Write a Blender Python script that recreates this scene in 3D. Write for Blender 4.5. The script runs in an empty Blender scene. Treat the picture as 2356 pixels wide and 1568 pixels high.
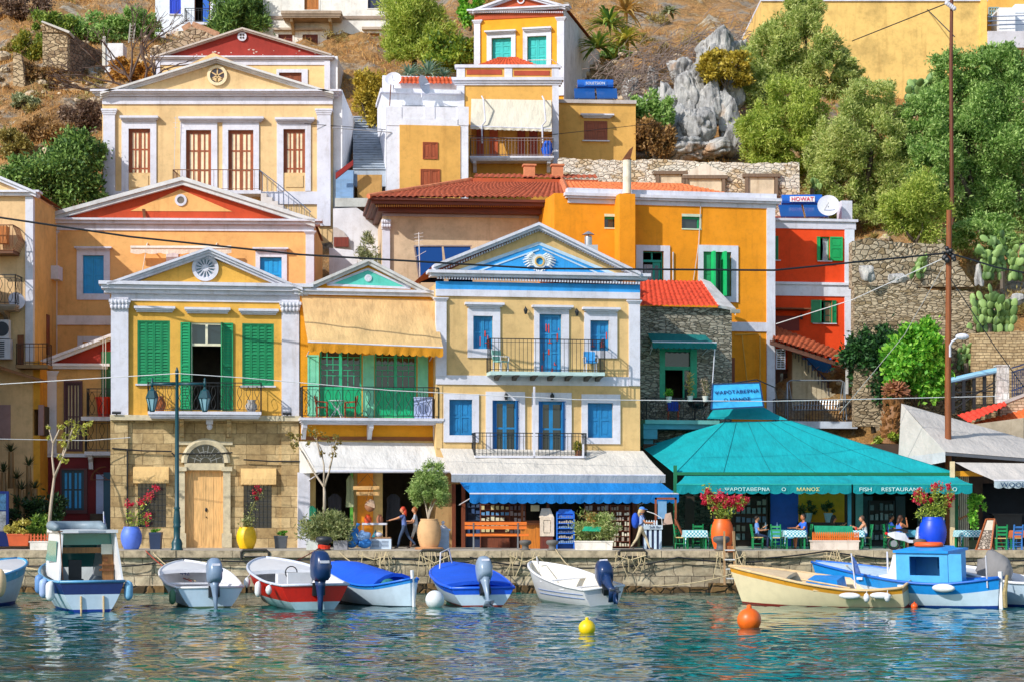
import bpy,math,random
import numpy as np
from mathutils import Vector,Matrix
R=random.Random(11)
NR=np.random.default_rng(5)
CX,F,HY,EYE=1177.5,4800.0,1163.0,3.3
rad=math.radians
SC=bpy.context.scene
COL=SC.collection
GZ=1.6
def P(px,py,Y):
 return Vector(((px-CX)*Y/F,Y,EYE-(py-HY)*Y/F))
def PX(px,Y):return(px-CX)*Y/F
def PZ(py,Y):return EYE-(py-HY)*Y/F
def lin(c):
 return c/12.92 if c<=0.04045 else((c+0.055)/1.055)**2.4
def hexc(h,k=1.0):
 h=h.lstrip('#')
 return tuple(min(1,lin(int(h[i:i+2],16)/255)*k)for i in(0,2,4))+(1,)
_M={}
def newmat(name):
 m=bpy.data.materials.new(name);m.use_nodes=True
 nt=m.node_tree
 return m,nt,nt.nodes,nt.links,nt.nodes['Principled BSDF']
def node(ns,t,**kw):
 n=ns.new(t)
 for k,v in kw.items():setattr(n,k,v)
 return n
def mixrgb(ns,ls,fac,a,b,bt='MIX'):
 n=ns.new('ShaderNodeMix');n.data_type='RGBA';n.blend_type=bt
 for i,s in((0,fac),(6,a),(7,b)):
  if hasattr(s,'is_output'):ls.new(s,n.inputs[i])
  else:n.inputs[i].default_value=s
 return n.outputs[2]
def noise(ns,ls,vec,scale,detail=4,rough=.55):
 n=ns.new('ShaderNodeTexNoise');n.inputs['Scale'].default_value=scale
 n.inputs['Detail'].default_value=detail;n.inputs['Roughness'].default_value=rough
 if vec is not None:ls.new(vec,n.inputs['Vector'])
 return n.outputs['Fac']
def ramp(ns,ls,fac,stops):
 n=ns.new('ShaderNodeValToRGB');e=n.color_ramp.elements
 while len(e)>1:e.remove(e[-1])
 e[0].position=stops[0][0];e[0].color=stops[0][1]
 for p,c in stops[1:]:
  x=e.new(p);x.color=c
 ls.new(fac,n.inputs[0]);return n.outputs[0]
def bump(ns,ls,h,bsdf,strength,dist=.02):
 n=ns.new('ShaderNodeBump');n.inputs['Strength'].default_value=strength
 n.inputs['Distance'].default_value=dist
 ls.new(h,n.inputs['Height']);ls.new(n.outputs[0],bsdf.inputs['Normal'])
def ocoord(ns,ls,swap=False,sc=(1,1,1)):
 t=ns.new('ShaderNodeTexCoord');v=t.outputs['Object']
 if swap:
  s=ns.new('ShaderNodeSeparateXYZ');ls.new(v,s.inputs[0])
  a=ns.new('ShaderNodeMath');a.operation='ADD'
  ls.new(s.outputs[0],a.inputs[0]);ls.new(s.outputs[1],a.inputs[1])
  c=ns.new('ShaderNodeCombineXYZ');ls.new(a.outputs[0],c.inputs[0]);ls.new(s.outputs[2],c.inputs[1])
  v=c.outputs[0]
 if sc!=(1,1,1):
  m=ns.new('ShaderNodeMapping');m.inputs['Scale'].default_value=sc;ls.new(v,m.inputs[0]);v=m.outputs[0]
 return v
def stucco(h,dirt=.35,rough=.85):
 key=('st',h,dirt)
 if key in _M:return _M[key]
 m,nt,ns,ls,b=newmat('stucco_'+h)
 v=ocoord(ns,ls)
 dirt=min(1,dirt*1.5+.08);c=hexc(h);d=tuple(x*(1-.45*dirt)for x in c[:3])+(1,);l=tuple(min(1,x*1.10+.01)for x in c[:3])+(1,)
 n1=noise(ns,ls,v,.55,6,.65)
 base=ramp(ns,ls,n1,[(.28,d),(.5,c),(.75,l)])
 vs=ocoord(ns,ls,False,(2.2,2.2,.22))
 n2=noise(ns,ls,vs,1.3,5,.6)
 st=ramp(ns,ls,n2,[(.56,(0,0,0,1)),(.8,(1,1,1,1))])
 ml=ns.new('ShaderNodeMath');ml.operation='MULTIPLY';ls.new(st,ml.inputs[0]);ml.inputs[1].default_value=min(1,.35+.75*dirt)if dirt>.3 else .6*dirt
 grime=(c[0]*.62,c[1]*.56,c[2]*.5,1)
 base=mixrgb(ns,ls,ml.outputs[0],base,grime)
 n4=noise(ns,ls,v,2.6,8,.8)
 base=mixrgb(ns,ls,.5+.4*dirt,base,ramp(ns,ls,n4,[(.3,(.72,.69,.66,1)),(.5,(1,1,1,1)),(.72,(1.1,1.1,1.12,1))]),'MULTIPLY')
 ls.new(base,b.inputs['Base Color']);b.inputs['Roughness'].default_value=rough
 bump(ns,ls,noise(ns,ls,v,14,5,.7),b,.35,.012)
 _M[key]=m;return m
def paint(h,rough=.5,var=.12,metal=0.0,scale=3.0,bmp=.1):
 key=('p',h,rough,var,metal)
 if key in _M:return _M[key]
 m,nt,ns,ls,b=newmat('paint_'+h)
 v=ocoord(ns,ls);c=hexc(h)
 n1=noise(ns,ls,v,scale,5,.65)
 base=ramp(ns,ls,n1,[(.3,tuple(x*(1-var*1.5)for x in c[:3])+(1,)),(.52,c),(.75,tuple(min(1,x*(1+var))for x in c[:3])+(1,))])
 ls.new(base,b.inputs['Base Color']);b.inputs['Roughness'].default_value=rough;b.inputs['Metallic'].default_value=metal
 if bmp:bump(ns,ls,noise(ns,ls,v,40,3),b,bmp,.004)
 _M[key]=m;return m
def wood(h,rough=.6,along='z'):
 key=('w',h,along)
 if key in _M:return _M[key]
 m,nt,ns,ls,b=newmat('wood_'+h)
 s={'z':(18,18,1.5),'x':(1.5,18,18)}[along]
 v=ocoord(ns,ls,False,s);c=hexc(h)
 n1=noise(ns,ls,v,1.2,4,.6)
 base=ramp(ns,ls,n1,[(.3,tuple(x*.62 for x in c[:3])+(1,)),(.55,c),(.8,tuple(min(1,x*1.2)for x in c[:3])+(1,))])
 ls.new(base,b.inputs['Base Color']);b.inputs['Roughness'].default_value=rough
 bump(ns,ls,n1,b,.25,.006)
 _M[key]=m;return m
def fabric(h,tr=.25,var=.08):
 key=('f',h,tr)
 if key in _M:return _M[key]
 m,nt,ns,ls,b=newmat('fabric_'+h)
 v=ocoord(ns,ls);c=hexc(h)
 n1=noise(ns,ls,v,1.1,5,.6)
 base=ramp(ns,ls,n1,[(.3,tuple(x*(1-var*1.6)for x in c[:3])+(1,)),(.55,c),(.8,tuple(min(1,x*(1+var))for x in c[:3])+(1,))])
 ls.new(base,b.inputs['Base Color']);b.inputs['Roughness'].default_value=.9
 vv=ocoord(ns,ls,False,(3.2,1.2,1.6))
 bump(ns,ls,noise(ns,ls,vv,1.0,5,.6),b,.8,.10)
 if tr:
  t=ns.new('ShaderNodeBsdfTranslucent');ls.new(base,t.inputs[0])
  mx=ns.new('ShaderNodeMixShader');mx.inputs[0].default_value=tr
  ls.new(b.outputs[0],mx.inputs[1]);ls.new(t.outputs[0],mx.inputs[2])
  ls.new(mx.outputs[0],ns['Material Output'].inputs[0])
 _M[key]=m;return m
def metal(h,rough=.4):return paint(h,rough,.1,.7)
def ashlar(h,h2,mortar,bw=.62,bh=.34,rough=.85,bs=.7):
 key=('a',h,h2,mortar,bw,bh)
 if key in _M:return _M[key]
 m,nt,ns,ls,b=newmat('ashlar_'+h)
 v=ocoord(ns,ls,True)
 nn=ns.new('ShaderNodeTexNoise');nn.inputs['Scale'].default_value=1.6;nn.inputs['Detail'].default_value=2;ls.new(v,nn.inputs['Vector'])
 mp=ns.new('ShaderNodeVectorMath');mp.operation='MULTIPLY_ADD'
 ls.new(nn.outputs['Color'],mp.inputs[0]);mp.inputs[1].default_value=(.13,.10,0);ls.new(v,mp.inputs[2])
 br=ns.new('ShaderNodeTexBrick');ls.new(mp.outputs[0],br.inputs['Vector'])
 br.inputs['Color1'].default_value=hexc(h);br.inputs['Color2'].default_value=hexc(h2);br.inputs['Mortar'].default_value=hexc(mortar)
 br.inputs['Scale'].default_value=1;br.inputs['Brick Width'].default_value=bw;br.inputs['Row Height'].default_value=bh
 br.inputs['Mortar Size'].default_value=.013;br.inputs['Mortar Smooth'].default_value=.3;br.inputs['Bias'].default_value=-.2
 br.squash=.72;br.squash_frequency=3
 n1=noise(ns,ls,v,3.2,8,.75)
 g=ramp(ns,ls,n1,[(.3,(.5,.46,.42,1)),(.55,(1,1,1,1)),(.8,(1.25,1.2,1.12,1))])
 base=mixrgb(ns,ls,1.0,br.outputs['Color'],g,'MULTIPLY')
 n3=noise(ns,ls,v,.7,4,.6)
 g2=ramp(ns,ls,n3,[(.35,(.7,.66,.6,1)),(.65,(1.1,1.1,1.08,1))])
 base=mixrgb(ns,ls,.8,base,g2,'MULTIPLY')
 ls.new(base,b.inputs['Base Color']);b.inputs['Roughness'].default_value=rough
 ad=ns.new('ShaderNodeMath');ad.operation='MULTIPLY_ADD'
 ls.new(br.outputs['Fac'],ad.inputs[0]);ad.inputs[1].default_value=-.8;ls.new(n1,ad.inputs[2])
 bump(ns,ls,ad.outputs[0],b,bs,.06)
 _M[key]=m;return m
def rubble(h,h2,mortar,scale=3.0,flat=1.6,bs=.9,plaster=None):
 key=('r',h,h2,mortar,scale,flat,plaster)
 if key in _M:return _M[key]
 m,nt,ns,ls,b=newmat('rubble_'+h)
 v=ocoord(ns,ls,False,(1,1,flat))
 nn=ns.new('ShaderNodeTexNoise');nn.inputs['Scale'].default_value=2.2;nn.inputs['Detail'].default_value=3;ls.new(v,nn.inputs['Vector'])
 mp=ns.new('ShaderNodeVectorMath');mp.operation='MULTIPLY_ADD'
 ls.new(nn.outputs['Color'],mp.inputs[0]);mp.inputs[1].default_value=(.22,.22,.22);ls.new(v,mp.inputs[2])
 vo=ns.new('ShaderNodeTexVoronoi');vo.feature='DISTANCE_TO_EDGE';vo.inputs['Scale'].default_value=scale;ls.new(mp.outputs[0],vo.inputs['Vector'])
 vc=ns.new('ShaderNodeTexVoronoi');vc.feature='F1';vc.inputs['Scale'].default_value=scale;ls.new(mp.outputs[0],vc.inputs['Vector'])
 sep=ns.new('ShaderNodeSeparateColor');ls.new(vc.outputs['Color'],sep.inputs[0])
 c1=hexc(h);c2=hexc(h2)
 stone=ramp(ns,ls,sep.outputs[0],[(0,c2),(.45,c1),(.8,tuple(min(1,x*1.25)for x in c1[:3])+(1,)),(1,tuple(x*.7 for x in c1[:3])+(1,))])
 n1=noise(ns,ls,v,5,8,.75)
 g=ramp(ns,ls,n1,[(.3,(.55,.52,.48,1)),(.6,(1.05,1.05,1.05,1))])
 stone=mixrgb(ns,ls,1,stone,g,'MULTIPLY')
 edge=ramp(ns,ls,vo.outputs['Distance'],[(.008,(0,0,0,1)),(.045,(1,1,1,1))])
 base=mixrgb(ns,ls,edge,hexc(mortar),stone)
 if plaster:pm=ramp(ns,ls,noise(ns,ls,v,.55,6,.7),[(.46,(0,0,0,1)),(.52,(1,1,1,1))]);base=mixrgb(ns,ls,pm,base,mixrgb(ns,ls,1,hexc(plaster),g,'MULTIPLY'))
 ls.new(base,b.inputs['Base Color']);b.inputs['Roughness'].default_value=.9
 mm=ns.new('ShaderNodeMath');mm.operation='MULTIPLY_ADD';ls.new(n1,mm.inputs[0]);mm.inputs[1].default_value=.35
 ed2=ramp(ns,ls,vo.outputs['Distance'],[(0,(0,0,0,1)),(.12,(1,1,1,1))]);ls.new(ed2,mm.inputs[2])
 bump(ns,ls,mm.outputs[0],b,bs,.07)
 _M[key]=m;return m
def leafmat(h,h2,tr=.35):
 key=('l',h,h2)
 if key in _M:return _M[key]
 m,nt,ns,ls,b=newmat('leaf_'+h)
 g=ns.new('ShaderNodeNewGeometry')
 v=ocoord(ns,ls)
 n1=noise(ns,ls,v,.9,3,.6)
 mm=ns.new('ShaderNodeMath');mm.operation='MULTIPLY_ADD';ls.new(n1,mm.inputs[0]);mm.inputs[1].default_value=.75
 m2=ns.new('ShaderNodeMath');m2.operation='MULTIPLY';ls.new(g.outputs['Random Per Island'],m2.inputs[0]);m2.inputs[1].default_value=.8
 ls.new(m2.outputs[0],mm.inputs[2])
 c1=hexc(h);c2=hexc(h2)
 base=ramp(ns,ls,mm.outputs[0],[(.3,tuple(x*.55 for x in c1[:3])+(1,)),(.6,c1),(.95,c2)])
 ls.new(base,b.inputs['Base Color']);b.inputs['Roughness'].default_value=.55
 t=ns.new('ShaderNodeBsdfTranslucent');ls.new(base,t.inputs[0])
 mx=ns.new('ShaderNodeMixShader');mx.inputs[0].default_value=tr
 ls.new(b.outputs[0],mx.inputs[1]);ls.new(t.outputs[0],mx.inputs[2])
 ls.new(mx.outputs[0],ns['Material Output'].inputs[0])
 _M[key]=m;return m
def tilemat(h):
 key=('t',h)
 if key in _M:return _M[key]
 m,nt,ns,ls,b=newmat('rooftile_'+h)
 v=ocoord(ns,ls);c=hexc(h)
 n1=noise(ns,ls,v,5,5,.7)
 base=ramp(ns,ls,n1,[(.3,tuple(x*.55 for x in c[:3])+(1,)),(.52,c),(.75,(min(1,c[0]*1.3),min(1,c[1]*1.5),min(1,c[2]*1.6),1))])
 ls.new(base,b.inputs['Base Color']);b.inputs['Roughness'].default_value=.85
 bump(ns,ls,noise(ns,ls,v,30,3),b,.3,.01)
 _M[key]=m;return m
def glass(h='#1b2a30',rough=.06):
 key=('g',h)
 if key in _M:return _M[key]
 m,nt,ns,ls,b=newmat('pane_'+h)
 b.inputs['Base Color'].default_value=hexc(h);b.inputs['Roughness'].default_value=rough
 b.inputs['Specular IOR Level'].default_value=.8
 _M[key]=m;return m
WHITE=stucco('#dddde4',.25);TRIM=stucco('#d6d6e0',.22);GREYW=stucco('#cfcdca',.5)
IRON=paint('#1c2024',.5,.2);RUST=paint('#7a4a2c',.8,.3)
def tagset(o,label=None,cat=None,group=None,kind=None):
 if label:o['label']=label
 if cat:o['category']=cat
 if group:o['group']=group
 if kind:o['kind']=kind
 return o
def thing(name,label,cat,loc=(0,0,0),rotz=0,group=None):
 o=bpy.data.objects.new(name,None);COL.objects.link(o)
 o.empty_display_size=.2
 o.location=loc;o.rotation_euler=(0,0,rotz)
 return tagset(o,label,cat,group)
def kids(o):return[c for c in bpy.data.objects if c.parent is o]
def dup(root,loc=None,rotz=None,label=None,group=None,scale=None):
 r=root.copy();COL.objects.link(r)
 if loc is not None:r.location=loc
 if rotz is not None:r.rotation_euler=(0,0,rotz)
 if scale is not None:r.scale=(scale,)*3 if not hasattr(scale,'__len__')else scale
 if label:r['label']=label
 if group:r['group']=group
 for ch in kids(root):
  c=ch.copy();COL.objects.link(c);c.parent=r
  for g in kids(ch):
   d=g.copy();COL.objects.link(d);d.parent=c
   for g2 in kids(g):
    e=g2.copy();COL.objects.link(e);e.parent=d
 return r
class MB:
 def __init__(s):s.v=[];s.f=[];s.m=[]
 def add(s,vs,fs,m=0):
  o=len(s.v);s.v+=[tuple(v)for v in vs]
  for f in fs:s.f.append(tuple(i+o for i in f));s.m.append(m)
  return s
 def box(s,x0,x1,y0,y1,z0,z1,m=0):
  x0,x1=min(x0,x1),max(x0,x1);y0,y1=min(y0,y1),max(y0,y1);z0,z1=min(z0,z1),max(z0,z1)
  return s.add([(x0,y0,z0),(x1,y0,z0),(x1,y1,z0),(x0,y1,z0),(x0,y0,z1),(x1,y0,z1),(x1,y1,z1),(x0,y1,z1)],[(0,3,2,1),(4,5,6,7),(0,1,5,4),(1,2,6,5),(2,3,7,6),(3,0,4,7)],m)
 def obox(s,c,size,M=None,m=0):
  vs=[]
  for dz in(-.5,.5):
   for dx,dy in((-.5,-.5),(.5,-.5),(.5,.5),(-.5,.5)):
    p=Vector((dx*size[0],dy*size[1],dz*size[2]))
    if M is not None:p=M@p
    vs.append(Vector(c)+p)
  return s.add(vs,[(0,3,2,1),(4,5,6,7),(0,1,5,4),(1,2,6,5),(2,3,7,6),(3,0,4,7)],m)
 def prism(s,pts,d,m=0):
  n=len(pts);d=Vector(d);pts=[Vector(p)for p in pts]
  vs=pts+[p+d for p in pts]
  fs=[tuple(range(n)),tuple(range(2*n-1,n-1,-1))]
  fs+=[(i,i+n,(i+1)%n+n,(i+1)%n)for i in range(n)]
  return s.add(vs,fs,m)
 def bar(s,a,b,w,h=None,m=0,up=(0,0,1)):
  a=Vector(a);b=Vector(b);h=w if h is None else h
  t=(b-a);L=t.length
  if L<1e-6:return s
  t.normalize();up=Vector(up)
  x=t.cross(up)
  if x.length<1e-3:x=t.cross(Vector((1,0,0)))
  x.normalize();y=x.cross(t)
  vs=[p+x*sx*w/2+y*sy*h/2 for p in(a,b)for sx,sy in((-1,-1),(1,-1),(1,1),(-1,1))]
  return s.add(vs,[(0,1,2,3),(7,6,5,4),(0,4,5,1),(1,5,6,2),(2,6,7,3),(3,7,4,0)],m)
 def tube(s,pts,r,n=6,m=0):
  pts=[Vector(p)for p in pts];k=len(pts)
  rs=r if hasattr(r,'__len__')else[r]*k
  x=None;rings=[]
  for i,p in enumerate(pts):
   t=(pts[min(i+1,k-1)]-pts[max(i-1,0)])
   if t.length<1e-9:t=Vector((0,0,1))
   t.normalize()
   if x is None:
    x=t.cross(Vector((0,0,1)))
    if x.length<.05:x=t.cross(Vector((1,0,0)))
   x=(x-t*x.dot(t))
   if x.length<1e-6:x=t.orthogonal()
   x.normalize();y=t.cross(x)
   rings.append([p+(x*math.cos(2*math.pi*j/n)+y*math.sin(2*math.pi*j/n))*rs[i]for j in range(n)])
  return s.loft(rings,m,True,True)
 def loft(s,rings,m=0,cap0=False,cap1=False,closed=True):
  n=len(rings[0]);vs=[p for r in rings for p in r];fs=[]
  for i in range(len(rings)-1):
   for j in range(n if closed else n-1):
    a,b=i*n+j,i*n+(j+1)%n
    fs.append((a,b,b+n,a+n))
  if cap0:fs.append(tuple(range(n-1,-1,-1)))
  if cap1:fs.append(tuple(range((len(rings)-1)*n,len(rings)*n)))
  return s.add(vs,fs,m)
 def lathe(s,c,prof,n=20,m=0):
  c=Vector(c)
  rings=[[c+Vector((r*math.cos(2*math.pi*j/n),r*math.sin(2*math.pi*j/n),z))for j in range(n)]for r,z in prof]
  return s.loft(rings,m,True,True)
 def ell(s,c,r,nu=12,nv=8,m=0,M=None):
  c=Vector(c);r=(r,)*3 if not hasattr(r,'__len__')else r;rings=[]
  for i in range(nv+1):
   t=math.pi*(i+.02)/(nv+.04)
   ring=[]
   for j in range(nu):
    p=Vector((r[0]*math.sin(t)*math.cos(2*math.pi*j/nu),r[1]*math.sin(t)*math.sin(2*math.pi*j/nu),-r[2]*math.cos(t)))
    ring.append(c+(M@p if M is not None else p))
   rings.append(ring)
  return s.loft(rings,m,True,True)
 def disc(s,c,r,n=20,normal=(0,-1,0),th=.03,m=0,hole=0):
  c=Vector(c);nn=Vector(normal).normalized();x=nn.orthogonal().normalized()
  if abs(nn.z)<.5:x=Vector((0,0,1)).cross(nn).normalized()
  y=nn.cross(x)
  ring=lambda rr,d:[c+nn*d+(x*math.cos(2*math.pi*j/n)+y*math.sin(2*math.pi*j/n))*rr for j in range(n)]
  if hole:return s.loft([ring(r,0),ring(r,th),ring(hole,th),ring(hole,0),ring(r,0)],m)
  return s.loft([ring(r,0),ring(r,th)],m,True,True)
 def build(s,name,mat,parent=None,smooth=False,label=None,cat=None,group=None,kind=None,fix=True):
  me=bpy.data.meshes.new(name)
  off=Vector((0,0,0))
  if parent is None and kind is None and s.v:
   a=np.array(s.v);mn,mx=a.min(0),a.max(0)
   off=Vector(((mn[0]+mx[0])/2,(mn[1]+mx[1])/2,mn[2]))
   s.v=[tuple(v)for v in(a-np.array(off))]
  me.from_pydata(s.v,[],s.f)
  for mm in(mat if isinstance(mat,(list,tuple))else[mat]):me.materials.append(mm)
  if any(s.m):me.polygons.foreach_set('material_index',s.m)
  if fix and len(s.f)<60000:
   import bmesh
   bm=bmesh.new();bm.from_mesh(me);bmesh.ops.recalc_face_normals(bm,faces=bm.faces);bm.to_mesh(me);bm.free()
  if smooth:me.polygons.foreach_set('use_smooth',[True]*len(me.polygons))
  me.update()
  o=bpy.data.objects.new(name,me);COL.objects.link(o)
  o.location=off
  if parent is not None:o.parent=parent
  return tagset(o,label,cat,group,kind)
 def empty(s):return not s.v
def npmesh(name,verts,faces,mat,parent=None,smooth=False,off=None,**kw):
 me=bpy.data.meshes.new(name)
 verts=np.asarray(verts,dtype=np.float32)
 if parent is None and off is None:off=(0,0,0)
 if off is not None:verts=verts-np.array(off,dtype=np.float32)
 n,k=faces.shape
 me.vertices.add(len(verts));me.vertices.foreach_set('co',verts.ravel())
 me.loops.add(n*k);me.loops.foreach_set('vertex_index',faces.astype(np.int32).ravel())
 me.polygons.add(n);me.polygons.foreach_set('loop_start',np.arange(0,n*k,k,dtype=np.int32))
 me.polygons.foreach_set('loop_total',np.full(n,k,dtype=np.int32))
 for mm in(mat if isinstance(mat,(list,tuple))else[mat]):me.materials.append(mm)
 if smooth:me.polygons.foreach_set('use_smooth',np.ones(n,dtype=bool))
 me.update();me.validate()
 o=bpy.data.objects.new(name,me);COL.objects.link(o)
 if parent is not None:o.parent=parent
 if off is not None:o.location=off
 return tagset(o,kw.get('label'),kw.get('cat'),kw.get('group'),kw.get('kind'))
def gridfaces(nx,ny):
 i=np.arange(nx*ny).reshape(ny,nx)
 return np.stack([i[:-1,:-1],i[:-1,1:],i[1:,1:],i[1:,:-1]],-1).reshape(-1,4)
def text(name,body,parent,loc,size,mat,rot=(rad(90),0,0),ext=.006,align='CENTER',sx=1.0):
 c=bpy.data.curves.new(name,'FONT');c.body=body;c.size=size;c.extrude=ext
 c.align_x=align;c.align_y='CENTER';c.materials.append(mat);c.resolution_u=3
 tmp=bpy.data.objects.new(name+'_outline',c);COL.objects.link(tmp)
 bpy.context.view_layer.update()
 me=bpy.data.meshes.new_from_object(tmp.evaluated_get(bpy.context.evaluated_depsgraph_get()))
 bpy.data.objects.remove(tmp);bpy.data.curves.remove(c)
 if not me.materials:me.materials.append(mat)
 o=bpy.data.objects.new(name,me);COL.objects.link(o)
 o.location=loc;o.rotation_euler=rot;o.scale=(sx,1,1)
 if parent is not None:o.parent=parent
 return o
class Fac:
 """A house with a straight front. Local frame: x along the front, y into the house, z up from its base."""
 def __init__(s,name,L,Rt,zb,label,cat='house',group=None):
  a=Vector((PX(*L),L[1]));b=Vector((PX(*Rt),Rt[1]));d=b-a
  s.a=a;s.W=d.length;s.t=d/s.W;s.n=Vector((-s.t.y,s.t.x));s.zb=zb
  s.root=thing(name,label,cat,(a.x,a.y,zb),math.atan2(s.t.y,s.t.x),group)
 def uz(s,px,py,w=0.0):
  k=(px-CX)/F;dn=k*s.n.x+s.n.y
  Y=(w+s.a.dot(s.n))/dn
  p=Vector((k*Y,Y))
  return(p-s.a).dot(s.t),EYE-(py-HY)*Y/F-s.zb
 def rect(s,r,w=0.0):
  px0,py0,px1,py1=r;pc=(px0+px1)/2;pm=(py0+py1)/2
  return s.uz(px0,pm,w)[0],s.uz(pc,py1,w)[1],s.uz(px1,pm,w)[0],s.uz(pc,py0,w)[1]
 def pt(s,px,py,w=0.0):
  u,z=s.uz(px,py,w);return Vector((u,w,z))
 def bx(s,mb,r,w0,w1,m=0):
  u0,z0,u1,z1=s.rect(r,w0);mb.box(u0,u1,w0,w1,z0,z1,m);return s
 def part(s,name,mat,mb,parent=None,smooth=False,label=None):
  return mb.build(name,mat,parent or s.root,smooth,label=label)
 def boxes(s,name,mat,rects,w0,w1,parent=None):
  for r in rects:mb=MB();s.bx(mb,r,w0,w1);o=s.part(name,mat,mb,parent)
  return o
 def wall(s,r,mat,depth,openings=(),rev=.22,name='wall',zbot=None,back=True,roof=True,wf=0.0,revmat=None):
  u0,z0,u1,z1=s.rect(r,wf)
  if zbot is not None:z0=zbot
  mb=MB()
  ops=[s.rect(o,wf)for o in openings]
  us=sorted({u0,u1,*[o[0]for o in ops],*[o[2]for o in ops]});zs=sorted({z0,z1,*[o[1]for o in ops],*[o[3]for o in ops]})
  us=[u for u in us if u0-1e-6<=u<=u1+1e-6];zs=[z for z in zs if z0-1e-6<=z<=z1+1e-6]
  for i in range(len(us)-1):
   for j in range(len(zs)-1):
    cu,cz=(us[i]+us[i+1])/2,(zs[j]+zs[j+1])/2
    if any(o[0]<cu<o[2]and o[1]<cz<o[3]for o in ops):continue
    mb.add([(us[i],wf,zs[j]),(us[i+1],wf,zs[j]),(us[i+1],wf,zs[j+1]),(us[i],wf,zs[j+1])],[(0,1,2,3)])
  for o in ops:
   a,b,c,d=o
   mb.add([(a,wf,b),(c,wf,b),(c,wf,d),(a,wf,d),(a,wf+rev,b),(c,wf+rev,b),(c,wf+rev,d),(a,wf+rev,d)],[(0,4,5,1),(1,5,6,2),(2,6,7,3),(3,7,4,0)],1 if revmat else 0)
  y1=wf+depth
  mb.add([(u0,wf,z0),(u0,y1,z0),(u0,y1,z1),(u0,wf,z1)],[(0,1,2,3)])
  mb.add([(u1,wf,z0),(u1,y1,z0),(u1,y1,z1),(u1,wf,z1)],[(3,2,1,0)])
  if back:mb.add([(u0,y1,z0),(u1,y1,z0),(u1,y1,z1),(u0,y1,z1)],[(3,2,1,0)])
  if roof:mb.add([(u0,wf,z1),(u1,wf,z1),(u1,y1,z1),(u0,y1,z1)],[(0,1,2,3)])
  return mb.build(name,[mat,revmat]if revmat else mat,s.root,fix=False)
 def gable(s,pL,pA,pR,mat,depth,w=0.0,name='pediment_wall',parent=None):
  mb=MB();pts=[s.pt(*pL,w),s.pt(*pR,w),s.pt(*pA,w)]
  mb.prism(pts,(0,depth,0));return s.part(name,mat,mb,parent)
 def rake(s,mb,pA,pB,th,w0,w1,m=0,taper=None):
  """sloping moulding from pixel point A to B (its upper edge), th px thick"""
  a,b=s.pt(*pA,w0),s.pt(*pB,w0);k=abs(s.uz(pA[0],pA[1]+th,w0)[1]-a.z)
  mb.prism([a,b,b-Vector((0,0,k)),a-Vector((0,0,k))],(0,w1-w0,0),m)
 def pediment(s,pL,pA,pR,ths,mat,name='raking_cornice',proj=.35,roofd=None,roofmat=None):
  """stepped raking cornice on both slopes; ths: list of (px thickness, projection)"""
  mb=MB();y=0
  for th,pr in ths:
   for(q,r_)in((pL,pA),(pA,pR)):
    s.rake(mb,(q[0],q[1]+y),(r_[0],r_[1]+y),th,-pr,.25)
   y+=th
  if roofd:
   a,b,c=(s.pt(*q,-ths[0][1])for q in(pL,pA,pR));e=Vector((0,0,.002));d=Vector((0,roofd,0))
   for p,q in((a,b),(b,c)):
    mb.add([p+e,q+e,q+e+d,p+e+d],[(0,1,2,3)],1)
  return mb.build(name,[mat,roofmat]if roofmat else mat,s.root,fix=False)
 def cornice(s,r,steps,mat=None,name='cornice',ret=.4,parent=None):
  """steps: list of (fraction of height from top, projection); ends wrap by their projection"""
  u0,z0,u1,z1=s.rect(r);mb=MB();h=z1-z0;z=z1
  for fr,pr in steps:
   mb.box(u0-pr*.8,u1+pr*.8,-pr,ret,z-h*fr,z);z-=h*fr
  return s.part(name,mat or TRIM,mb,parent)
 def pilaster(s,r,w=.10,mat=None,cap=None,base=None,name='pilaster',depth=.25):
  mb=MB();s.bx(mb,r,-w,depth)
  px0,py0,px1,py1=r
  if cap:
   n=3
   for i in range(n):
    e=1.5+i*1.6
    h=cap/n
    s.bx(mb,(px0-e,py0+cap-h*(i+1),px1+e,py0+cap-h*i),-w-.03*(i+1),depth)
  if base:s.bx(mb,(px0-3,py1-base,px1+3,py1),-w-.05,depth)
  return s.part(name,mat or TRIM,mb)
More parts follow.
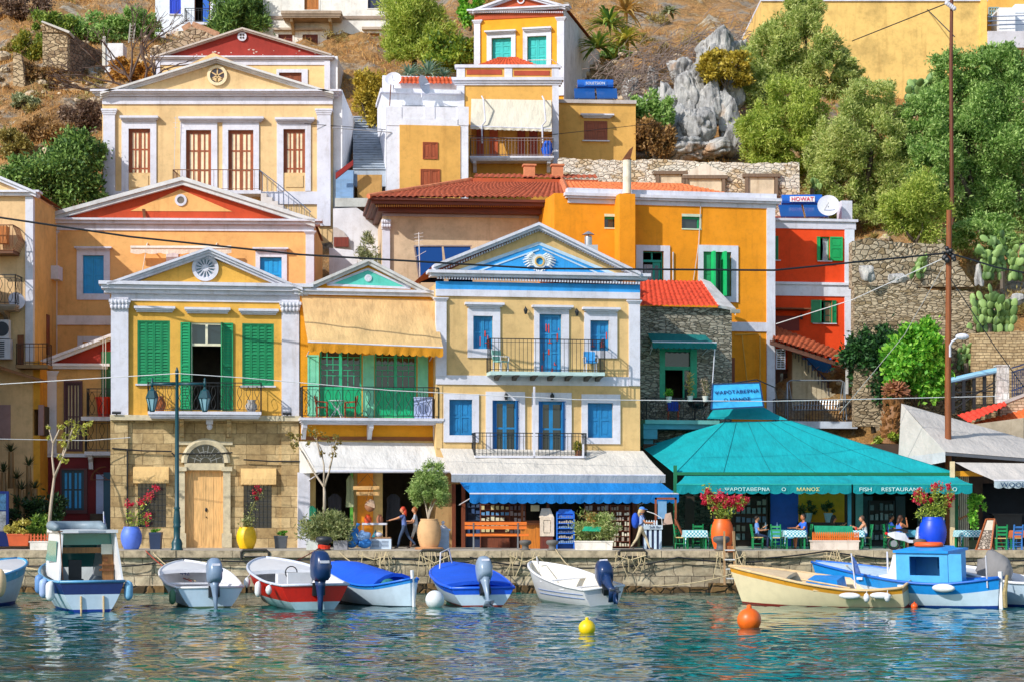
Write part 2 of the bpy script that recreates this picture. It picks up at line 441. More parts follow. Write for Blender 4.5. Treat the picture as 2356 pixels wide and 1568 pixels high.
 def leaf(s,u0,u1,z0,z1,w,mat,kind,parent,name='shutter',ang=0,hinge='L',rows=2,th=.045,m2=None,label=None,cols=1):
  """one shutter or door leaf in the plane w, optionally swung open by ang about its hinge"""
  mb=MB();W=u1-u0;b=min(.075,W*.16)
  mb.box(0,b,-th,0,z0,z1);mb.box(W-b,W,-th,0,z0,z1)
  H=z1-z0
  cuts=[z0]+[z0+H*f for f in((.5,)if rows==2 else(.36,.68)if rows==3 else())]+[z1]
  for i in range(len(cuts)-1):
   a,c=cuts[i],cuts[i+1]
   mb.box(b,W-b,-th,0,a,a+b);
   if i==len(cuts)-2:mb.box(b,W-b,-th,0,c-b,c)
   top=c-(b if i==len(cuts)-2 else 0)
   if kind=='panel':
    mb.box(b,W-b,-th*.45,-.004,a+b,top,1 if m2 else 0)
    if W>.3:mb.box(b+.06,W-b-.06,-th*.8,-.003,a+b+.07,top-.07,1 if m2 else 0)
   elif kind=='louvre':
    n=max(4,int((top-a-b)/.115));st=(top-a-b)/n
    for q in range(n):
     zc=a+b+st*(q+.5)
     mb.add([(b,-th*.95,zc-st*.55),(W-b,-th*.95,zc-st*.55),(W-b,-.004,zc+st*.45),(b,-.004,zc+st*.45)],[(0,1,2,3)])
     mb.add([(b,-th*.95+.012,zc-st*.55),(W-b,-th*.95+.012,zc-st*.55),(W-b,.008,zc+st*.45),(b,.008,zc+st*.45)],[(3,2,1,0)])
   elif kind=='strip':
    mb.box(b,W-b,-th*.5,-.004,a+b,top,1)
    k=cols
    for q in range(1,k):
     x=b+(W-2*b)*q/k
     mb.box(x-.035,x+.035,-th,-th*.45,a+b,top)
   elif kind=='glass':
    mb.box(b,W-b,-th*.55,-.004-th*.2,a+b,top,1)
    for q in range(1,cols):
     x=b+(W-2*b)*q/cols;mb.box(x-.015,x+.015,-th,0,a+b,top)
   elif kind=='plank':
    k=cols
    for q in range(k):
     x0=b+(W-2*b)*q/k;x1=b+(W-2*b)*(q+1)/k
     mb.box(x0+.006,x1-.006,-th*.75,-.004,a+b-.001,top+.001)
    mb.box(b,W-b,-th*.3,-.002,a+b,top)
  mats=[mat,m2]if m2 else mat
  o=mb.build(name,mats,parent,label=label)
  if ang:
   c_,s_=math.cos(ang),math.sin(ang)
  if hinge=='R' and ang:
   o.data.transform(Matrix.Translation((-W,0,0)));o.data.transform(Matrix.Rotation(ang,4,'Z'));o.data.transform(Matrix.Translation((u1,w,0)))
  else:
   if ang:o.data.transform(Matrix.Rotation(-ang,4,'Z'))
   o.data.transform(Matrix.Translation((u0,w,0)))
  return o
 def window(s,r,leaves,mat,kind='panel',surround=None,hood=None,sill=None,w=.12,name='window',trim=None,rows=2,m2=None,cols=1,casing=.05,proj=.07,dark=None):
  """r: opening in px. surround (l,t,r,b) px. hood (px0,py0,px1,py1)."""
  trim=trim or TRIM
  u0,z0,u1,z1=s.rect(r);mb=MB()
  if surround:
   l,t,rr,b=surround;px0,py0,px1,py1=r
   U0,Z0,U1,Z1=s.rect((px0-l,py0-t,px1+rr,py1+b))
   if l:mb.box(U0,u0,-proj,.05,Z0,Z1)
   if rr:mb.box(u1,U1,-proj,.05,Z0,Z1)
   if t:mb.box(u0,u1,-proj,.05,z1,Z1)
   if b:mb.box(u0,u1,-proj,.05,Z0,z0)
  c=casing
  mm=1
  mb.box(u0,u0+c,w-.04,w+.06,z0,z1,mm);mb.box(u1-c,u1,w-.04,w+.06,z0,z1,mm)
  mb.box(u0+c,u1-c,w-.04,w+.06,z1-c,z1,mm);mb.box(u0+c,u1-c,w-.04,w+.06,z0,z0+c*.5,mm)
  if sill:
   e,h,pr=sill
   mb.box(u0-e,u1+e,-pr,.02,z0-h,z0-.003)
  win=mb.build(name,[trim,mat],s.root)
  if hood:
   hb=MB();H0,Y0,H1,Y1=s.rect(hood);h=Y1-Y0
   for i,(f0,f1,pr)in enumerate(((0,.4,.30),(.4,.7,.22),(.7,1,.13))):
    d=pr-.13
    hb.box(H0+(.17-d),H1-(.17-d),-pr,.03,Y1-h*f1,Y1-h*f0)
   hb.build('hood',trim,win)
  n=leaves
  if n:
   iw=(u1-u0-2*c)/n
   for i in range(n):
    s.leaf(u0+c+iw*i+.004,u0+c+iw*(i+1)-.004,z0+c*.5,z1-c,w+.03,mat,kind,win,rows=rows,m2=m2,cols=cols,name='pane' if kind=='glass' else 'shutter')
  return win
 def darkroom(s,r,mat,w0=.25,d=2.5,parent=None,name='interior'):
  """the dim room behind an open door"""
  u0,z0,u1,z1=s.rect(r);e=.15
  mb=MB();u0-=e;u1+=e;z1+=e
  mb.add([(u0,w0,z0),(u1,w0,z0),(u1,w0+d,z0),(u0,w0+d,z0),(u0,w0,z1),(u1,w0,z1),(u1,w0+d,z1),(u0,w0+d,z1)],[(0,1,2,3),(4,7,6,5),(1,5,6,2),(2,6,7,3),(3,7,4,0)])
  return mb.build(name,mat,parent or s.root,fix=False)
 def balcony(s,r_slab,r_rail,proj,mat_slab=None,mat_rail=None,style='bars',brackets=(),thick=None,brmat=None,brh=.4,step=.13,brd=None,moulded=True):
  """slab and its iron railing; px rects are read at the front edge"""
  mat_rail=mat_rail or IRON
  u0,z0,u1,z1=s.rect(r_slab,-proj);mb=MB()
  if moulded:
   h=z1-z0
   mb.box(u0,u1,-proj,0.02,z1-h*.45,z1);mb.box(u0+.05,u1-.05,-proj+.06,.02,z1-h*.75,z1-h*.45);mb.box(u0+.1,u1-.1,-proj+.12,.02,z0,z1-h*.75)
  else:mb.box(u0,u1,-proj,0.02,z0,z1)
  bal=mb.build('balcony',mat_slab or TRIM,s.root)
  for bp in brackets:
   bu=s.uz(bp,r_slab[3],-proj*.5)[0];bb=MB()
   d=proj*.85 if brd is None else brd
   pts=[(bu-.09,-.005,z0),(bu-.09,-d,z0),(bu-.09,-d*.95,z0-brh*.25),(bu-.09,-d*.5,z0-brh*.45),(bu-.09,-.16,z0-brh*.95),(bu-.09,-.005,z0-brh)]
   bb.prism(pts,(.18,0,0));bb.build('bracket',brmat or mat_slab or TRIM,bal)
  if r_rail:
   U0,Z0,U1,Z1=s.rect(r_rail,-proj+.06);Z0=z1
   rb=MB();y=-proj+.06;e=.012
   corners=[(U0,0.0),(U0,y),(U1,y),(U1,0.0)]
   for(a,b_),(c,d_)in zip(corners[:-1],corners[1:]):
    A=Vector((a,b_,0));B=Vector((c,d_,0));L=(B-A).length
    for zz,w_ in((Z1,.045),(Z0+.08,.028))+(((Z1-.13,.022),)if style!='plain' else()):
     rb.bar(A+Vector((0,0,zz)),B+Vector((0,0,zz)),w_,w_*.8)
    n=max(2,int(L/step))
    for i in range(n+1):
     p=A.lerp(B,i/n);th=.032 if i in(0,n)else .018
     if style=='scroll' and i%2 and 0<i<n:
      q=p.lerp(B,0);t=(B-A).normalized()*step*.55;pts=[]
      for k in range(9):
       f=k/8;pts.append(p+t*math.sin(f*math.pi*2)+Vector((0,0,Z0+.08+(Z1-.13-Z0-.08)*f)))
      rb.tube(pts,.011,4)
      pts=[p-t*math.sin(k/8*math.pi*2)+Vector((0,0,Z0+.08+(Z1-.21-Z0)*k/8))for k in range(9)]
      rb.tube(pts,.011,4)
     else:
      rb.bar(p+Vector((0,0,Z0)),p+Vector((0,0,Z1)),th)
   rb.build('railing',mat_rail,bal)
  return bal
def tiled(name,mat,c00,c10,c11,c01,parent=None,pitch=.26,course=.38,amp=.06,ridge=True,**kw):
 """roof of barrel tiles over the quad eaveL, eaveR, ridgeR, ridgeL"""
 c00,c10,c11,c01=(Vector(c)for c in(c00,c10,c11,c01))
 W=max((c10-c00).length,(c11-c01).length);H=((c01-c00).length+(c11-c10).length)/2
 nt=max(2,int(W/pitch));nr=max(2,int(H/course))
 sub=6;nx=nt*sub+1;ny=nr*2
 us=np.linspace(0,1,nx)
 vs=np.array([x for i in range(nr)for x in(i/nr,(i+1)/nr-1e-3)])
 lift=np.array([x for i in range(nr)for x in(.05,0.0)])
 U,V=np.meshgrid(us,vs);A=np.array([c00,c10,c11,c01])
 p=(A[0]*((1-U)*(1-V))[...,None]+A[1]*(U*(1-V))[...,None]+A[2]*(U*V)[...,None]+A[3]*((1-U)*V)[...,None])
 n=(c10-c00).cross(c01-c00).normalized()
 if n.z<0:n=-n
 wob=NR.normal(0,.006,(nr,nt+1)).repeat(2,0)[:,np.minimum((np.arange(nx)//sub),nt)]
 h=np.abs(np.cos(U*nt*math.pi))**.8*amp+lift[:,None]+wob
 p=p+h[...,None]*np.array(n)
 o=npmesh(name,p.reshape(-1,3),gridfaces(nx,ny),mat,parent,**kw)
 return o
from mathutils import noise as MN
w=bpy.data.worlds.new('World');SC.world=w;w.use_nodes=True
wn=w.node_tree.nodes;wl=w.node_tree.links
sky=wn.new('ShaderNodeTexSky');sky.sky_type='NISHITA';sky.sun_disc=False
SUN=Vector((-.60,-.56,.54)).normalized()
el=math.asin(SUN.z)
sky.sun_elevation=el;sky.sun_rotation=math.atan2(SUN.x,SUN.y)%(2*math.pi);sky.altitude=5;sky.air_density=1.0;sky.dust_density=.6;sky.ozone_density=1.0
bg=wn['Background'];bg.inputs[1].default_value=.15;wl.new(sky.outputs[0],bg.inputs[0])
sl=bpy.data.lights.new('sun','SUN');sl.energy=3.5;sl.angle=rad(.5);sl.color=(1,.955,.89)
so=bpy.data.objects.new('sun',sl);COL.objects.link(so);so.rotation_euler=(-SUN).to_track_quat('-Z','Y').to_euler();so.location=SUN*60
cam=bpy.data.cameras.new('camera');co=bpy.data.objects.new('camera',cam);COL.objects.link(co)
co.location=(0,0,EYE);co.rotation_euler=(rad(90),0,0)
cam.sensor_width=36;cam.lens=36*F/2355;cam.shift_y=(HY-1567.7/2)/2355;cam.clip_start=1;cam.clip_end=1000
SC.camera=co
SC.view_settings.view_transform='Standard';SC.view_settings.look='None';SC.view_settings.exposure=.30;SC.view_settings.gamma=1
SC.cycles.max_bounces=6;SC.cycles.diffuse_bounces=4;SC.cycles.glossy_bounces=3;SC.cycles.transmission_bounces=4;SC.cycles.transparent_max_bounces=4
SC.cycles.use_denoising=True;SC.cycles.caustics_reflective=False;SC.cycles.caustics_refractive=False
TB=[(78,1.3),(94,1.45),(96,6),(98,9.3),(104,16.3),(110,20),(118,24.5),(130,31),(150,40),(200,65),(240,85)]
def terr(x,y):
 base=np.interp(y,[a for a,_ in TB],[b for _,b in TB])
 return base
def hill_z(x,y):
 b=float(terr(x,y));k=min(1,max(0,(y-92)/8))
 return b+k*(1.1*MN.noise(Vector((x*.16,y*.16,3)))+.8*(.4-abs(MN.noise(Vector((x*.45,y*.45,9)))))+.45*MN.noise(Vector((x*1.1,y*1.1,1)))+.25*(.3-abs(MN.noise(Vector((x*2.2,y*2.2,7))))))
def groundY(px,py):
 """distance at which the sight line through a pixel meets the slope"""
 for i in range(700):
  Y=95+i*.2;p=P(px,py,Y)
  if p.z<=hill_z(p.x,Y):return Y
 return 235
m,nt,ns,ls,b=newmat('dry_hillside')
v=ocoord(ns,ls)
n1=noise(ns,ls,v,.35,7,.7);n2=noise(ns,ls,v,2.4,6,.75);n3=noise(ns,ls,v,9,4,.7)
c1=ramp(ns,ls,n1,[(.28,hexc('#5d5040')),(.38,hexc('#a39a8c')),(.45,hexc('#b39268')),(.53,hexc('#b98a50')),(.60,hexc('#9a7a48')),(.66,hexc('#c9bca4')),(.78,hexc('#8f8a80'))])
c2=ramp(ns,ls,n2,[(.34,(.4,.34,.3,1)),(.5,(.95,.95,.95,1)),(.7,(1.3,1.22,1.1,1))])
cc=mixrgb(ns,ls,.9,c1,c2,'MULTIPLY')
c3=ramp(ns,ls,n3,[(.35,(.6,.55,.5,1)),(.6,(1.1,1.1,1.1,1))])
cc=mixrgb(ns,ls,.8,cc,c3,'MULTIPLY')
ls.new(cc,b.inputs['Base Color']);b.inputs['Roughness'].default_value=.95
bump(ns,ls,n2,b,1.0,.25)
HILL=m
xs=np.arange(-46,46.1,.4);ys=np.concatenate([np.arange(88,134,.4),np.arange(134,240,2.0)])
vv=[(x,y,hill_z(x,y))for y in ys for x in xs]
npmesh('hillside',vv,gridfaces(len(xs),len(ys)),HILL,smooth=True,kind='structure')
PAVE=paint('#b9b0a0',.85,.22,0,1.2,.3)
mb=MB();mb.box(-60,60,80.35,95,1.2,GZ);mb.build('pavement',PAVE,kind='structure')
QW=ashlar('#c8ba9e','#8d806a','#62574a',.74,.42,.9,1.0)
qt=thing('quay_wall','rough grey stone block quay wall along the waterline','wall',(0,80,-1))
def QX(px):return PX(px,80)
nx,nz=521,33
gx=np.linspace(-46,46,nx);gz=np.linspace(0,2.33,nz)
vs=[]
for z in gz:
 for x in gx:
  row=int(z/.43);off=(row*.37)%1.0
  bx_=math.floor(x/.95+off+.25*MN.noise(Vector((x*.3,row*3.1,0))))
  d=.07*MN.cell(Vector((bx_*1.0,row*1.0,5.0)))+.05*MN.noise(Vector((x*2.4,z*2.4,2)))+.03*MN.noise(Vector((x*7,z*7,4)))
  vs.append((x,-d-.02,z))
npmesh('wall_face',vs,gridfaces(nx,nz),QW,qt)
mb=MB()
x=-46.0;k=0
while x<46:
 L=1.6+1.4*R.random();dy=R.uniform(-.025,.025);dz=R.uniform(-.012,.012)
 mb.box(x+.008,min(x+L,46)-.008,-.16+dy,.36,2.34,2.604+dz);x+=L;k+=1
mb.build('coping',paint('#b3a286',.9,.4,0,3.5,.9),qt)
mb=MB();x=-46.0
while x<46:
 L=.5+.9*R.random()
 mb.box(x,x+L-.02,-.18-.16*R.random(),0,.3,1.18+.2*R.random());x+=L
mb.build('footing',rubble('#6f5530','#3d301c','#1f1910',2.2,1.2),qt)
m,nt,ns,ls,b=newmat('harbour_water')
v=ocoord(ns,ls,False,(.8,1.25,1))
n1=noise(ns,ls,v,.35,3,.5)
base=ramp(ns,ls,n1,[(.3,hexc('#01363a')),(.5,hexc('#04504e')),(.7,hexc('#0a7262'))])
ls.new(base,b.inputs['Base Color']);b.inputs['Roughness'].default_value=.035;b.inputs['IOR'].default_value=1.33
bump(ns,ls,noise(ns,ls,v,3.2,2,.5),b,.10,.04)
WATER=m
nx,ny=1000,760
gx=np.linspace(-36,36,nx);gy=np.linspace(26,82,ny);X,Y=np.meshgrid(gx,gy);Z=np.zeros_like(X)
rw=np.random.default_rng(3)
for i in range(84):
 L=math.exp(rw.uniform(math.log(.75),math.log(2.5)))if i<62 else rw.uniform(.42,.7);th=rw.normal(0,.85)+math.pi/2
 kx,ky=math.cos(th)*2*math.pi/L,math.sin(th)*2*math.pi/L
 A=.0041*L*(.55+.45*rw.random())*(1 if L<1.6 else .62)
 Z+=A*np.sin(kx*X+ky*Y+rw.uniform(0,6.28)+.5*np.sin(X*.33*rw.uniform(.5,1.5)+rw.uniform(0,6)))
env=.75+.35*np.sin(X*.21+.4*np.sin(Y*.3))*np.sin(Y*.27+1)
Z*=env*.78
npmesh('water',np.stack([X,Y,Z],-1).reshape(-1,3),gridfaces(nx,ny),WATER,smooth=True,kind='structure')
mb=MB();mb.add([(-300,-120,-.12),(300,-120,-.12),(300,26.5,-.12),(-300,26.5,-.12)],[(0,1,2,3)])
for sx in(-1,1):mb.add([(sx*36,26.5,-.12),(sx*300,26.5,-.12),(sx*300,84,-.12),(sx*36,84,-.12)],[(0,1,2,3)])
mb.build('open_water',WATER,kind='structure')
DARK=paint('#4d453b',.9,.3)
GREEN=paint('#0c8752',.5,.15);GREEN2=paint('#12995f',.5,.15);JADE=paint('#2fb083',.5,.15);BLUE=paint('#2c8fc6',.5,.18);BLUE2=paint('#1f7fb8',.55,.18)
AZURE=paint('#149bd8',.5,.12);TEALD=paint('#1fae9f',.5,.12);BROWN=wood('#8a4420');BROWNL=wood('#b0622f');CREAM=paint('#f3dcae',.6,.08)
GLASS=glass();STONE=ashlar('#d6bc8c','#a78a5c','#8a7450',.84,.43,.85,.5)
FROST=paint('#e8e4d8',.5,.1)
def awning(name,label,fac,top,front,proj,val,mat,vmat=None,scal=12,group=None,sag=.10,folds=6,barmat=None,arms=True,barr=.035,sides=False,ripple=.03,w0=-.06,closedside=None):
 """top=(px0,px1,py0,py1) at the wall, front=(px0,px1,py0,py1) at the front bar; val = valance drop in px"""
 A=fac.pt(top[0],top[2],w0);B=fac.pt(top[1],top[3],w0)
 D=fac.pt(front[0],front[2],-proj);C=fac.pt(front[1],front[3],-proj)
 t=thing(name,label,'awning',fac.root.location,fac.root.rotation_euler.z,group)
 nx,ny=49,14;vs=[]
 for j in range(ny):
  v_=j/(ny-1)
  for i in range(nx):
   u_=i/(nx-1)
   p=A.lerp(B,u_).lerp(D.lerp(C,u_),v_)
   s_=sag*math.sin(math.pi*v_)*(.75+.25*math.cos(u_*folds*2*math.pi))+.015*math.sin(u_*37+v_*5)*v_*(1-v_)*4
   vs.append((p.x,p.y,p.z-s_))
 npmesh('canopy',vs,gridfaces(nx,ny),mat,t,smooth=True)
 if val:
  zk=abs(fac.uz((front[0]+front[1])/2,(front[2]+front[3])/2+val,-proj)[1]-(D.z+C.z)/2)
  nx=scal*10+1;ny=5;vs=[]
  for j in range(ny):
   v_=j/(ny-1)
   for i in range(nx):
    u_=i/(nx-1);p=D.lerp(C,u_)
    k=zk*(.80+.20*abs(math.sin(math.pi*u_*scal))**.7)
    vs.append((p.x,p.y-.02-ripple*v_*math.sin(u_*scal*2*math.pi*.5+1.3*math.sin(u_*9)),p.z-.02-k*v_))
  npmesh('valance',vs,gridfaces(nx,ny),vmat or mat,t,smooth=True)
 mb=MB();mb.tube([D,C],barr,8);mb.build('front_bar',barmat or TRIM,t)
 if arms:
  for u_ in(.04,.96):
   q=D.lerp(C,u_);a=A.lerp(B,u_)
   mid=Vector(((q.x+a.x)/2,q.y*.5,q.z-.25))
   mb=MB();mb.tube([Vector((a.x,0.02,q.z-.45)),q],.022,6);mb.build('arm',barmat or TRIM,t)
 if sides:
  for(a,d,nm)in((A,D,0),(B,C,1)):
   if closedside is not None and nm not in closedside:continue
   mb=MB();base=Vector((a.x,0.02,d.z-.05));mb.add([a,d,Vector((d.x,d.y,d.z-.05)),base],[(0,1,2,3)])
   mb.build('side_panel',mat,t,fix=False)
 return t
h=Fac('neoclassical_house',(258,85),(690,86.1),GZ,'yellow house with green louvred shutters above a stone ground floor and a peach plank door')
YEL=stucco('#dfab48',.3)
ops=[(316,737,391,882),(438,742,512,943),(557,744,630,886)]
h.wall((258,660,690,960),YEL,9,ops)
gops=[(420,1080,517,1259),(317,1110,382,1211),(560,1115,625,1213)]
h.wall((257,960,691,1259),STONE,9,gops,name='ground_storey',zbot=-.3,roof=False,wf=-.03)
h.gable((262,668),(474,590),(684,668),YEL,.5,-.02)
h.gable((262,668),(474,590),(684,668),YEL,.5,8.4)
h.pediment((246,650),(480,568),(696,662),[(6,.52),(6,.42),(7,.30)],TRIM,roofd=9,roofmat=tilemat('#b9633b'))
h.cornice((252,652,696,678),[(.3,.52),(.35,.40),(.35,.26)])
h.boxes('frieze',TRIM,[(256,676,691,694)],-.06,.2)
for px,cy in((255,684),(648,690)):
 h.pilaster((px,cy,px+40,958),.14,name='pilaster')
 mb=MB()
 for q in range(4):
  e=(0,2,3,5)[q];h.bx(mb,(px-e,cy+22-q*6,px+40+e,cy+29-q*6),-.16-.05*q,.1)
 for q in range(5):
  for k in(0,1):
   c=h.pt(px+3+q*8.5,cy+10+11*k,-.2-.05*(1-k));mb.ell(c,(.09,.09,.12),8,6)
 h.part('capital',TRIM,mb)
 h.boxes('pilaster',STONE,[(px-1,962,px+39,1259)],-.16,.1)
mb=MB();c=h.pt(472,617,-.03)
mb.disc(c,.54,32,th=.10,hole=.40);mb.disc(c,.41,32,th=.03)
for k in range(14):
 a=k*math.pi/7;d=Vector((math.cos(a),0,math.sin(a)));mb.bar(c+d*.12-Vector((0,.05,0)),c+d*.40-Vector((0,.05,0)),.035,.05,up=(0,1,0))
mb.disc(c,.13,16,th=.08);ro=h.part('rose_window',TRIM,mb)
mb=MB()
for k in range(14):
 a=(k+.5)*math.pi/7;d=Vector((math.cos(a),0,math.sin(a)));mb.bar(c+d*.17-Vector((0,.034,0)),c+d*.36-Vector((0,.034,0)),.05,.012,up=(0,1,0))
h.part('opening',glass('#2b5668'),mb,ro)
for r in((308,704,403,718),(424,707,530,721),(549,710,641,724)):
 hb=MB()
 for f0,f1,pr in((0,.4,.26),(.4,.7,.2),(.7,1,.12)):
  h.bx(hb,(r[0]+(0,3,6)[int(f0*3)],r[1]+14*f0,r[2]-(0,3,6)[int(f0*3)],r[1]+14*f1),-pr,.02)
 h.part('lintel_hood',TRIM,hb)
h.window(ops[0],4,GREEN,'louvre',sill=(.08,.07,.12),w=.05)
h.window(ops[2],4,GREEN,'louvre',sill=(.08,.07,.12),w=.05)
u0,z0,u1,z1=h.rect(ops[1]);mb=MB()
mb.box(u0,u0+.07,.05,.2,z0,z1);mb.box(u1-.07,u1,.05,.2,z0,z1);mb.box(u0+.07,u1-.07,.05,.2,z1-.08,z1)
tz=h.uz(475,795)[1];mb.box(u0+.07,u1-.07,.05,.2,tz,tz+.1);mb.box((u0+u1)/2-.05,(u0+u1)/2+.05,.05,.2,tz+.1,z1-.08)
dr=h.part('balcony_door',paint('#e9e2c4',.5),mb)
mb=MB();mb.box(u0+.05,u1-.05,.13,.15,tz+.05,z1-.04);h.part('pane',GLASS,mb,dr)
for hin,(a,b_)in(('R',(415,437)),('L',(513,536))):
 ua,_,ub,_=h.rect((a,745,b_,940));h.leaf(ua,ub,z0,z1,-.03,GREEN2,'louvre',dr,rows=2)
 ua2,ub2=(u0-.02,u0+.35)if hin=='R' else(u1-.35,u1+.02)
 h.leaf(ua2 if hin=='R' else u1-.36,ua2+.36 if hin=='R' else u1,z0,z1,.0,GREEN,'louvre',dr,rows=2,ang=rad(-78)if hin=='R' else rad(78),hinge='L' if hin=='R' else 'R')
h.darkroom(ops[1],DARK)
h.balcony((340,945,601,961),(340,879,601,945),1.05,style='scroll',brackets=(418,527),brh=.75,step=.17,brd=.5,brmat=STONE)
u0,z0,u1,z1=h.rect(gops[0]);dm=wood('#eab978')
mb=MB();mb.box(u0,u0+.06,.0,.16,z0,z1);mb.box(u1-.06,u1,.0,.16,z0,z1);mb.box(u0+.06,u1-.06,.0,.16,z1-.06,z1);dr=h.part('front_door',dm,mb)
um=(u0+u1)/2
lf=h.leaf(u0+.06,um-.004,z0,z1-.06,.12,dm,'plank',dr,'door_leaf',rows=1,cols=2)
rf=h.leaf(um+.004,u1-.06,z0,z1-.06,.12,dm,'plank',dr,'door_leaf',rows=1,cols=2)
mb=MB();c=h.pt(474,1171,.06);mb.ell(c,(.05,.03,.09));mb.ell(c-Vector((0,0,.3)),(.025,.03,.03));h.part('knocker',IRON,mb,dr)
mb=MB()
c=h.pt(473,1063,-.03);ring=lambda r_,y_:[Vector((c.x+r_*math.cos(a),y_,c.z+r_*math.sin(a)))for a in[math.pi*k/20 for k in range(21)]]
ri=.75;ro_=1.0;L_=[ring(ri,-.03),ring(ri,-.16),ring(ro_*.9,-.2),ring(ro_,-.14),ring(ro_,-.03)]
mb.loft(L_,closed=False)
for a,b_ in((410,425),(513,530)):
 h.bx(mb,(a,1080,b_,1258),-.16,.0);h.bx(mb,(a-4,1072,b_+4,1082),-.24,.0);h.bx(mb,(a-3,1225,b_+3,1258),-.24,.0)
h.bx(mb,(424,1064,516,1080),-.15,.05);h.bx(mb,(405,1022-8,535,1022),-.1,.0,0)
h.part('doorway',paint('#cdbf9f',.85,.2,0,4,.6),mb)
mb=MB();mb.prism(ring(ri-.01,-.035),(0,-.03,0));fl=h.part('fanlight',glass('#20211f'),mb)
mb=MB()
for rr in(.22,.45,.72):mb.tube([p-Vector((0,.05,0))for p in ring(rr,-.03)],.018,5)
for k in range(1,9):
 a=math.pi*k/9;mb.bar(c+Vector((.2*math.cos(a),-.05,.2*math.sin(a))),c+Vector((.74*math.cos(a),-.05,.74*math.sin(a))),.03)
h.part('grille',paint('#8d8d88',.6),mb,fl)
for r,bl in((gops[1],(306,1072,388,1110)),(gops[2],(554,1076,635,1113))):
 u0,z0,u1,z1=h.rect(r);mb=MB();mb.box(u0,u1,.1,.13,z0,z1);wn_=h.part('window',glass('#242a33'),mb)
 mb=MB()
 for k in range(1,7):x=u0+(u1-u0)*k/7;mb.bar((x,0,z0),(x,0,z1),.022)
 for k in range(1,8):z=z0+(z1-z0)*k/8;mb.bar((u0,0,z),(u1,0,z),.022)
 h.part('grille',IRON,mb,wn_)
 mb=MB();A=h.pt(bl[0],bl[1],-.05);B=h.pt(bl[2],bl[1],-.05);C=h.pt(bl[2],bl[3],-.4);D=h.pt(bl[0],bl[3],-.4)
 mb.loft([[A,B],[A.lerp(D,.3)-Vector((0,.12,0)),B.lerp(C,.3)-Vector((0,.12,0))],[A.lerp(D,.65)-Vector((0,.1,0)),B.lerp(C,.65)-Vector((0,.1,0))],[D,C]],closed=False)
 mb.add([A,D,Vector((D.x,-.05,D.z))],[(0,1,2)]);mb.add([B,C,Vector((C.x,-.05,C.z))],[(0,1,2)])
 h.part('blind',fabric('#efc888',.2),mb,wn_,label='small peach window awning')
mb=MB();
h.bx(mb,(253,954,697,966),-.34,.0);h.part('string_course',paint('#cfc1a2',.85,.2,0,4,.5),mb)
mb=MB()
for a,b_ in(((258,1030),(395,1037)),((395,1040),(410,1052)),((410,1042),(535,1040)),((560,1056),(690,1060))):
 mb.tube([h.pt(a[0],a[1],-.2),h.pt((a[0]+b_[0])/2,(a[1]+b_[1])/2+2,-.2),h.pt(b_[0],b_[1],-.2)],.03,5)
mb.tube([h.pt(293,1033,-.2),h.pt(293,1200,-.2)],.035,5)
h.part('cable',IRON,mb)
mb=MB();h.bx(mb,(474,962,490,974),-.5,-.05);mb.ell(h.pt(482,980,-.35),(.12,.12,.14));h.part('security_camera',TRIM,mb)
for px,py in((268,950),(660,952)):
 mb=MB();mb.obox(h.pt(px,py-2,-.35),(.36,.2,.06),Matrix.Rotation(.3,3,'X'));mb.bar(h.pt(px,py+4,-.1),h.pt(px,py,-.35),.05);h.part('floodlight',IRON,mb)
HA=h
h=Fac('neoclassical_house',(690,86),(1003,87.0),GZ,'narrow orange yellow house with jade balcony doors and a small teal pediment triangle')
ORY=stucco('#e89c14',.3)
ops=[(735,800,832,957),(862,800,958,960)]
h.wall((690,672,1003,1010),ORY,8,ops)
h.gable((694,672),(847,604),(1000,676),ORY,.5,-.02)
h.pediment((686,664),(848,594),(1006,676),[(7,.34),(8,.25)],GREYW,roofd=8,roofmat=tilemat('#b9633b'))
h.cornice((687,667,1004,681),[(.45,.34),(.55,.24)])
mb=MB();a,b_,c=(h.pt(*q,-.03)for q in((752,655),(846,619),(944,663)))
for p,q in((a,b_),(b_,c),(c,a)):mb.bar(p,q,.09,.08,up=(0,1,0))
h.part('tympanum_moulding',TRIM,mb)
mb=MB();a,b_,c=(h.pt(*q,-.025)for q in((760,653),(846,622),(936,660)));mb.prism([a,b_,c],(0,-.02,0));h.part('tympanum',stucco('#5ecdb8',.4),mb)
mb=MB();c=h.pt(846.5,640,-.04);mb.disc(c,.15,18,th=.05)
for k in range(6):
 d=Vector((math.cos(k*1.047),0,math.sin(k*1.047)));mb.ell(c+d*.09-Vector((0,.05,0)),.02,6,4)
h.part('rosette',TRIM,mb)
pale=paint('#7fd3b0',.5,.12)
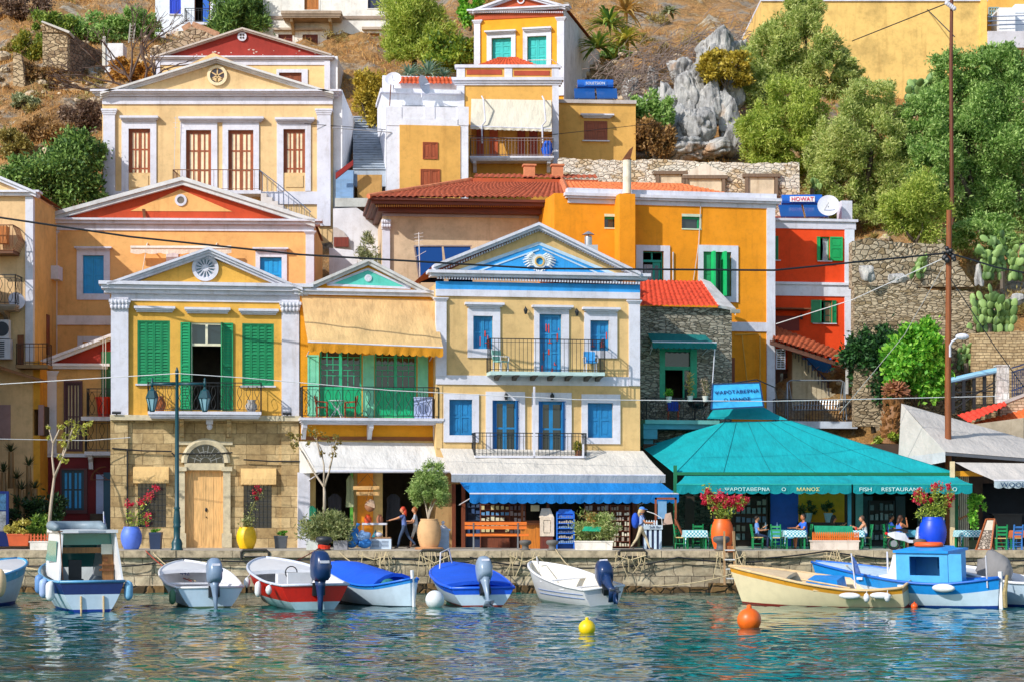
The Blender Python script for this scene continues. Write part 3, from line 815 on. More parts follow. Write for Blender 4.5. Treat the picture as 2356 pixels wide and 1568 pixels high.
for i,(g,ol)in enumerate(((ops[0],((707,733),(834,850))),(ops[1],((846,860),(960,984))))):
 u0,z0,u1,z1=h.rect(g);mb=MB();c=.07
 mb.box(u0,u0+c,.04,.2,z0,z1);mb.box(u1-c,u1,.04,.2,z0,z1);mb.box(u0+c,u1-c,.04,.2,z1-c,z1);um=(u0+u1)/2;mb.box(um-.06,um+.06,.05,.17,z0,z1-c)
 d=h.part('balcony_door',JADE,mb)
 zm=z0+(z1-z0)*.44
 for a,b_ in((u0+c,um-.06),(um+.06,u1-c)):
  mb=MB();mb.box(a,b_,.08,.13,z0,zm);mb.box(a+.1,b_-.1,.06,.08,z0+.12,zm-.15);h.part('lower_panel',paint('#0fae74',.45),mb,d)
  mb=MB();mb.box(a,b_,.13,.14,zm,z1-c);h.part('pane',GLASS,mb,d)
  mb=MB()
  for q,(x,y0,y1)in enumerate(((.33,0,.45),(.66,0,.3),(.33,.55,1),(.66,.35,.8))):mb.box(a+(b_-a)*x-.014,a+(b_-a)*x+.014,.09,.125,zm+(z1-c-zm)*y0,zm+(z1-c-zm)*y1)
  for y in(.3,.45,.6,.8):mb.box(a,b_,.088,.127,zm+(z1-c-zm)*y-.014,zm+(z1-c-zm)*y+.014)
  h.part('glazing_bar',JADE,mb,d)
 for a,b_ in ol:
  ua,_,ub,_=h.rect((a,820,b_,950));h.leaf(ua,ub,z0,z1-.3,-.05,pale,'panel',d,rows=2)
h.balcony((690,960,1021,974),(696,889,1008,960),1.1,style='scroll',brackets=(700,852,1005),brh=.62,step=.2)
h.boxes('beam',wood('#8c4f1c',along='x'),[(690,1003,1003,1012)],-.04,.1)
sh=[(726,1040,815,1259),(880,1040,1004,1259)]
h.wall((690,1010,1003,1262),stucco('#d8b878',.5),8,sh,rev=.5,name='shop_front',zbot=-.2,roof=False)
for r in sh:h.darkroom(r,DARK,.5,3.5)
h.boxes('pier',TRIM,[(686,1085,713,1260),(1008,1085,1030,1260)],-.5,.1)
mb=MB();h.bx(mb,(822,1060,858,1250),-.06,.1);h.part('orange_panel',paint('#f0930d',.5),mb)
for px in(814,880):
 pass
mb=MB();h.bx(mb,(806,1080,812,1245),-.3,-.1);h.part('post',paint('#5fae3e',.5),mb)
HB=h
YF=fabric('#f4cd90',.3,.14);
awning('patio_awning','large sunlit yellow fabric awning with scalloped edge over the jade balcony doors',h,(693,1000,680,690),(708,1019,786,799),1.75,22,YF,fabric('#eda32a',.35),20,folds=4,sag=.12)
WF=fabric('#e6e4e0',.15)
awning('patio_awning','plain white fabric awning over the dark shop entrance below the jade doors',h,(688,1000,1014,1018),(728,1046,1083,1083),2.1,0,WF,folds=5,sag=.05,sides=True,closedside=(0,),barr=.06)
h=Fac('neoclassical_house',(1003,86),(1472,87.4),GZ,'cream house with a blue pediment, blue shutters and two balconies')
CRM=stucco('#dab77c',.3);SKY=stucco('#2f9be0',.35)
ops=[(1088,727,1133,802),(1240,723,1291,862),(1357,737,1400,806)]
lops=[(1033,918,1086,1000),(1132,920,1191,1050),(1238,922,1298,1052),(1351,926,1409,1006)]
h.wall((1003,655,1472,884),CRM,9,ops)
h.wall((1003,884,1472,1060),CRM,9,lops,name='wall',roof=False)
h.gable((1003,636),(1240,522),(1472,640),CRM,.5,-.02)
h.gable((1003,636),(1240,522),(1472,640),CRM,.5,8.4)
h.pediment((998,608),(1240,511),(1474,626),[(7,.5),(7,.38)],TRIM,roofd=9,roofmat=tilemat('#b9633b'))
mb=MB()
for(q0,q1)in(((1006,626),(1240,529)),((1240,529),(1468,640))):
 for k in range(40):
  f=(k+.5)/40;p=h.pt(q0[0]+(q1[0]-q0[0])*f,q0[1]+(q1[1]-q0[1])*f,-.1);mb.obox(p,(.055,.2,.08))
for k in range(72):p=h.pt(1007+462*k/71,639+13*k/71-0,-.16);mb.obox(p,(.06,.16,.09))
h.part('dentil',TRIM,mb)
h.cornice((1001,627,1474,641),[(.5,.42),(.5,.28)])
mb=MB();h.bx(mb,(1003,651,1472,669),-.05,.1);h.part('blue_band',SKY,mb)
mb=MB();h.bx(mb,(1003,669,1472,684),-.10,.1);h.part('frieze',TRIM,mb)
a,b_,c=h.pt(1050,626,-.03),h.pt(1239,560,-.03),h.pt(1428,638,-.03)
mb=MB();mb.prism([a,b_,c],(0,-.03,0));h.part('tympanum',SKY,mb)
mb=MB()
for p,q,k in((a,b_,1),(b_,c,1)):
 mb.bar(p,q,.13,.10,up=(0,1,0));mb.bar(p+Vector((.3 if k else 0,0,-.05))*.5-Vector((0,0,.2)),q-Vector((0,0,.26)),.06,.12,up=(0,1,0))
h.part('tympanum_moulding',paint('#b9d2e4',.7),mb)
mb=MB();c=h.pt(1240,602,-.06);mb.disc(c,.30,28,th=.10,hole=.2);mb.disc(c,.21,24,th=.13,hole=.15,m=1)
for s_ in(-1,1):
 for k in range(7):
  a0=rad(-30+k*14);L_=.55-.05*abs(k-3);p0=c+Vector((s_*.3*math.cos(a0)*.9,-.04,.3*math.sin(a0)));p1=c+Vector((s_*(.3+L_*.75)*math.cos(a0*.8),-.06,(.25+L_*.45)*math.sin(a0)-.05))
  mb.tube([p0,p0.lerp(p1,.5)+Vector((0,-.03,.05)),p1],[.035,.05,.02],6)
for s_ in(-1,1):mb.tube([c+Vector((s_*(.02+.1*f),-.05,-.36-.08*math.sin(f*3.14)))for f in(0,.5,1,1.5,2)],.035,5)
h.part('relief',[paint('#d3dbe0',.7),paint('#d9b469',.6)],mb)
mb=MB();mb.disc(c,.15,20,th=.05);h.part('oculus',SKY,mb)
for r in((1003,684,1027,864),(1447,690,1472,886)):h.pilaster(r,.1,cap=8)
mb=MB();h.bx(mb,(1003,864,1472,885),-.06,.1);h.part('belt_course',TRIM,mb)
h.pilaster((1003,886,1017,1030),.03,stucco('#dab77c',.3))
RED=paint('#d8452c',.6)
h.window(ops[0],2,BLUE,'panel',surround=(13,17,17,20),hood=(1068,697,1158,710),m2=BLUE2)
h.window(ops[2],2,BLUE,'panel',surround=(14,18,19,17),hood=(1338,708,1424,721),m2=BLUE2)
h.window(ops[1],2,BLUE,'panel',surround=(12,15,17,2),hood=(1222,703,1316,716),m2=BLUE2,rows=3,name='balcony_door')
mb=MB()
for r,n in((ops[0],5),(ops[1],12),(ops[2],4)):
 u0,z0,u1,z1=h.rect(r)
 for k in range(n):
  x=R.uniform(u0+.1,u1-.1);z=z0+(z1-z0)*R.random()**1.8*.85;hh=R.uniform(.06,.4)
  mb.box(x,x+R.uniform(.02,.05),.085,.1,z,z+hh)
  if R.random()<.6:mb.box(x-R.uniform(0,.15),x+.1,.084,.1,z,z+.03)
h.part('flaked_paint',RED,mb)
h.window(lops[0],2,BLUE2,'panel',surround=(13,13,15,16),rows=2)
h.window(lops[3],2,BLUE2,'panel',surround=(14,20,17,14),rows=2)
DBL=paint('#1668ad',.5)
for r in lops[1:3]:
 d=h.window(r,2,BLUE2,'glass',surround=(15,20,16,0),rows=2,m2=GLASS,name='balcony_door',cols=1)
 u0,z0,u1,z1=h.rect(r)
 h.leaf(u0-.01,u0+.2,z0,z1,-.02,DBL,'panel',d,rows=3,ang=rad(-30));h.leaf(u1-.14,u1+.05,z0,z1,-.02,DBL,'panel',d,rows=3,ang=rad(30),hinge='R')
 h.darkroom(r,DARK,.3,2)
mb=MB()
for px in(1109,1215,1323):h.bx(mb,(px-6,905,px+6,1035),-.02,.05)
h.balcony((1128,854,1391,862),(1128,780,1391,855),1.05,style='bars',brackets=(1145,1186,1228,1268,1308,1352,1378),brh=.18,step=.17,brmat=wood('#4c4a44'),moulded=False,mat_slab=paint('#b9d3cf',.7),brd=1.0)
h.balcony((1093,1047,1348,1052),(1093,995,1348,1047),1.0,style='bars',step=.15,moulded=False)
def lantern_on(h,px,py):
 mb=MB();c=h.pt(px,py,-.18);mb.lathe(c-Vector((0,0,.12)),[(.03,0),(.05,.02),(.085,.16)],8);mb.lathe(c+Vector((0,0,.04)),[(.10,0),(.06,.07),(.015,.12)],8)
 mb.tube([c+Vector((0,.18,.1)),c+Vector((0,.06,.2)),c+Vector((0,0,.14))],.015,5);return h.part('wall_lamp',IRON,mb)
for q in((1209,716),(1327,720),(1164,912),(1270,912)):lantern_on(h,*q)
sh=[(1040,1112,1462,1259)]
h.wall((1003,1060,1472,1262),stucco('#b48f5e',.5),9,sh,rev=.3,name='shop_front',zbot=-.2,roof=False)
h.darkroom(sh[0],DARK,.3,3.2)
WB=wood('#7a3c20')
h.boxes('door_post',WB,[(1040,1112,1048,1259),(1062,1112,1070,1259),(1455,1112,1466,1259)],-.1,.1)
mb=MB();h.bx(mb,(1226.5,888,1231,1052),-1.0,-.94);h.part('pole',TRIM,mb)
mb=MB();h.bx(mb,(1339.5,1020,1343.5,1052),-1.12,-1.06);h.part('pole',TRIM,mb)
HC=h
CF=fabric('#e2dbcf',.12);BLF=fabric('#1d8fe0',.3)
awning('shop_canopy','cream fabric canopy roof with grey edge above the blue shop awning',h,(1012,1478,1030,1036),(1038,1530,1090,1092),2.6,20,CF,fabric('#a3abb4',.1),1,folds=7,sag=.02,arms=False,ripple=.01)
awning('shop_awning','bright blue scalloped awning over the souvenir shop front',h,(1058,1522,1108,1110),(1080,1561,1134,1134),3.3,22,BLF,fabric('#1583d6',.3),22,folds=9,sag=.03,w0=-2.65)
h=Fac('stone_house',(1472,90.5),(1683,91.5),GZ,'grey rubble stone house with green balcony door and bright red tiled roof')
RUB=rubble('#aaa392','#77715f','#4d4a42',3.3,2.8)
ops=[(1517,802,1603,918)]
h.wall((1472,706,1683,1262),RUB,6,ops)
ea,eb=h.pt(1472,706,-.25),h.pt(1655,708,-.25);ra,rb=h.pt(1472,646,2.6),h.pt(1612,648,2.6)
tiled('roof',tilemat('#d8492a'),ea,eb,rb,ra,h.root,.24,.36)
mb=MB();d=h.pt(1692,712,-.15);e=h.pt(1612,645,2.6);mb.prism([eb+Vector((-.05,0,.12)),d+Vector((0,0,.05)),d-Vector((0,0,.15)),e+Vector((.5,.1,-.05)),e+Vector((0,.1,.12))],(0,.02,-.12));h.part('roof_edge',GREYW,mb)
mb=MB();h.bx(mb,(1683,712,1702,720),-.5,-.3);h.part('gutter',paint('#9a9a90',.6),mb)
u0,z0,u1,z1=h.rect(ops[0]);gm=paint('#1f9b74',.5,.2)
mb=MB();mb.box(u0,u0+.25,.0,.2,z0,z1);mb.box(u1-.3,u1,.0,.2,z0,z1);mb.box(u0+.25,u1-.3,.05,.2,z1-.12,z1);zt=h.uz(1560,842)[1];mb.box(u0+.25,u1-.3,.05,.2,zt-.15,zt);mb.box(u1-.62,u1-.55,.08,.16,z0,zt-.15)
d=h.part('balcony_door',gm,mb);mb=MB();mb.box(u0+.25,u1-.3,.12,.14,zt,z1-.12);mb.box(u1-.55,u1-.3,.12,.14,z0,zt-.15);h.part('pane',GLASS,mb,d)
h.darkroom(ops[0],DARK,.3,2.5)
h.balcony((1484,965,1655,974),(1487,915,1655,966),1.3,style='scroll',step=.2,moulded=False,mat_slab=paint('#6fb6b4',.7))
mb=MB()
for a,b_ in((1480,1512),(1622,1652)):h.bx(mb,(a,978,b_,1008),-1.1,-.2);h.bx(mb,(a+(0 if a<1500 else 10),1008,b_-(10 if a<1500 else 0),1024),-.8,-.2)
h.bx(mb,(1480,974,1652,986),-1.15,.0);h.part('balcony_support',paint('#4f9fb5',.7),mb)
HD=h
awning('window_awning','small dark teal awning over the green door of the stone house',h,(1490,1622,766,770),(1500,1648,786,788),1.1,14,fabric('#177f7c',.25),None,12,folds=4,sag=.05)
mb=MB();mb.tube([h.pt(1636,917,-.9),h.pt(1644,802,-1.1)],.025);mb.tube([h.pt(1497,800,-1.1),h.pt(1500,790,-.1)],.02);mb.build('awning_pole',TRIM,h.root)
h=Fac('orange_house',(1275,94),(1782,96),6,'deep orange house with chimney block, green shutters and white cornice')
ORG=stucco('#ea940a',.22)
ops=[(1390,496,1425,524),(1568,496,1613,526),(1478,578,1526,655),(1617,580,1681,682)]
h.wall((1275,452,1782,960),ORG,8,ops,zbot=-3)
h.cornice((1308,440,1782,474),[(.35,.08),(.2,.3),(.15,.22),(.3,.06)],name='cornice')
mb=MB();h.bx(mb,(1764,474,1783,960),-.08,.3);h.bx(mb,(1683,741,1764,762),-.07,.1);h.part('corner_trim',TRIM,mb)
mb=MB();h.bx(mb,(1425,446,1461,648),-.95,.0);h.part('chimney',ORG,mb)
mb=MB();c=h.pt(1442,446,-.5);mb.lathe(c,[(.19,0),(.19,1.45),(.2,1.45),(.2,1.5)],16);fl=h.part('flue',stucco('#e8dcc4',.5),mb,smooth=False)
mb=MB();mb.lathe(c+Vector((0,0,1.5)),[(.2,0),(.21,.06)],16);mb.prism([c+Vector((-.22,0,1.52)),c+Vector((.15,0,1.52)),c+Vector((.3,0,2.15)),c+Vector((.12,0,2.0))],(0,.06,0));h.part('cowl',RUST,mb,fl)
for r in ops[:2]:
 u0,z0,u1,z1=h.rect(r);mb=MB();mb.box(u0,u1,.14,.2,z0,z1);wn_=h.part('window',glass('#3a3a36'),mb)
 mb=MB();mb.box(u0,u1,-.03,.16,z1-.06,z1+.06);mb.box(u0,u1,-.03,.1,z0-.06,z0);mb.box(u1-.07,u1,.02,.16,z0,z1);h.part('frame',paint('#cbd8bd',.6),mb,wn_)
 mb=MB();mb.box(u0,u1,.1,.18,z1-.16,z1-.06);mb.box(u1-.17,u1-.1,.08,.18,z0,z1-.16);h.part('sash',GREEN2,mb,wn_)
tg=paint('#139b86',.5)
wn_=h.window(ops[2],0,tg,surround=(16,13,14,0),w=.25)
u0,z0,u1,z1=h.rect(ops[2]);zt=h.uz(1500,597)[1]
mb=MB();mb.box(u0,u1,.2,.3,zt-.1,zt);mb.box((u0+u1)/2-.03,(u0+u1)/2+.03,.2,.3,zt,z1);mb.box((u0+u1)/2+.05,u1-.08,.26,.3,z0,zt-.1);h.part('sash',tg,mb,wn_)
mb=MB();mb.box((u0+u1)/2+.15,u1-.18,.24,.262,z0+.1,zt-.25);h.part('pane',GLASS,mb,wn_)
mb=MB()
for k in range(5):mb.tube([(u0+.18+k*.09,.34,zt-.2),(u0+.2+k*.09,.36,z0)],.055,6)
h.part('curtain',fabric('#c9c3c9',.3),mb,wn_)
h.darkroom(ops[2],DARK,.4,2)
wn_=h.window(ops[3],0,GREEN,surround=(12,15,16,13),w=.25)
u0,z0,u1,z1=h.rect(ops[3]);W=u1-u0
h.leaf(u0+.02,u0+.5,z0,z1,.12,GREEN,'panel',wn_,ang=rad(12));h.leaf(u1-.48,u1-.02,z0,z1,.12,GREEN,'panel',wn_,ang=rad(-12),hinge='R')
LG=paint('#19c06c',.5)
for x in(u0+W*.32,u0+W*.72):mb=MB();mb.box(x-.05,x+.05,-.42,.1,z0,z1);h.part('shutter',LG,mb,wn_)
mb=MB();mb.box(u0+W*.38,u0+W*.66,.24,.28,z0,z1);h.part('pane',glass('#234a4a'),mb,wn_)
h.darkroom(ops[3],DARK,.4,2)
a,b_,c,d=h.pt(1310,441,.3),h.pt(1690,452,.3),h.pt(1560,425,4),h.pt(1300,420,4)
tiled('roof',tilemat('#dd7a48'),a,b_,c,d,h.root,.24,.36)
mb=MB()
for a,b_ in((1714,1690),(1717,1712)):pass
mb.tube([h.pt(1918*.854-0,470,-.06),h.pt(1690,640,-.2)],.02,5)if False else None
mb.tube([h.pt(1612,462,-.06),h.pt(1607,560,-.06),h.pt(1594,650,-.06)],.018,5);mb.tube([h.pt(1548,580,-.06),h.pt(1548,645,-.06)],.035,5);h.part('cable',GREYW,mb)
mb=MB();h.bx(mb,(1683,762,1765,790),-.1,-.02);
mb=MB();mb.tube([h.pt(1690,770,-.2),h.pt(1748,768,-.2),h.pt(1748,880,-.2)],.04,6);mb.tube([h.pt(1706,770,-.2),h.pt(1720,895,-.3)],.03,6);h.part('pipe',paint('#d8a040',.6),mb)
mb=MB();h.bx(mb,(1683,822,1690,888),-.04,.0);h.part('side_door',BROWN,mb)
HE=h
h=Fac('red_house',(1760,98),(1963,98.6),9,'vivid red orange house with white corner trim and green shutters')
RO=stucco('#ee4708',.2)
ops=[(1884,545,1908,600),(1878,691,1914,743),(1770,543,1790,598)]
h.wall((1760,506,1963,1000),RO,7,ops,zbot=-4)
h.cornice((1760,504,1966,527),[(.25,.15),(.75,.05)],mat=TRIM)
mb=MB();h.bx(mb,(1943,526,1965,656),-.05,.2);h.bx(mb,(1760,649,1967,655),-.14,.2);h.bx(mb,(1760,655,1965,681),-.06,.2);h.bx(mb,(1943,681,1967,870),-.05,.2);h.bx(mb,(1965,655,1969,800),-.2,0);h.part('corner_trim',stucco('#dfe4ee',.15),mb)
g1=paint('#18a75a',.5)
wn_=h.window(ops[0],0,g1,w=.15,sill=(.1,.05,.1));u0,z0,u1,z1=h.rect(ops[0])
h.leaf(u1,u1+.62,z0,z1,-.04,g1,'panel',wn_);h.leaf(u0-.12,u0+.03,z0,z1,-.02,g1,'panel',wn_)
mb=MB()
for k in range(4):mb.tube([(u0+.25+k*.07,.2,z1),(u0+.28+k*.06,.22,(z0+z1)/2),(u0+.24+k*.07,.2,z0)],[.05,.035,.05],6)
h.part('curtain',fabric('#d9dde6',.3),mb,wn_);h.darkroom(ops[0],DARK,.35,2)
wn_=h.window(ops[1],0,GREEN,w=.15,sill=(.2,.05,.1));u0,z0,u1,z1=h.rect(ops[1])
h.leaf(u0-.28,u0+.2,z0,z1,-.03,GREEN,'panel',wn_,ang=rad(15));h.leaf(u1-.02,u1+.18,z0,z1,-.03,GREEN,'panel',wn_)
mb=MB();mb.box(u0+.4,u1,.16,.2,z0,z1);h.part('sash',paint('#167c5c',.5),mb,wn_);mb=MB()
for k in range(3):mb.box(u0+.47,u1-.06,.14,.165,z0+.08+k*.32,z0+.34+k*.32)
h.part('pane',glass('#8c8466',.2),mb,wn_);h.darkroom(ops[1],DARK,.35,2)
wn_=h.window(ops[2],1,GREEN,w=.03,sill=(.1,.05,.1))
mb=MB();c=h.pt(1843,738-10,-.2);mb.lathe(c,[(.05,-.15),(.09,.05),(.02,.15)],8);mb.bar(c+Vector((0,.2,.1)),c,.03);h.part('wall_lamp',IRON,mb)
mb=MB();h.bx(mb,(1785,727,1838,760),-.05,.0);dr=h.part('upper_door',paint('#7b2216',.6),mb);mb=MB();h.bx(mb,(1785,708,1866,711),-.9,0);h.part('rail',RUST,mb,dr)
mb=MB();h.bx(mb,(1936,462,1960,506),.6,1.4);h.part('chimney',TRIM,mb)
ea,eb=h.pt(1782,760,-2.6),h.pt(1976,838,-2.6);ra,rb=h.pt(1784,740,-.2),h.pt(1988,823,-.2)
mb=MB();mb.prism([h.pt(1772,757,-.9),h.pt(1984,834,-.9),h.pt(1984,846,-.9),h.pt(1772,769,-.9)],(0,.12,0));mb.prism([h.pt(1772,782,-2.4),h.pt(1960,842,-2.4),h.pt(1960,852,-2.4),h.pt(1772,792,-2.4)],(0,.12,0))
n=14
for k in range(n):
 f=k/(n-1);a=h.pt(1778+196*f,758+76*f,-.85);b_=h.pt(1778+176*f,786+60*f,-2.4);mb.bar(a,b_,.08,.1)
lt=h.part('lean_to_frame',wood('#6b4534',along='x'),mb)
tiled('lean_to_roof',tilemat('#a8512e'),h.pt(1775,782,-2.5),h.pt(1962,842,-2.5),h.pt(1990,830,-.8),h.pt(1785,752,-.8),h.root,.24,.4)
mb=MB();h.bx(mb,(1946,835,1951,905),-2.4,-2.3);h.part('post',GREYW,mb)
mb=MB()
for k in range(9):h.bx(mb,(1822+k*11,800+k*13,1835+k*11,980),-.9,-.0)
h.part('stairs',stucco('#c9b99a',.5),mb)
mb=MB();h.bx(mb,(1843,822,1912,1000),-.06,-.0);h.part('blue_panel',paint('#2a7fd0',.6),mb)
mb=MB();mb.bar(h.pt(1822,790,-.95),h.pt(1905,878,-.95),.04)
for k in range(12):mb.bar(h.pt(1822+k*7.5,790+k*8,-.95),h.pt(1822+k*7.5,815+k*8.5,-.95),.025)
h.part('stair_rail',paint('#1d2f57',.5),mb)
mb=MB();h.bx(mb,(1783,848,1833,920),-.08,.02);d=h.part('side_door',paint('#5b2c1c',.6),mb);mb=MB();h.bx(mb,(1794,858,1822,905),-.1,-.08);h.part('pane',glass('#41302c'),mb,d)
mb=MB();h.bx(mb,(1785,802,1806,848),-2.0,-1.9);ac=h.part('vent_grille',TRIM,mb);mb=MB()
for i in range(2):
 for k in range(8):h.bx(mb,(1788+i*9,805+k*5.2,1795+i*9,808+k*5.2),-2.03,-2.0)
h.part('slot',DARK,mb,ac)
h.balcony((1784,968,1972,984),(1784,918,1960,970),2.6,style='bars',step=.14,moulded=False,mat_slab=stucco('#c9d2de',.4))
mb=MB();h.bx(mb,(1780,984,1950,1130),-.4,0);h.part('lower_wall',stucco('#d98d12',.4),mb)
HF=h
c0=h.pt(1876,966,-1.9);sw=thing('garden_swing','grey metal garden swing seat on the balcony of the red house','swing',h.root.matrix_basis@c0)
SM=paint('#9aa4ad',.4,.1,.5);z0=0;W=1.35
mb=MB()
for s_ in(-1,1):
 mb.tube([(s_*W,-.5,0),(s_*(W-.03),-.05,1.75),(s_*(W-.2),0,1.85)],.03);mb.tube([(s_*W,.5,0),(s_*(W-.03),.05,1.75)],.03)
mb.tube([(-W+.2,0,1.85),(W-.2,0,1.85)],.03);mb.build('frame',SM,sw)
mb=MB()
for k in range(16):x=-1.0+k*2/15;mb.bar((x,.15,.5),(x+.06,.28,.95),.03)
for z,y in((.5,.15),(.95,.28),(.48,-.35),(.72,.2)):mb.tube([(-1.05,y,z),(1.05,y,z)],.022)
mb.build('backrest',SM,sw)
mb=MB()
for k in range(16):x=-1.0+k*2/15;mb.bar((x,.15,.48),(x,-.35,.46),.03)
mb.build('seat',SM,sw)
for s_ in(-1,1):mb=MB();mb.tube([(s_*1.05,-.1,.48),(s_*(W-.1),0,1.8)],.015);mb.build('hanger',SM,sw)
h=Fac('neoclassical_house',(113,91.5),(722,92),3,'peach house with an orange red pediment and bright azure shutters')
PCH=stucco('#e9b06a',.25);PED=stucco('#c4471f',.3)
ops=[(191,588,239,676),(598,592,648,672)]
h.wall((113,512,722,1200),PCH,8,ops,zbot=-2)
h.gable((118,505),(419,415),(722,507),PED,.5,-.02);h.gable((118,505),(419,415),(722,507),PCH,.4,7.5)
h.pediment((120,488),(419,406),(724,503),[(9,.40),(10,.30)],stucco('#d9d9d8',.4),roofd=8,roofmat=tilemat('#b9633b'))
mb=MB();a,b_,c=(h.pt(*q,-.022)for q in((300,486),(415,436),(534,487)));mb.prism([a,b_,c],(0,-.02,0));h.part('tympanum',PCH,mb)
mb=MB();c=h.pt(416,461,-.04);mb.disc(c,.26,24,th=.06,hole=.16);o=h.part('oculus',TRIM,mb);mb=MB();mb.disc(c,.16,20,th=.02);h.part('pane',glass('#6b5a48'),mb,o)
h.cornice((110,505,725,517),[(.4,.40),(.6,.26)]);h.boxes('frieze',TRIM,[(113,517,722,531)],-.06,.2)
h.pilaster((113,531,131,815),.1,cap=7);h.pilaster((703,531,722,1000),.1,cap=7)
h.window(ops[0],2,AZURE,'panel',surround=(14,13,14,14),hood=(173,569,258,578),w=.1)
h.window(ops[1],2,AZURE,'panel',surround=(10,13,12,14),hood=(582,571,664,580),w=.1)
h.boxes('belt_course',stucco('#e6dcdc',.2),[(113,727,722,736),(113,736,722,748)],-.09,.1)
h.boxes('frame',TRIM,[(178,773,256,785),(178,785,190,830)],-.05,.1)
mb=MB();h.bx(mb,(300,566,532,571),-.55,-.5);mb.tube([h.pt(300,568,-.5),h.pt(532,568,-.5)],.05)
A=h.pt(300,570,-.5);B=h.pt(532,570,-.5);vs=[]
for j in range(3):
 for i in range(81):
  p=A.lerp(B,i/80);vs.append((p.x,p.y,p.z-j*.5*(.22+.06*abs(math.sin(i/80*22)))))
aw=h.part('retracted_awning',FROST,mb);npmesh('valance',vs,gridfaces(81,3),fabric('#ece2d2',.2),aw)
for px in(337,497):
 mb=MB();mb.tube([h.pt(px,566,-.5),h.pt(px+2,560,.0)],.03);mb.tube([h.pt(px,570,-.5),h.pt(px-14,650,-.15)],.022);h.part('arm',FROST,mb,aw)
mb=MB();h.bx(mb,(382,582,410,640),-.05,.05);h.part('frame',TRIM,mb)
mb=MB();a=h.pt(333,506,-.35);b_=h.pt(330,482,-.05);mb.bar(a,b_,.12,.05);h.part('roof_strut',RUST,mb)
HG=h
h=Fac('shaded_house',(95,88.5),(262,88.8),GZ,'shaded house with a maroon ground floor, ochre upper floor and half hidden pediment')
OCS=stucco('#cfa264',.4);MAR=stucco('#6d1c22',.4)
ops=[(151,880,186,1035),(142,1080,193,1172)]
h.wall((95,838,262,1046),OCS,6,ops[:1]);h.wall((96,1046,262,1260),MAR,6,ops[1:],name='ground_storey',zbot=-.3,roof=False)
mb=MB();mb.prism([h.pt(100,838,-.02),h.pt(262,838,-.02),h.pt(262,772,-.02)],(0,.5,0));h.part('pediment_wall',stucco('#9a2c20',.3),mb)
mb=MB();h.rake(mb,(93,828),(262,764),7,-.35,.2);h.rake(mb,(96,835),(262,771),8,-.25,.2);h.part('raking_cornice',TRIM,mb)
h.cornice((92,836,240,848),[(.5,.3),(.5,.2)]);h.pilaster((97,852,130,1046),.12,cap=10)
h.boxes('belt_course',TRIM,[(95,1042,262,1050)],-.12,.1)
PLUM=paint('#4a1620',.5);SAND=paint('#c9b084',.6)
h.window(ops[0],2,PLUM,'strip',m2=SAND,rows=2,cols=2,name='balcony_door',w=.08,surround=(4,5,4,2),trim=PLUM)
h.window(ops[1],2,paint('#0e3a4c',.5),'strip',m2=paint('#2a9fe0',.5),rows=2,cols=2,w=.06,surround=(3,4,8,8),trim=PLUM)
h.balcony((186,957,258,966),(200,893,258,957),.9,style='scroll',moulded=False,step=.2)
h.balcony((194,1037,260,1046),(196,965,260,1037),.7,style='scroll',brackets=(208,),brh=.6,moulded=False,step=.2,brd=.5)
mb=MB();h.bx(mb,(233,808,262,955),-.12,-.05);h.part('shutter',paint('#0e5d33',.5),mb)
h.boxes('door_frame',paint('#9fb0d8',.6),[(221,1090,238,1180)],-.08,.05)
mb=MB();h.bx(mb,(238,1085,260,1259),-.06,.05);h.bx(mb,(241,1095,257,1165),-.08,-.06);h.part('street_door',paint('#15506b',.5),mb)
mb=MB();a0=h.pt(248,1102,0);pts=[]
for k in range(9):a=math.pi/2*k/8;pts.append(Vector((h.pt(212,1102,0).x+.6*(1-math.cos(a)),-.5,h.pt(212,1102,-.5).z+.55*math.sin(a))))
mb.tube(pts,.025);mb.tube([p+Vector((0,.48,0))for p in pts],.02);mb.tube([pts[0],pts[0]+Vector((1.0,0,0))],.018);mb.tube([pts[4],pts[0]+Vector((.7,0,0))],.015);h.part('door_canopy',RUST,mb)
mb=MB();h.bx(mb,(207,1180,236,1212),-.35,-.05);h.part('meter_box',DARK,mb)
mb=MB();mb.tube([h.pt(237,775,-1.0),h.pt(237,958,-1.0)],.018);mb.tube([h.pt(243,780,-.3),h.pt(243,955,-.3)],.018);mb.tube([h.pt(237,775,-1.0),h.pt(275,775,-1.0)],.018);h.part('awning_frame',GREYW,mb)
HH=h
h=Fac('tall_house',(-260,87),(75,87),GZ,'cream and ochre house cut by the left edge, with curved balcony and air conditioners')
CLW=stucco('#dbb888',.35)
h.wall((-260,445,75,830),CLW,5.5,[],zbot=0)
mb=MB()
for q in((76,448,830),):mb.box(h.uz(75,600)[0]+.012,h.uz(75,600)[0]+.03,.01,5.5,0,h.uz(75,450)[1]);
h.part('side_wall',stucco('#e0b268',.35),mb)
h.gable((-260,445),(-92,372),(75,445),CLW,.5,-.02)
h.pediment((-262,438),(-92,366),(82,440),[(6,.4),(7,.28)],TRIM,roofd=6,roofmat=tilemat('#b9633b'))
h.cornice((-262,440,78,452),[(.4,.35),(.6,.22)]);h.pilaster((58,452,76,830),.08)
h.boxes('belt_course',TRIM,[(-260,505,60,509)],-.05,.1)if False else None
mb=MB();mb.box(-9.5,4.5,-5.5,-1.0,0,11.4);mb.prism([(-9.5,-5.5,11.4),(4.5,-5.5,11.4),(-2.5,-5.5,13)],(0,4.5,0));h.part('shade_block',CLW,mb)  # unseen gabled block, added out of view to cast shade on the left houses
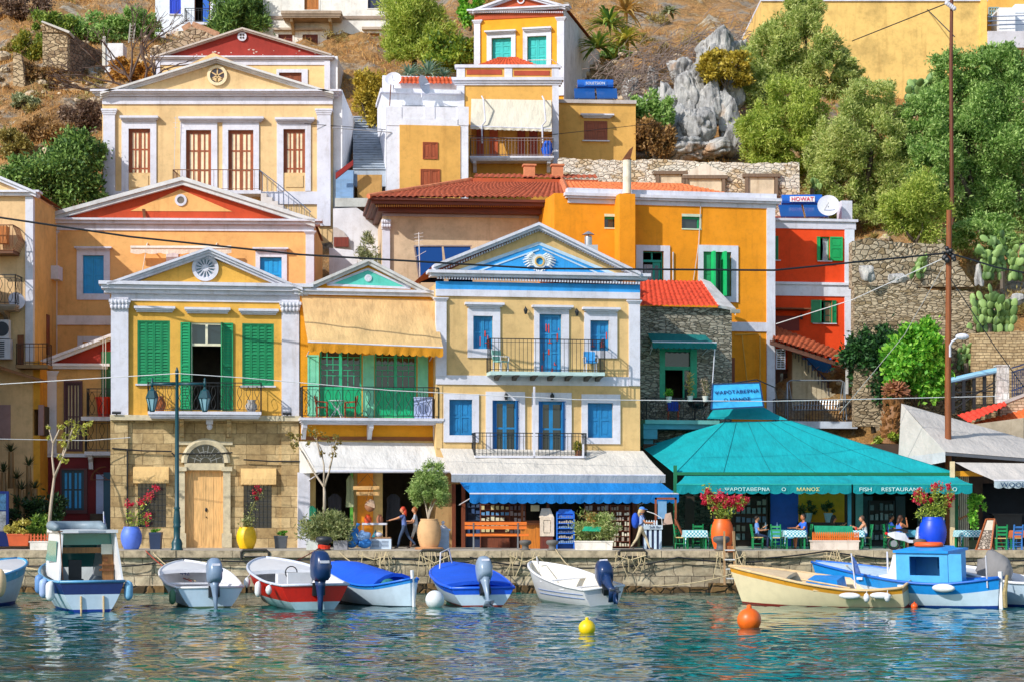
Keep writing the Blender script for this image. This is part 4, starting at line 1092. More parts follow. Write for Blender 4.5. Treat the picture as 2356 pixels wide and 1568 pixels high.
def round_balcony(h,r0,r1,y0,y1,yb,proj):
 mb=MB();
 u0,z0,u1,z1=h.rect((r0,y0,r1,y1),-proj);n=12
 for k in range(n+1):
  a=math.pi/2*k/n if False else k/n
  x=u0+(u1-u0)*a
  mb.tube([(x,-proj,z1),(x,-proj-.12,z0+(z1-z0)*.35),(x,-proj+.05,z0)],.014,4)
 for k in range(7):
  y=-proj+(proj)*k/6;mb.tube([(u1,y,z1),(u1+.22,y,z0+(z1-z0)*.4),(u1,y,z0)],.014,4)
 mb.tube([(u0,-proj,z1),(u1,-proj,z1),(u1,0,z1)],.025);mb.tube([(u0,-proj,z0),(u1,-proj,z0),(u1,0,z0)],.025)
 b_=MB();b_.box(u0,u1,-proj,0,z0-.12,z0);o=b_.build('balcony',wood('#6a4024',along='x'),h.root);mb.build('railing',RUST,o)
round_balcony(h,-60,30,518,576,585,1.1)
mb=MB();h.bx(mb,(-20,520,16,560),-.7,-.3);h.part('hanging_bundle',wood('#c0702a'),mb)
h.balcony((-60,700,36,712),(-60,632,35,700),1.2,style='scroll',step=.2,brackets=(10,),brmat=stucco('#8b7d6c',.4),mat_slab=stucco('#9b8e80',.4))
h.balcony((35,838,110,846),(38,790,108,838),.9,style='bars',step=.16,moulded=False,mat_slab=stucco('#8a6c4a',.3),mat_rail=paint('#4a2a1a',.6))
for r in((-20,735,20,778),(-20,780,24,825)):
 mb=MB();h.bx(mb,r,-.5,-.1);ac=h.part('air_conditioner',TRIM,mb);mb=MB()
 u0,z0,u1,z1=h.rect(r,-.5)
 if r[1]<760:mb.disc((u0+(u1-u0)*.6,-.5,(z0+z1)/2),.3,20,th=.02)
 else:
  for k in range(8):mb.box(u0+.05,u1-.25,-.515,-.5,z0+.08+k*.085,z0+.13+k*.085)
 h.part('fan_grille',paint('#3a4350',.6),mb,ac)
mb=MB();mb.disc(h.pt(38,692,-.5),.36,20,normal=(.55,-.8,.2),th=.03);h.part('satellite_dish',TRIM,mb)
mb=MB();h.bx(mb,(94,593,114,622),-.1,.3);h.part('meter_box',TRIM,mb)if False else None
mb=MB();xs_=h.uz(75,600)[0];mb.box(xs_,xs_+.35,3.3,4.2,h.uz(90,622)[1],h.uz(90,590)[1]);h.part('air_conditioner',TRIM,mb)
mb=MB();mb.box(xs_,xs_+.06,2.4,3.0,8.2,9.9);h.part('window',paint('#7a3520',.5),mb);mb=MB();mb.box(xs_,xs_+.07,2.2,2.8,4.8,5.9);h.part('shutter',BROWN,mb)
mb=MB();h.bx(mb,(40,770,54,845),-.06,.02);h.part('window',RUST,mb)
mb=MB();mb.prism([h.pt(-60,822,-.9),h.pt(98,872,-.9),h.pt(98,878,-.9),h.pt(-60,830,-.9)],(0,.9,0));h.part('porch_roof',wood('#8a5a34',along='x'),mb)
h.wall((-260,830,92,1262),stucco('#d79a2e',.5),5,[(22,940,88,1000)],name='ground_storey',zbot=-.3,roof=False,wf=.03)
h.darkroom((22,940,88,1000),DARK,.3,1.5)
h.boxes('window_frame',stucco('#9a7a78',.3),[(-6,930,24,1010),(88,930,100,1000)],-.05,.1)
HI=h
h=Fac('timber_eaves_house',(880,96.5),(1292,97.5),8,'pale cream house with carved corner pilaster under deep brown timber eaves and tiled roof')
PNK=stucco('#d8bc9a',.4)
h.wall((880,500,1292,760),PNK,8,[],zbot=-4)
h.boxes('frieze',stucco('#aeb2cc',.15),[(880,488,1292,500)],-.08,.2)
h.pilaster((880,526,897,690),.14)
mb=MB();h.bx(mb,(878,505,899,527),-.18,.1)
for k in range(4):
 for q in(0,1):mb.ell(h.pt(880+k*5.5,510+10*q,-.24),(.07,.07,.09),8,6)
h.part('capital',TRIM,mb)
WD=wood('#6a2f18',along='x');mb=MB()
h.bx(mb,(848,457,1312,463),-1.45,7);
for y0,y1,pr,dx in((463,472,1.3,6),(472,476,1.05,14),(476,490,.7,22)):h.bx(mb,(848+dx,y0,1312-dx*.4,y1),-pr,7)
ev=h.part('eaves',WD,mb)
mb=MB()
for k in range(86):c=h.pt(866+k*5.08,474,-1.1);mb.obox(c,(.05,.06,.10))
h.part('dentil_course',wood('#c48a3c'),mb,ev)
TL=tilemat('#a24f34')
e0,e1=h.pt(847,457,-1.5),h.pt(1310,459,-1.5);r0,r1=h.pt(1085,420,3.5),h.pt(1292,420,3.5)
rf=tiled('roof',TL,e0,e1,r1,r0,h.root,.27,.42,amp=.08)
mb=MB();mb.tube([e1+Vector((-.05,-.05,.12)),r1+Vector((0,0,.12))],.15,8);h.part('ridge_tile',tilemat('#cf7a52'),mb,rf);mb=MB();mb.tube([e0+Vector((0,0,.1)),r0+Vector((0,0,.12))],.12,8);h.part('ridge_tile',tilemat('#cf7a52'),mb,rf)
mb=MB();b0=h.pt(847,457,6);mb.add([e0,r0,b0],[(0,1,2)]);h.part('hip_slope',TL,mb,fix=False)if False else mb.build('hip_slope',TL,h.root,fix=False)
a,b_=h.pt(1088,412,3),h.pt(1376,414,3);c,d=h.pt(1368,404,4.5),h.pt(1096,402,4.5)
tiled('upper_roof',TL,a,b_,c,d,h.root,.27,.4);mb=MB();h.bx(mb,(1090,412,1376,424),3.0,5);h.part('upper_fascia',stucco('#b5532e',.3),mb)
for px in(1217,1282):
 mb=MB();c=h.pt(px,403,3.8);mb.box(c.x-.26,c.x+.26,c.y-.2,c.y+.2,c.z-.2,c.z+.42);mb.box(c.x-.32,c.x+.32,c.y-.26,c.y+.26,c.z+.42,c.z+.5);h.part('chimney_pot',stucco('#d2855c',.3),mb)
HJ=h
h=Fac('mansion',(235,104),(765,104),17,'large pale yellow mansion with brown and cream shutters and round gable window')
MAN=stucco('#dfbd88',.25)
ops=[(296,297,346,440),(428,300,486,445),(525,300,583,445),(652,298,702,440)]
h.wall((235,222,765,520),MAN,16,ops,zbot=-2)
h.gable((242,213),(497,134),(758,213),MAN,.5,-.02);h.gable((300,213),(491,122),(700,213),MAN,.4,.5,'parapet')
h.pediment((230,212),(497,130),(767,212),[(5,.50),(5,.36),(5,.22)],stucco('#d8d7d4',.3),roofd=16,roofmat=tilemat('#b9633b'))
h.cornice((230,210,768,223),[(.35,.5),(.3,.38),(.35,.24)]);h.boxes('frieze',TRIM,[(235,223,765,240)],-.08,.2)
h.pilaster((237,250,264,470),.15,cap=14);h.pilaster((729,250,760,520),.15,cap=14)
mb=MB();c=h.pt(500,175,-.04);mb.disc(c,.5,28,th=.12,hole=.36);o=h.part('round_window',stucco('#ecd9b0',.2),mb);mb=MB();mb.disc(c,.36,24,th=.02);h.part('pane',glass('#4a2d1e'),mb,o)
mb=MB()
for k in range(6):d=Vector((math.cos(k*1.047+.5),0,math.sin(k*1.047+.5)));mb.bar(c+Vector((0,-.05,0)),c+d*.36+Vector((0,-.05,0)),.06,.04,up=(0,1,0))
mb.prism([c+Vector((-.34,-.04,-.12)),c+Vector((.34,-.04,-.12)),c+Vector((0,-.04,-.35))],(0,-.03,0));h.part('tracery',MAN,mb,o)
BRM=paint('#9c4f28',.55,.2);CRP=paint('#f4dfb8',.6)
for i,r in enumerate(ops):
 wn_=h.window(r,2,BRM,'strip',surround=((16,18,14,0),(13,18,14,0),(13,18,13,0),(15,17,13,0))[i],m2=CRP,rows=3,cols=2,w=.14,casing=.09,name='window')
 if i in(0,3):
  mb=MB();px0,py0,px1,py1=r;h.bx(mb,(px0-1,398,px1+1,442),-.02,.25);h.bx(mb,(px0+5,404,px1-5,431),-.06,0);h.part('panel',MAN,mb,wn_)
hb=MB()
for r in((275,266,363,279),(410,268,606,281),(632,270,723,282)):
 for f0,f1,pr,d in((0,.4,.34,0),(.4,.7,.26,2),(.7,1,.15,5)):h.bx(hb,(r[0]+d,r[1]+13*f0,r[2]-d,r[1]+13*f1),-pr,.02)
h.part('lintel_hood',TRIM,hb)
h.boxes('plinth',TRIM,[(264,440,397,470),(600,441,729,470)],-.12,.1)
h.balcony((395,438,600,446),(398,391,596,440),1.2,style='plain',step=.22,mat_rail=paint('#7a5236',.6),moulded=False)
mb=MB()
for k in range(9):h.bx(mb,(600+k*13,445+k*9,613+k*13,540),-1.2,-.1)
h.part('outer_stair',stucco('#d6cfca',.3),mb)
mb=MB();mb.tube([h.pt(597,392,-1.2),h.pt(640,425,-1.2),h.pt(715,488,-1.2)],.025)
for k in range(10):f=k/9;x=604+108*f;y=398+86*f;mb.bar(h.pt(x,y,-1.2),h.pt(x,y+42,-1.2),.02)
h.part('stair_railing',paint('#5f6f8a',.6),mb)
mb=MB();h.bx(mb,(470,398,474,398),0,0)if False else None
mb=MB();mb.tube([h.pt(400,405,-.3),h.pt(404,268,-.3)],.015,5)
for y in(272,283,294):mb.tube([h.pt(399,y,-.3),h.pt(409,y,-.3)],.012,4)
h.part('antenna',GREYW,mb)
mb=MB();mb.box(h.W+.01,h.W+.45,.3,17,-2,h.uz(765,205)[1]);h.part('side_wall',stucco('#f2f2f4',.12),mb)
mb=MB();mb.box(h.W+.46,h.W+.5,7.5,9.0,2.0,4.6);h.part('side_window',paint('#9a9a96',.6),mb)
HK=h
h=Fac('neoclassical_house',(358,122),(758,122),22,'house with a dark red weathered pediment rising behind the yellow mansion')
DR=stucco('#a03226',.35)
h.wall((358,138,758,330),stucco('#ecc98c',.3),12,[(642,168,694,192)],zbot=-3)
h.gable((362,133),(557,72),(756,128),DR,.5,-.02)
h.pediment((356,128),(557,63),(762,124),[(4,.35),(4,.25)],stucco('#c9bdb2',.4),roofd=12,roofmat=tilemat('#b9633b'))
h.cornice((357,131,760,138),[(.5,.3),(.5,.18)]);h.boxes('frieze',TRIM,[(358,138,758,150)],-.06,.2)
h.pilaster((358,140,368,200),.1);h.pilaster((746,140,759,260),.1)
mb=MB();c=h.pt(557,85,-.04);mb.disc(c,.27,22,th=.08);o=h.part('oculus',TRIM,mb);mb=MB()
for k in range(4):d=Vector((math.cos(k*1.571+.78),0,math.sin(k*1.571+.78)));mb.disc(c+d*.11+Vector((0,-.085,0)),.06,10,th=.01)
h.part('opening',DARK,mb,o)
mb=MB()
for k in range(26):
 x=R.uniform(380,740);y=R.uniform(112,131);q=h.pt(x,y,-.03);s_=R.uniform(.02,.07)
 mb.prism([q+Vector((s_*math.cos(a)*R.uniform(.6,1.6),0,s_*.7*math.sin(a)*R.uniform(.6,1.2)))for a in[k2*1.047 for k2 in range(6)]],(0,-.008,0))
h.part('flaked_plaster',stucco('#d8c2b4',.2),mb)
h.window((642,168,694,192),2,BROWN,'panel',surround=(6,8,14,6),w=.1,rows=1)
mb=MB();mb.box(h.W+.01,h.W+.45,.2,13,-4,h.uz(757,128)[1]);h.part('side_wall',stucco('#eeeef0',.15),mb)
h=Fac('white_house',(605,134),(892,134),29,'large whitewashed house with a heavy stone balcony and brown shutters')
WH=stucco('#e6e3db',.5)
ops=[(700,-30,733,23),(846,-40,902,20),(640,80,673,100),(696,80,731,112),(752,80,786,118),(843,77,873,121)]
h.wall((605,-90,892,160),WH,12,ops,zbot=-4)
h.boxes('string_course',stucco('#9a8878',.4),[(605,37,892,44)],-.10,.1)
for r in((628,64,740,69),(832,62,892,68)):mb=MB();h.bx(mb,r,-.35,.02);h.part('lintel_hood',stucco('#b5a695',.4),mb)
for i,(r,mt,nm)in enumerate(zip(ops,(wood('#b5702e'),paint('#2c3350',.5),wood('#7a3324'),wood('#7a3324'),wood('#7a3324'),wood('#c07a2c')),('balcony_door','window','window','balcony_door','balcony_door','window'))):
 h.window(r,2,mt,'panel',surround=(3,3,3,2),rows=2,w=.12,proj=.03,trim=WH,name=nm)
h.balcony((646,25,785,40),None,1.6,mat_slab=stucco('#a89682',.5),brackets=(672,760),brh=.8,brmat=stucco('#b09a78',.4))
mb=MB();h.bx(mb,(808,164,825,181),-.05,.1);h.part('plaque',stucco('#5a5a60',.2),mb)
h=Fac('white_house',(357,138),(487,138),31,'small whitewashed house with cobalt blue shutter and little iron balcony at the top edge')
ops=[(390,-30,416,33),(447,-30,484,52)]
h.wall((357,-60,490,100),stucco('#dfe6ee',.3),8,ops,zbot=-4)
h.window(ops[0],2,paint('#1440c8',.5),'panel',w=.05,sill=(.05,.06,.1))
h.window(ops[1],0,paint('#a5623a',.5),w=.1,name='balcony_door');u0,z0,u1,z1=h.rect(ops[1])
mb=MB();mb.box(u0+.55,u0+.95,.12,.15,z0,z1);h.part('door_leaf',paint('#1c62c4',.5),mb);h.darkroom(ops[1],DARK,.3,2)
h.balcony((425,51,487,57),(425,20,487,51),.9,style='bars',step=.2,moulded=False)
h=Fac('neoclassical_house',(1090,119.6),(1296,118.5),23.5,'tall bright orange house with turquoise shutters and a dentilled red pediment')
OR2=stucco('#f0a01c',.2);TQ=paint('#1fb8b4',.5)
ops=[(1131,88,1176,142),(1213,84,1257,158)]
h.wall((1090,38,1296,230),OR2,12,ops,zbot=-4)
h.gable((1094,24),(1193,-12),(1292,20),stucco('#b5502c',.3),.4,-.02)
h.pediment((1086,22),(1193,-18),(1300,12),[(5,.36),(5,.26)],TRIM,roofd=12,roofmat=tilemat('#b9633b'))
h.cornice((1088,19,1300,27),[(.5,.36),(.5,.24)]);h.boxes('frieze',stucco('#b5502c',.3),[(1091,30,1295,42)],-.05,.2)
mb=MB()
for k in range(48):mb.obox(h.pt(1092+k*4.3,29,-.16),(.05,.16,.07))
h.part('dentil_course',TRIM,mb)
mb=MB();mb.disc(h.pt(1198,1,-.03),.22,20,th=.06,hole=.15);h.part('oculus',TRIM,mb)
h.pilaster((1090,46,1104,180),.1,cap=8);h.pilaster((1281,39,1297,220),.1,cap=8)
h.window(ops[0],2,TQ,'panel',surround=(11,14,10,8),hood=(1116,72,1188,80),w=.18,rows=3)
h.window(ops[1],2,TQ,'panel',surround=(10,17,11,4),hood=(1203,65,1269,75),w=.18,rows=3)
mb=MB();mb.box(h.W+.01,h.W+.03,0,12,-5,h.uz(1295,20)[1]);h.part('side_wall',stucco('#d5d3d2',.45),mb)
mb=MB();mb.tube([h.pt(1214,139,-.5),h.pt(1270,138,-.5),h.pt(1292,155,-.1)],.025);h.part('railing',GREYW,mb)
h=Fac('ochre_house',(1050,108),(1285,108),17,'ochre house with white parapet, cream roller awning and a balcony with red doors')
OCH=stucco('#dfaa55',.25)
ops=[(1084,270,1272,362)]
h.wall((1050,196,1285,470),OCH,7,ops,rev=1.2,zbot=-3)
h.boxes('parapet',OCH,[(1054,156,1281,182)],-.02,.4)
h.cornice((1049,180,1287,197),[(.4,.25),(.3,.16),(.3,.08)]);h.cornice((1050,150,1285,157),[(1,.12)],name='parapet_cap')
h.boxes('parapet_pier',TRIM,[(1050,157,1069,181),(1160,157,1178,181),(1269,157,1285,181)],-.06,.42)
h.boxes('inset_panel',stucco('#b04a32',.3),[(1073,161,1154,172),(1182,163,1264,174)],-.05,.1)
h.boxes('corner_trim',TRIM,[(1050,197,1068,445),(1270,197,1285,470)],-.06,.2)
RD=wood('#9a3a20')
mb=MB();h.bx(mb,(1084,262,1272,362),1.2,1.25);bw=h.part('recess_wall',stucco('#d9a24c',.3),mb)
for r,mt in(((1096,290,1113,360),RD),((1126,285,1145,360),wood('#c0562a')),((1190,290,1208,360),RD),((1217,290,1236,360),RD)):mb=MB();h.bx(mb,r,1.12,1.2);h.part('door_leaf',mt,mb,bw)
h.balcony((1080,359,1274,369),(1082,318,1272,360),1.1,style='bars',step=.16,brackets=(1092,1262),brh=.5,mat_rail=paint('#8a7a78',.6))
h.boxes('lower_recess',stucco('#c08a34',.3),[(1084,374,1268,460)],-.02,.05)
HL=h
awning('patio_awning','cream roller awning over the red balcony doors of the ochre house',h,(1084,1268,228,231),(1082,1269,291,297),.9,6,fabric('#e9e3cf',.2),None,18,folds=3,sag=.03,arms=False)
mb=MB()
for px in(1108,1247):mb.tube([h.pt(px,222,-.2),h.pt(px+4,230,-.9),h.pt(px+8,280,-1.0),h.pt(px,290,-.95),h.pt(px+1,330,-1.0)],.04)
h.part('awning_arm',TRIM,mb)
tiled('roof_tile_cap',tilemat('#c9542e'),h.pt(1092,156,1),h.pt(1242,156,1),h.pt(1185,134,3.5),h.pt(1150,134,3.5),h.root,.25,.4)
h=Fac('white_house',(889,104.5),(1077,105),16,'whitewashed house with ochre panel, roof terrace and small red brown shutters')
W2=stucco('#e6e7ee',.25)
ops=[(972,328,1007,367),(967,390,1012,434)]
h.wall((889,246,1077,500),W2,6,[],zbot=-3)
mb=MB();h.bx(mb,(919,289,1059,470),-.04,.02);h.part('ochre_panel',OCH,mb)
for r in ops:h.window((r[0],r[1],r[2],r[3]),2,wood('#a8522c'),'panel',w=-.05,rows=1,casing=.04)
h.boxes('parapet_pier',W2,[(889,246,924,289),(977,246,1000,275),(1052,246,1078,289),(924,274,1055,289)],-.03,.3)
mb=MB();h.bx(mb,(878,214,1065,300),3.0,7);h.bx(mb,(875,205,1060,214),2.7,7);up=h.part('upper_room',W2,mb)
mb=MB();h.bx(mb,(880,176,1050,206),5.4,5.8);h.part('roof_wall',W2,mb)
tiled('roof',tilemat('#c4552e'),h.pt(905,195,5.0),h.pt(1040,196,5.0),h.pt(1036,179,5.35),h.pt(908,178,5.35),h.root,.22,.3)
for r in((925,244,977,275),(1000,246,1052,275)):
 mb=MB();h.bx(mb,(r[0]+6,r[1],r[2]-6,r[3]),2.9,2.99);o=h.part('terrace_window',paint('#8d8f9a',.5),mb);mb=MB()
 for k in range(9):x=r[0]+(r[2]-r[0])*k/8;mb.bar(h.pt(x,r[1],.05),h.pt(x,r[3],.05),.025)
 for y in(r[1],(r[1]+r[3])/2):mb.bar(h.pt(r[0],y,.05),h.pt(r[2],y,.05),.025)
 h.part('grille',paint('#5a626e',.6),mb,o)
mb=MB();mb.box(-.02,-.01,0,6,-3,h.uz(889,246)[1]);mb.box(-.03,-.02,.6,5.6,0,h.uz(880,350)[1]);h.part('side_wall',W2,mb)
for px,py,r_,nm in((905,186,.42,(-.2,-.9,.5)),(970,197,.50,(.9,-.7,.25))):
 mb=MB();c=h.pt(px,py,2.4);nn=Vector(nm).normalized()
 x=nn.orthogonal().normalized();y=nn.cross(x);rings=[[c+nn*(.16*f*f)+(x*math.cos(a)+y*math.sin(a))*r_*f for a in[k*math.pi/10 for k in range(20)]]for f in(.02,.35,.7,1)]
 mb.loft(rings,0,True);mb.tube([c,c+nn*.5-Vector((0,0,.05))],.02);mb.tube([c,c-Vector((0,-.1,.6))],.03);h.part('satellite_dish',TRIM,mb)
mb=MB();mb.tube([h.pt(895,265,1.5),h.pt(899,195,1.5)],.03);h.part('mast',RUST,mb)
h=Fac('ochre_house',(1285,110.5),(1462,110.8),18,'plain flat roofed ochre house with one brown shuttered window and a solar heater on top')
ops=[(1343,279,1397,324)]
h.wall((1285,236,1462,400),stucco('#dcaa58',.3),7,ops,zbot=-2)
h.boxes('roof_edge',stucco('#c3b9b4',.4),[(1284,230,1464,238)],-.12,7.1)
h.window(ops[0],2,wood('#9a5030'),'panel',w=.02,hood=(1334,264,1411,273),sill=(.1,.06,.18))
def solar(root,c,W,label_mat,tank='#1c5fb8',tilt=.5):
 s_=MB();s_.lathe((0,0,0),[(.02,-W*.42),(.26,-W*.42),(.27,W*.42),(.02,W*.42)],14)
 M_=Matrix.Translation(c+Vector((0,.7,1.0)))@Matrix.Rotation(rad(90),4,'Y')
 s_.v=[tuple(M_@Vector(v))for v in s_.v];t=s_.build('solar_tank',paint(tank,.35),root)
 s_=MB();q=c+Vector((0,.7,1.0));s_.box(q.x-W*.26,q.x+W*.26,q.y-.3,q.y-.265,q.z-.12,q.z+.14);s_.build('tank_label',label_mat,t)
 for k in(-1,1):
  s_=MB();x0,x1=(c.x-W*.5,c.x-.05)if k<0 else(c.x+.05,c.x+W*.5)
  s_.prism([(x0,c.y-.5,c.z+.05),(x1,c.y-.5,c.z+.05),(x1,c.y+.5,c.z+.75),(x0,c.y+.5,c.z+.75)],(0,.04,-.06));s_.build('solar_panel',glass('#1d4f8f',.2),root)
 s_=MB()
 for x in(-W*.4,W*.4):s_.bar(c+Vector((x,.7,0)),c+Vector((x,.7,.8)),.05);s_.bar(c+Vector((x,-.5,0)),c+Vector((x,.6,.75)),.04)
 s_.build('stand',metal('#9aa0a4'),root)
 return t
c=h.pt(1370,232,.9);t=thing('solar_heater','rooftop solar water heater with a blue tank on the flat roofed ochre house','solar heater',h.root.matrix_basis@c);
tt=solar(t,Vector((0,0,0)),2.3,paint('#2a70c8',.4));text('lettering','SOLETSION',tt,(0,.38,1.0),.2,paint('#e8eef4',.5))
c=HF.pt(1848,504,1.6);t=thing('solar_heater','rooftop solar water heater with a red lettered label on the red orange house','solar heater',HF.root.matrix_basis@c)
tt=solar(t,Vector((0,0,0)),2.3,paint('#e8e6e8',.4));text('lettering','HOWAT',tt,(0,.38,1.0),.28,paint('#d8203a',.5))
def dish(c,r_,nm,label,mast=.6):
 t=thing('satellite_dish',label,'satellite dish',c);mb=MB();nn=Vector(nm).normalized();x=nn.orthogonal().normalized();y=nn.cross(x);c=Vector((0,0,mast))
 mb.loft([[c+nn*(.2*r_*f*f)+(x*math.cos(a)+y*math.sin(a))*r_*f for a in[k*math.pi/12 for k in range(24)]]for f in(.02,.35,.7,1)],0,True);mb.build('reflector',TRIM,t,True)
 mb=MB();mb.tube([c-x*r_*.6 if x.z>0 else c+x*r_*.6,c+nn*r_*.9],.025);mb.build('feed_arm',paint('#c8c8c4',.5),t);mb=MB();mb.tube([c,(0,0,0)],.03);mb.build('mast',metal('#8a8a88'),t);return t
dish(HF.root.matrix_basis@HF.pt(1905,503,.3),.52,(-.1,-.95,.25),'white satellite dish on the roof edge of the red orange house',.58)
t=thing('solar_heater','tilted dark blue solar panels in front of the cream eaves house','solar heater',HJ.root.matrix_basis@HJ.pt(1020,640,-2.6))
inv=t.matrix_basis.inverted()@HJ.root.matrix_basis
for a,b_ in((955,1016),(1020,1082)):
 mb=MB();q=[HJ.pt(a,568,-1.6),HJ.pt(b_,568,-1.6),HJ.pt(b_+5,650,-2.6),HJ.pt(a+12,650,-2.6)];mb.prism([inv@p for p in q],(0,.05,.03));mb.build('solar_panel',glass('#0f3d7a',.2),t)
mb=MB();q=[inv@HJ.pt(px,566,-1.62)for px in(952,1085)];mb.bar(q[0],q[1],.08,.06);mb.bar(inv@HJ.pt(953,566,-1.62),inv@HJ.pt(966,652,-2.62),.06);mb.build('frame',metal('#b09a90'),t)
mb=MB();base=Vector(HC.root.matrix_basis@HC.pt(1004,640,3));A=P(963,535,92);B_=P(966,640,92);mb.tube([B_,A],.025)
for y in(538,546,554,566):c=P(963,y,92);mb.tube([c+Vector((-.2,0,-.03)),c+Vector((.2,0,.03))],.012,4)
mb.tube([P(955,592,92),P(980,578,92)],.012,4);mb.build('tv_antenna',GREYW,label='thin white television antenna in front of the blue solar panels',cat='antenna')
mb=MB();Y_=89.5;c=P(1353,565,Y_);mb.lathe(c,[(.16,0),(.16,.35),(.14,.4)],14);mb.lathe(c+Vector((0,0,.46)),[(.28,0),(.05,.14)],14);mb.tube([c,c+Vector((0,0,.5))],.03);mb.box(c.x-.3,c.x+.4,c.y-.2,c.y+.6,c.z-.3,c.z)
mb.build('roof_vent',metal('#c0c2c4'),label='short silver chimney vent with cap behind the blue pediment',cat='vent')
h=Fac('yellow_house',(1760,124),(2270,124),22,'big plain pale yellow stained wall building at the top right')
h.wall((1750,2,2270,260),stucco('#e8c070',.6),10,[],zbot=-3)
h.boxes('roof_edge',TRIM,[(1750,-3,2272,3)],-.1,10)
mb=MB();h.bx(mb,(2255,0,2270,240),-.12,0);h.part('corner_trim',stucco('#eec56a',.4),mb)
h2=Fac('white_house',(2272,126),(2420,126),23,'white cubic house with gridded window and railing at the top right corner')
h2.wall((2272,0,2420,120),stucco('#d9a24c',.3),8,[],zbot=-3)
mb=MB();h2.bx(mb,(2298,18,2335,75),-2,0);h2.bx(mb,(2335,10,2420,75),-1,0);mb.prism([h2.pt(2330,30,-1.05),h2.pt(2420,30,-1.05),h2.pt(2420,-30,-1.05)],(0,1,0));h2.part('annex',stucco('#eceef2',.2),mb)
mb=MB()
for k in range(5):mb.bar(h2.pt(2274+k*6,18,-.05),h2.pt(2274+k*6,50,-.05),.05);mb.bar(h2.pt(2274,18+k*8,-.05),h2.pt(2298,18+k*8,-.05),.05)
h2.part('window_grid',paint('#8fb0b0',.5),mb)
mb=MB()
for y in(35,45,55):mb.tube([h2.pt(2272,y+4,-2.4),h2.pt(2420,y,-2.4)],.03)
h2.part('railing',paint('#6a7a98',.6),mb)
mb=MB();h2.bx(mb,(2272,72,2420,110),-2.3,0);h2.part('terrace',stucco('#c9c6cc',.4),mb)
def leafquads(c,rng,L,Wd,outdir=None,up=.25,droop=0.0):
 n=len(c);d=rng.normal(size=(n,3))
 if outdir is not None:d=d*.8+outdir*.9
 d[:,2]+=up;d/=np.linalg.norm(d,axis=1,keepdims=True)+1e-9
 r=rng.normal(size=(n,3));s=np.cross(d,r);s/=np.linalg.norm(s,axis=1,keepdims=True)+1e-9
 l=(L*rng.uniform(.6,1.3,n))[:,None];w_=(Wd*rng.uniform(.7,1.2,n))[:,None]
 v=np.stack([c-d*l*.5,c+s*w_*.5,c+d*l*.5,c-s*w_*.5],1).reshape(-1,3)
 return v,np.arange(4*n).reshape(n,4)
def blobpts(rng,c,r,n,sub=14,subr=.34,shell=.75):
 """points in many small clumps spread over an ellipsoid, denser towards its skin"""
 c=np.array(c);r=np.array(r);d=rng.normal(size=(sub,3));d/=np.linalg.norm(d,axis=1,keepdims=True)
 cen=d*(rng.uniform(.3,1,sub)**.5*rng.uniform(.72,.98,sub))[:,None];k=rng.integers(0,sub,n);g=rng.normal(size=(n,3));g/=np.linalg.norm(g,axis=1,keepdims=True)+1e-9
 rr=rng.uniform(.1,1.05,n)**.5*subr*rng.uniform(.5,1.4,sub)[k]*np.where(rng.random(n)<.14,rng.uniform(1,1.8,n),1)
 p=cen[k]+g*rr[:,None]
 return c+p*r,g+d[k]*.5
def crown(name,parent,blobs,n,L,Wd,mat,seed=1,sub=16,subr=.36,up=.25,off=None,grow=1.15,**kw):
 """blobs: (px, py, Y, rx_px, ry_px) ellipsoids seen in the photograph, given a depth like their width"""
 rng=np.random.default_rng(seed);V=[];area=[b[3]*b[4]for b in blobs];tot=sum(area);off=parent.location if parent is not None else Vector((0,0,0))
 for b,a in zip(blobs,area):
  c=P(b[0],b[1],b[2])-off;k=b[2]/F*grow;r=(b[3]*k,b[5]if len(b)>5 else b[3]*k*.8,b[4]*k)
  p,g=blobpts(rng,c,r,max(20,int(n*a/tot)),sub,subr);V.append(leafquads(p,rng,L,Wd,g,up)[0])
 V=np.concatenate(V);Fq=np.arange(len(V)).reshape(-1,4)
 return npmesh(name,V,Fq,mat,parent,off=None if parent is not None else None,**kw)
def trunk_mesh(parent,base,tips,r0,mat,name='trunk',bend=.3,seed=1,lo=None):
 rr=random.Random(seed);mb=MB();base=Vector(base)
 fork=base+(sum((Vector(t)for t in tips),Vector())/len(tips)-base)*.3
 mb.tube([base,base.lerp(fork,.5)+Vector((rr.uniform(-.1,.1),0,0)),fork],[r0,r0*.85,r0*.75],7)
 for t in tips:
  t=Vector(t);m_=fork.lerp(t,.5)+Vector((rr.uniform(-bend,bend),rr.uniform(-bend,bend),rr.uniform(0,bend)))
  mb.tube([fork,m_,t],[r0*.65,r0*.4,r0*.12],6)
 return mb.build(name,mat,parent,True)
BARK=wood('#5e5142');BARKP=wood('#b9a893')
def tree(name,label,cat,base,blobs,n,L,Wd,mats,seed,r0=.16,group=None,sub=16,subr=.36,up=.25,bark=None,tips=True):
 """base = (px, py, Y)"""
 o=P(*base);t=thing(name,label,cat,o,0,group)
 if tips:
  trunk_mesh(t,(0,0,-.3),[P(b[0],b[1]+b[4]*.3,b[2])-o for b in blobs],r0,bark or BARK,'trunk' if cat=='tree' else 'stem',seed=seed)
 crown('crown' if cat=='tree' else 'foliage',t,blobs,n,L,Wd,mats,seed,sub,subr,up)
 return t
OLIVE=leafmat('#93aa4a','#dfe592',.45);OLIVE2=leafmat('#90aa38','#d8e274',.45);CAROB=leafmat('#6f9a40','#c0dc84',.45);DKG=leafmat('#4a6f34','#93b45c');LIME=leafmat('#5aa82c','#a6dc50')
GOLD=leafmat('#a3902c','#d6bf4a');DRYB=leafmat('#8a6a44','#c39a5e');SAGE=leafmat('#7c8a5a','#c2c498');PURPB=leafmat('#6f5648','#a58a72')
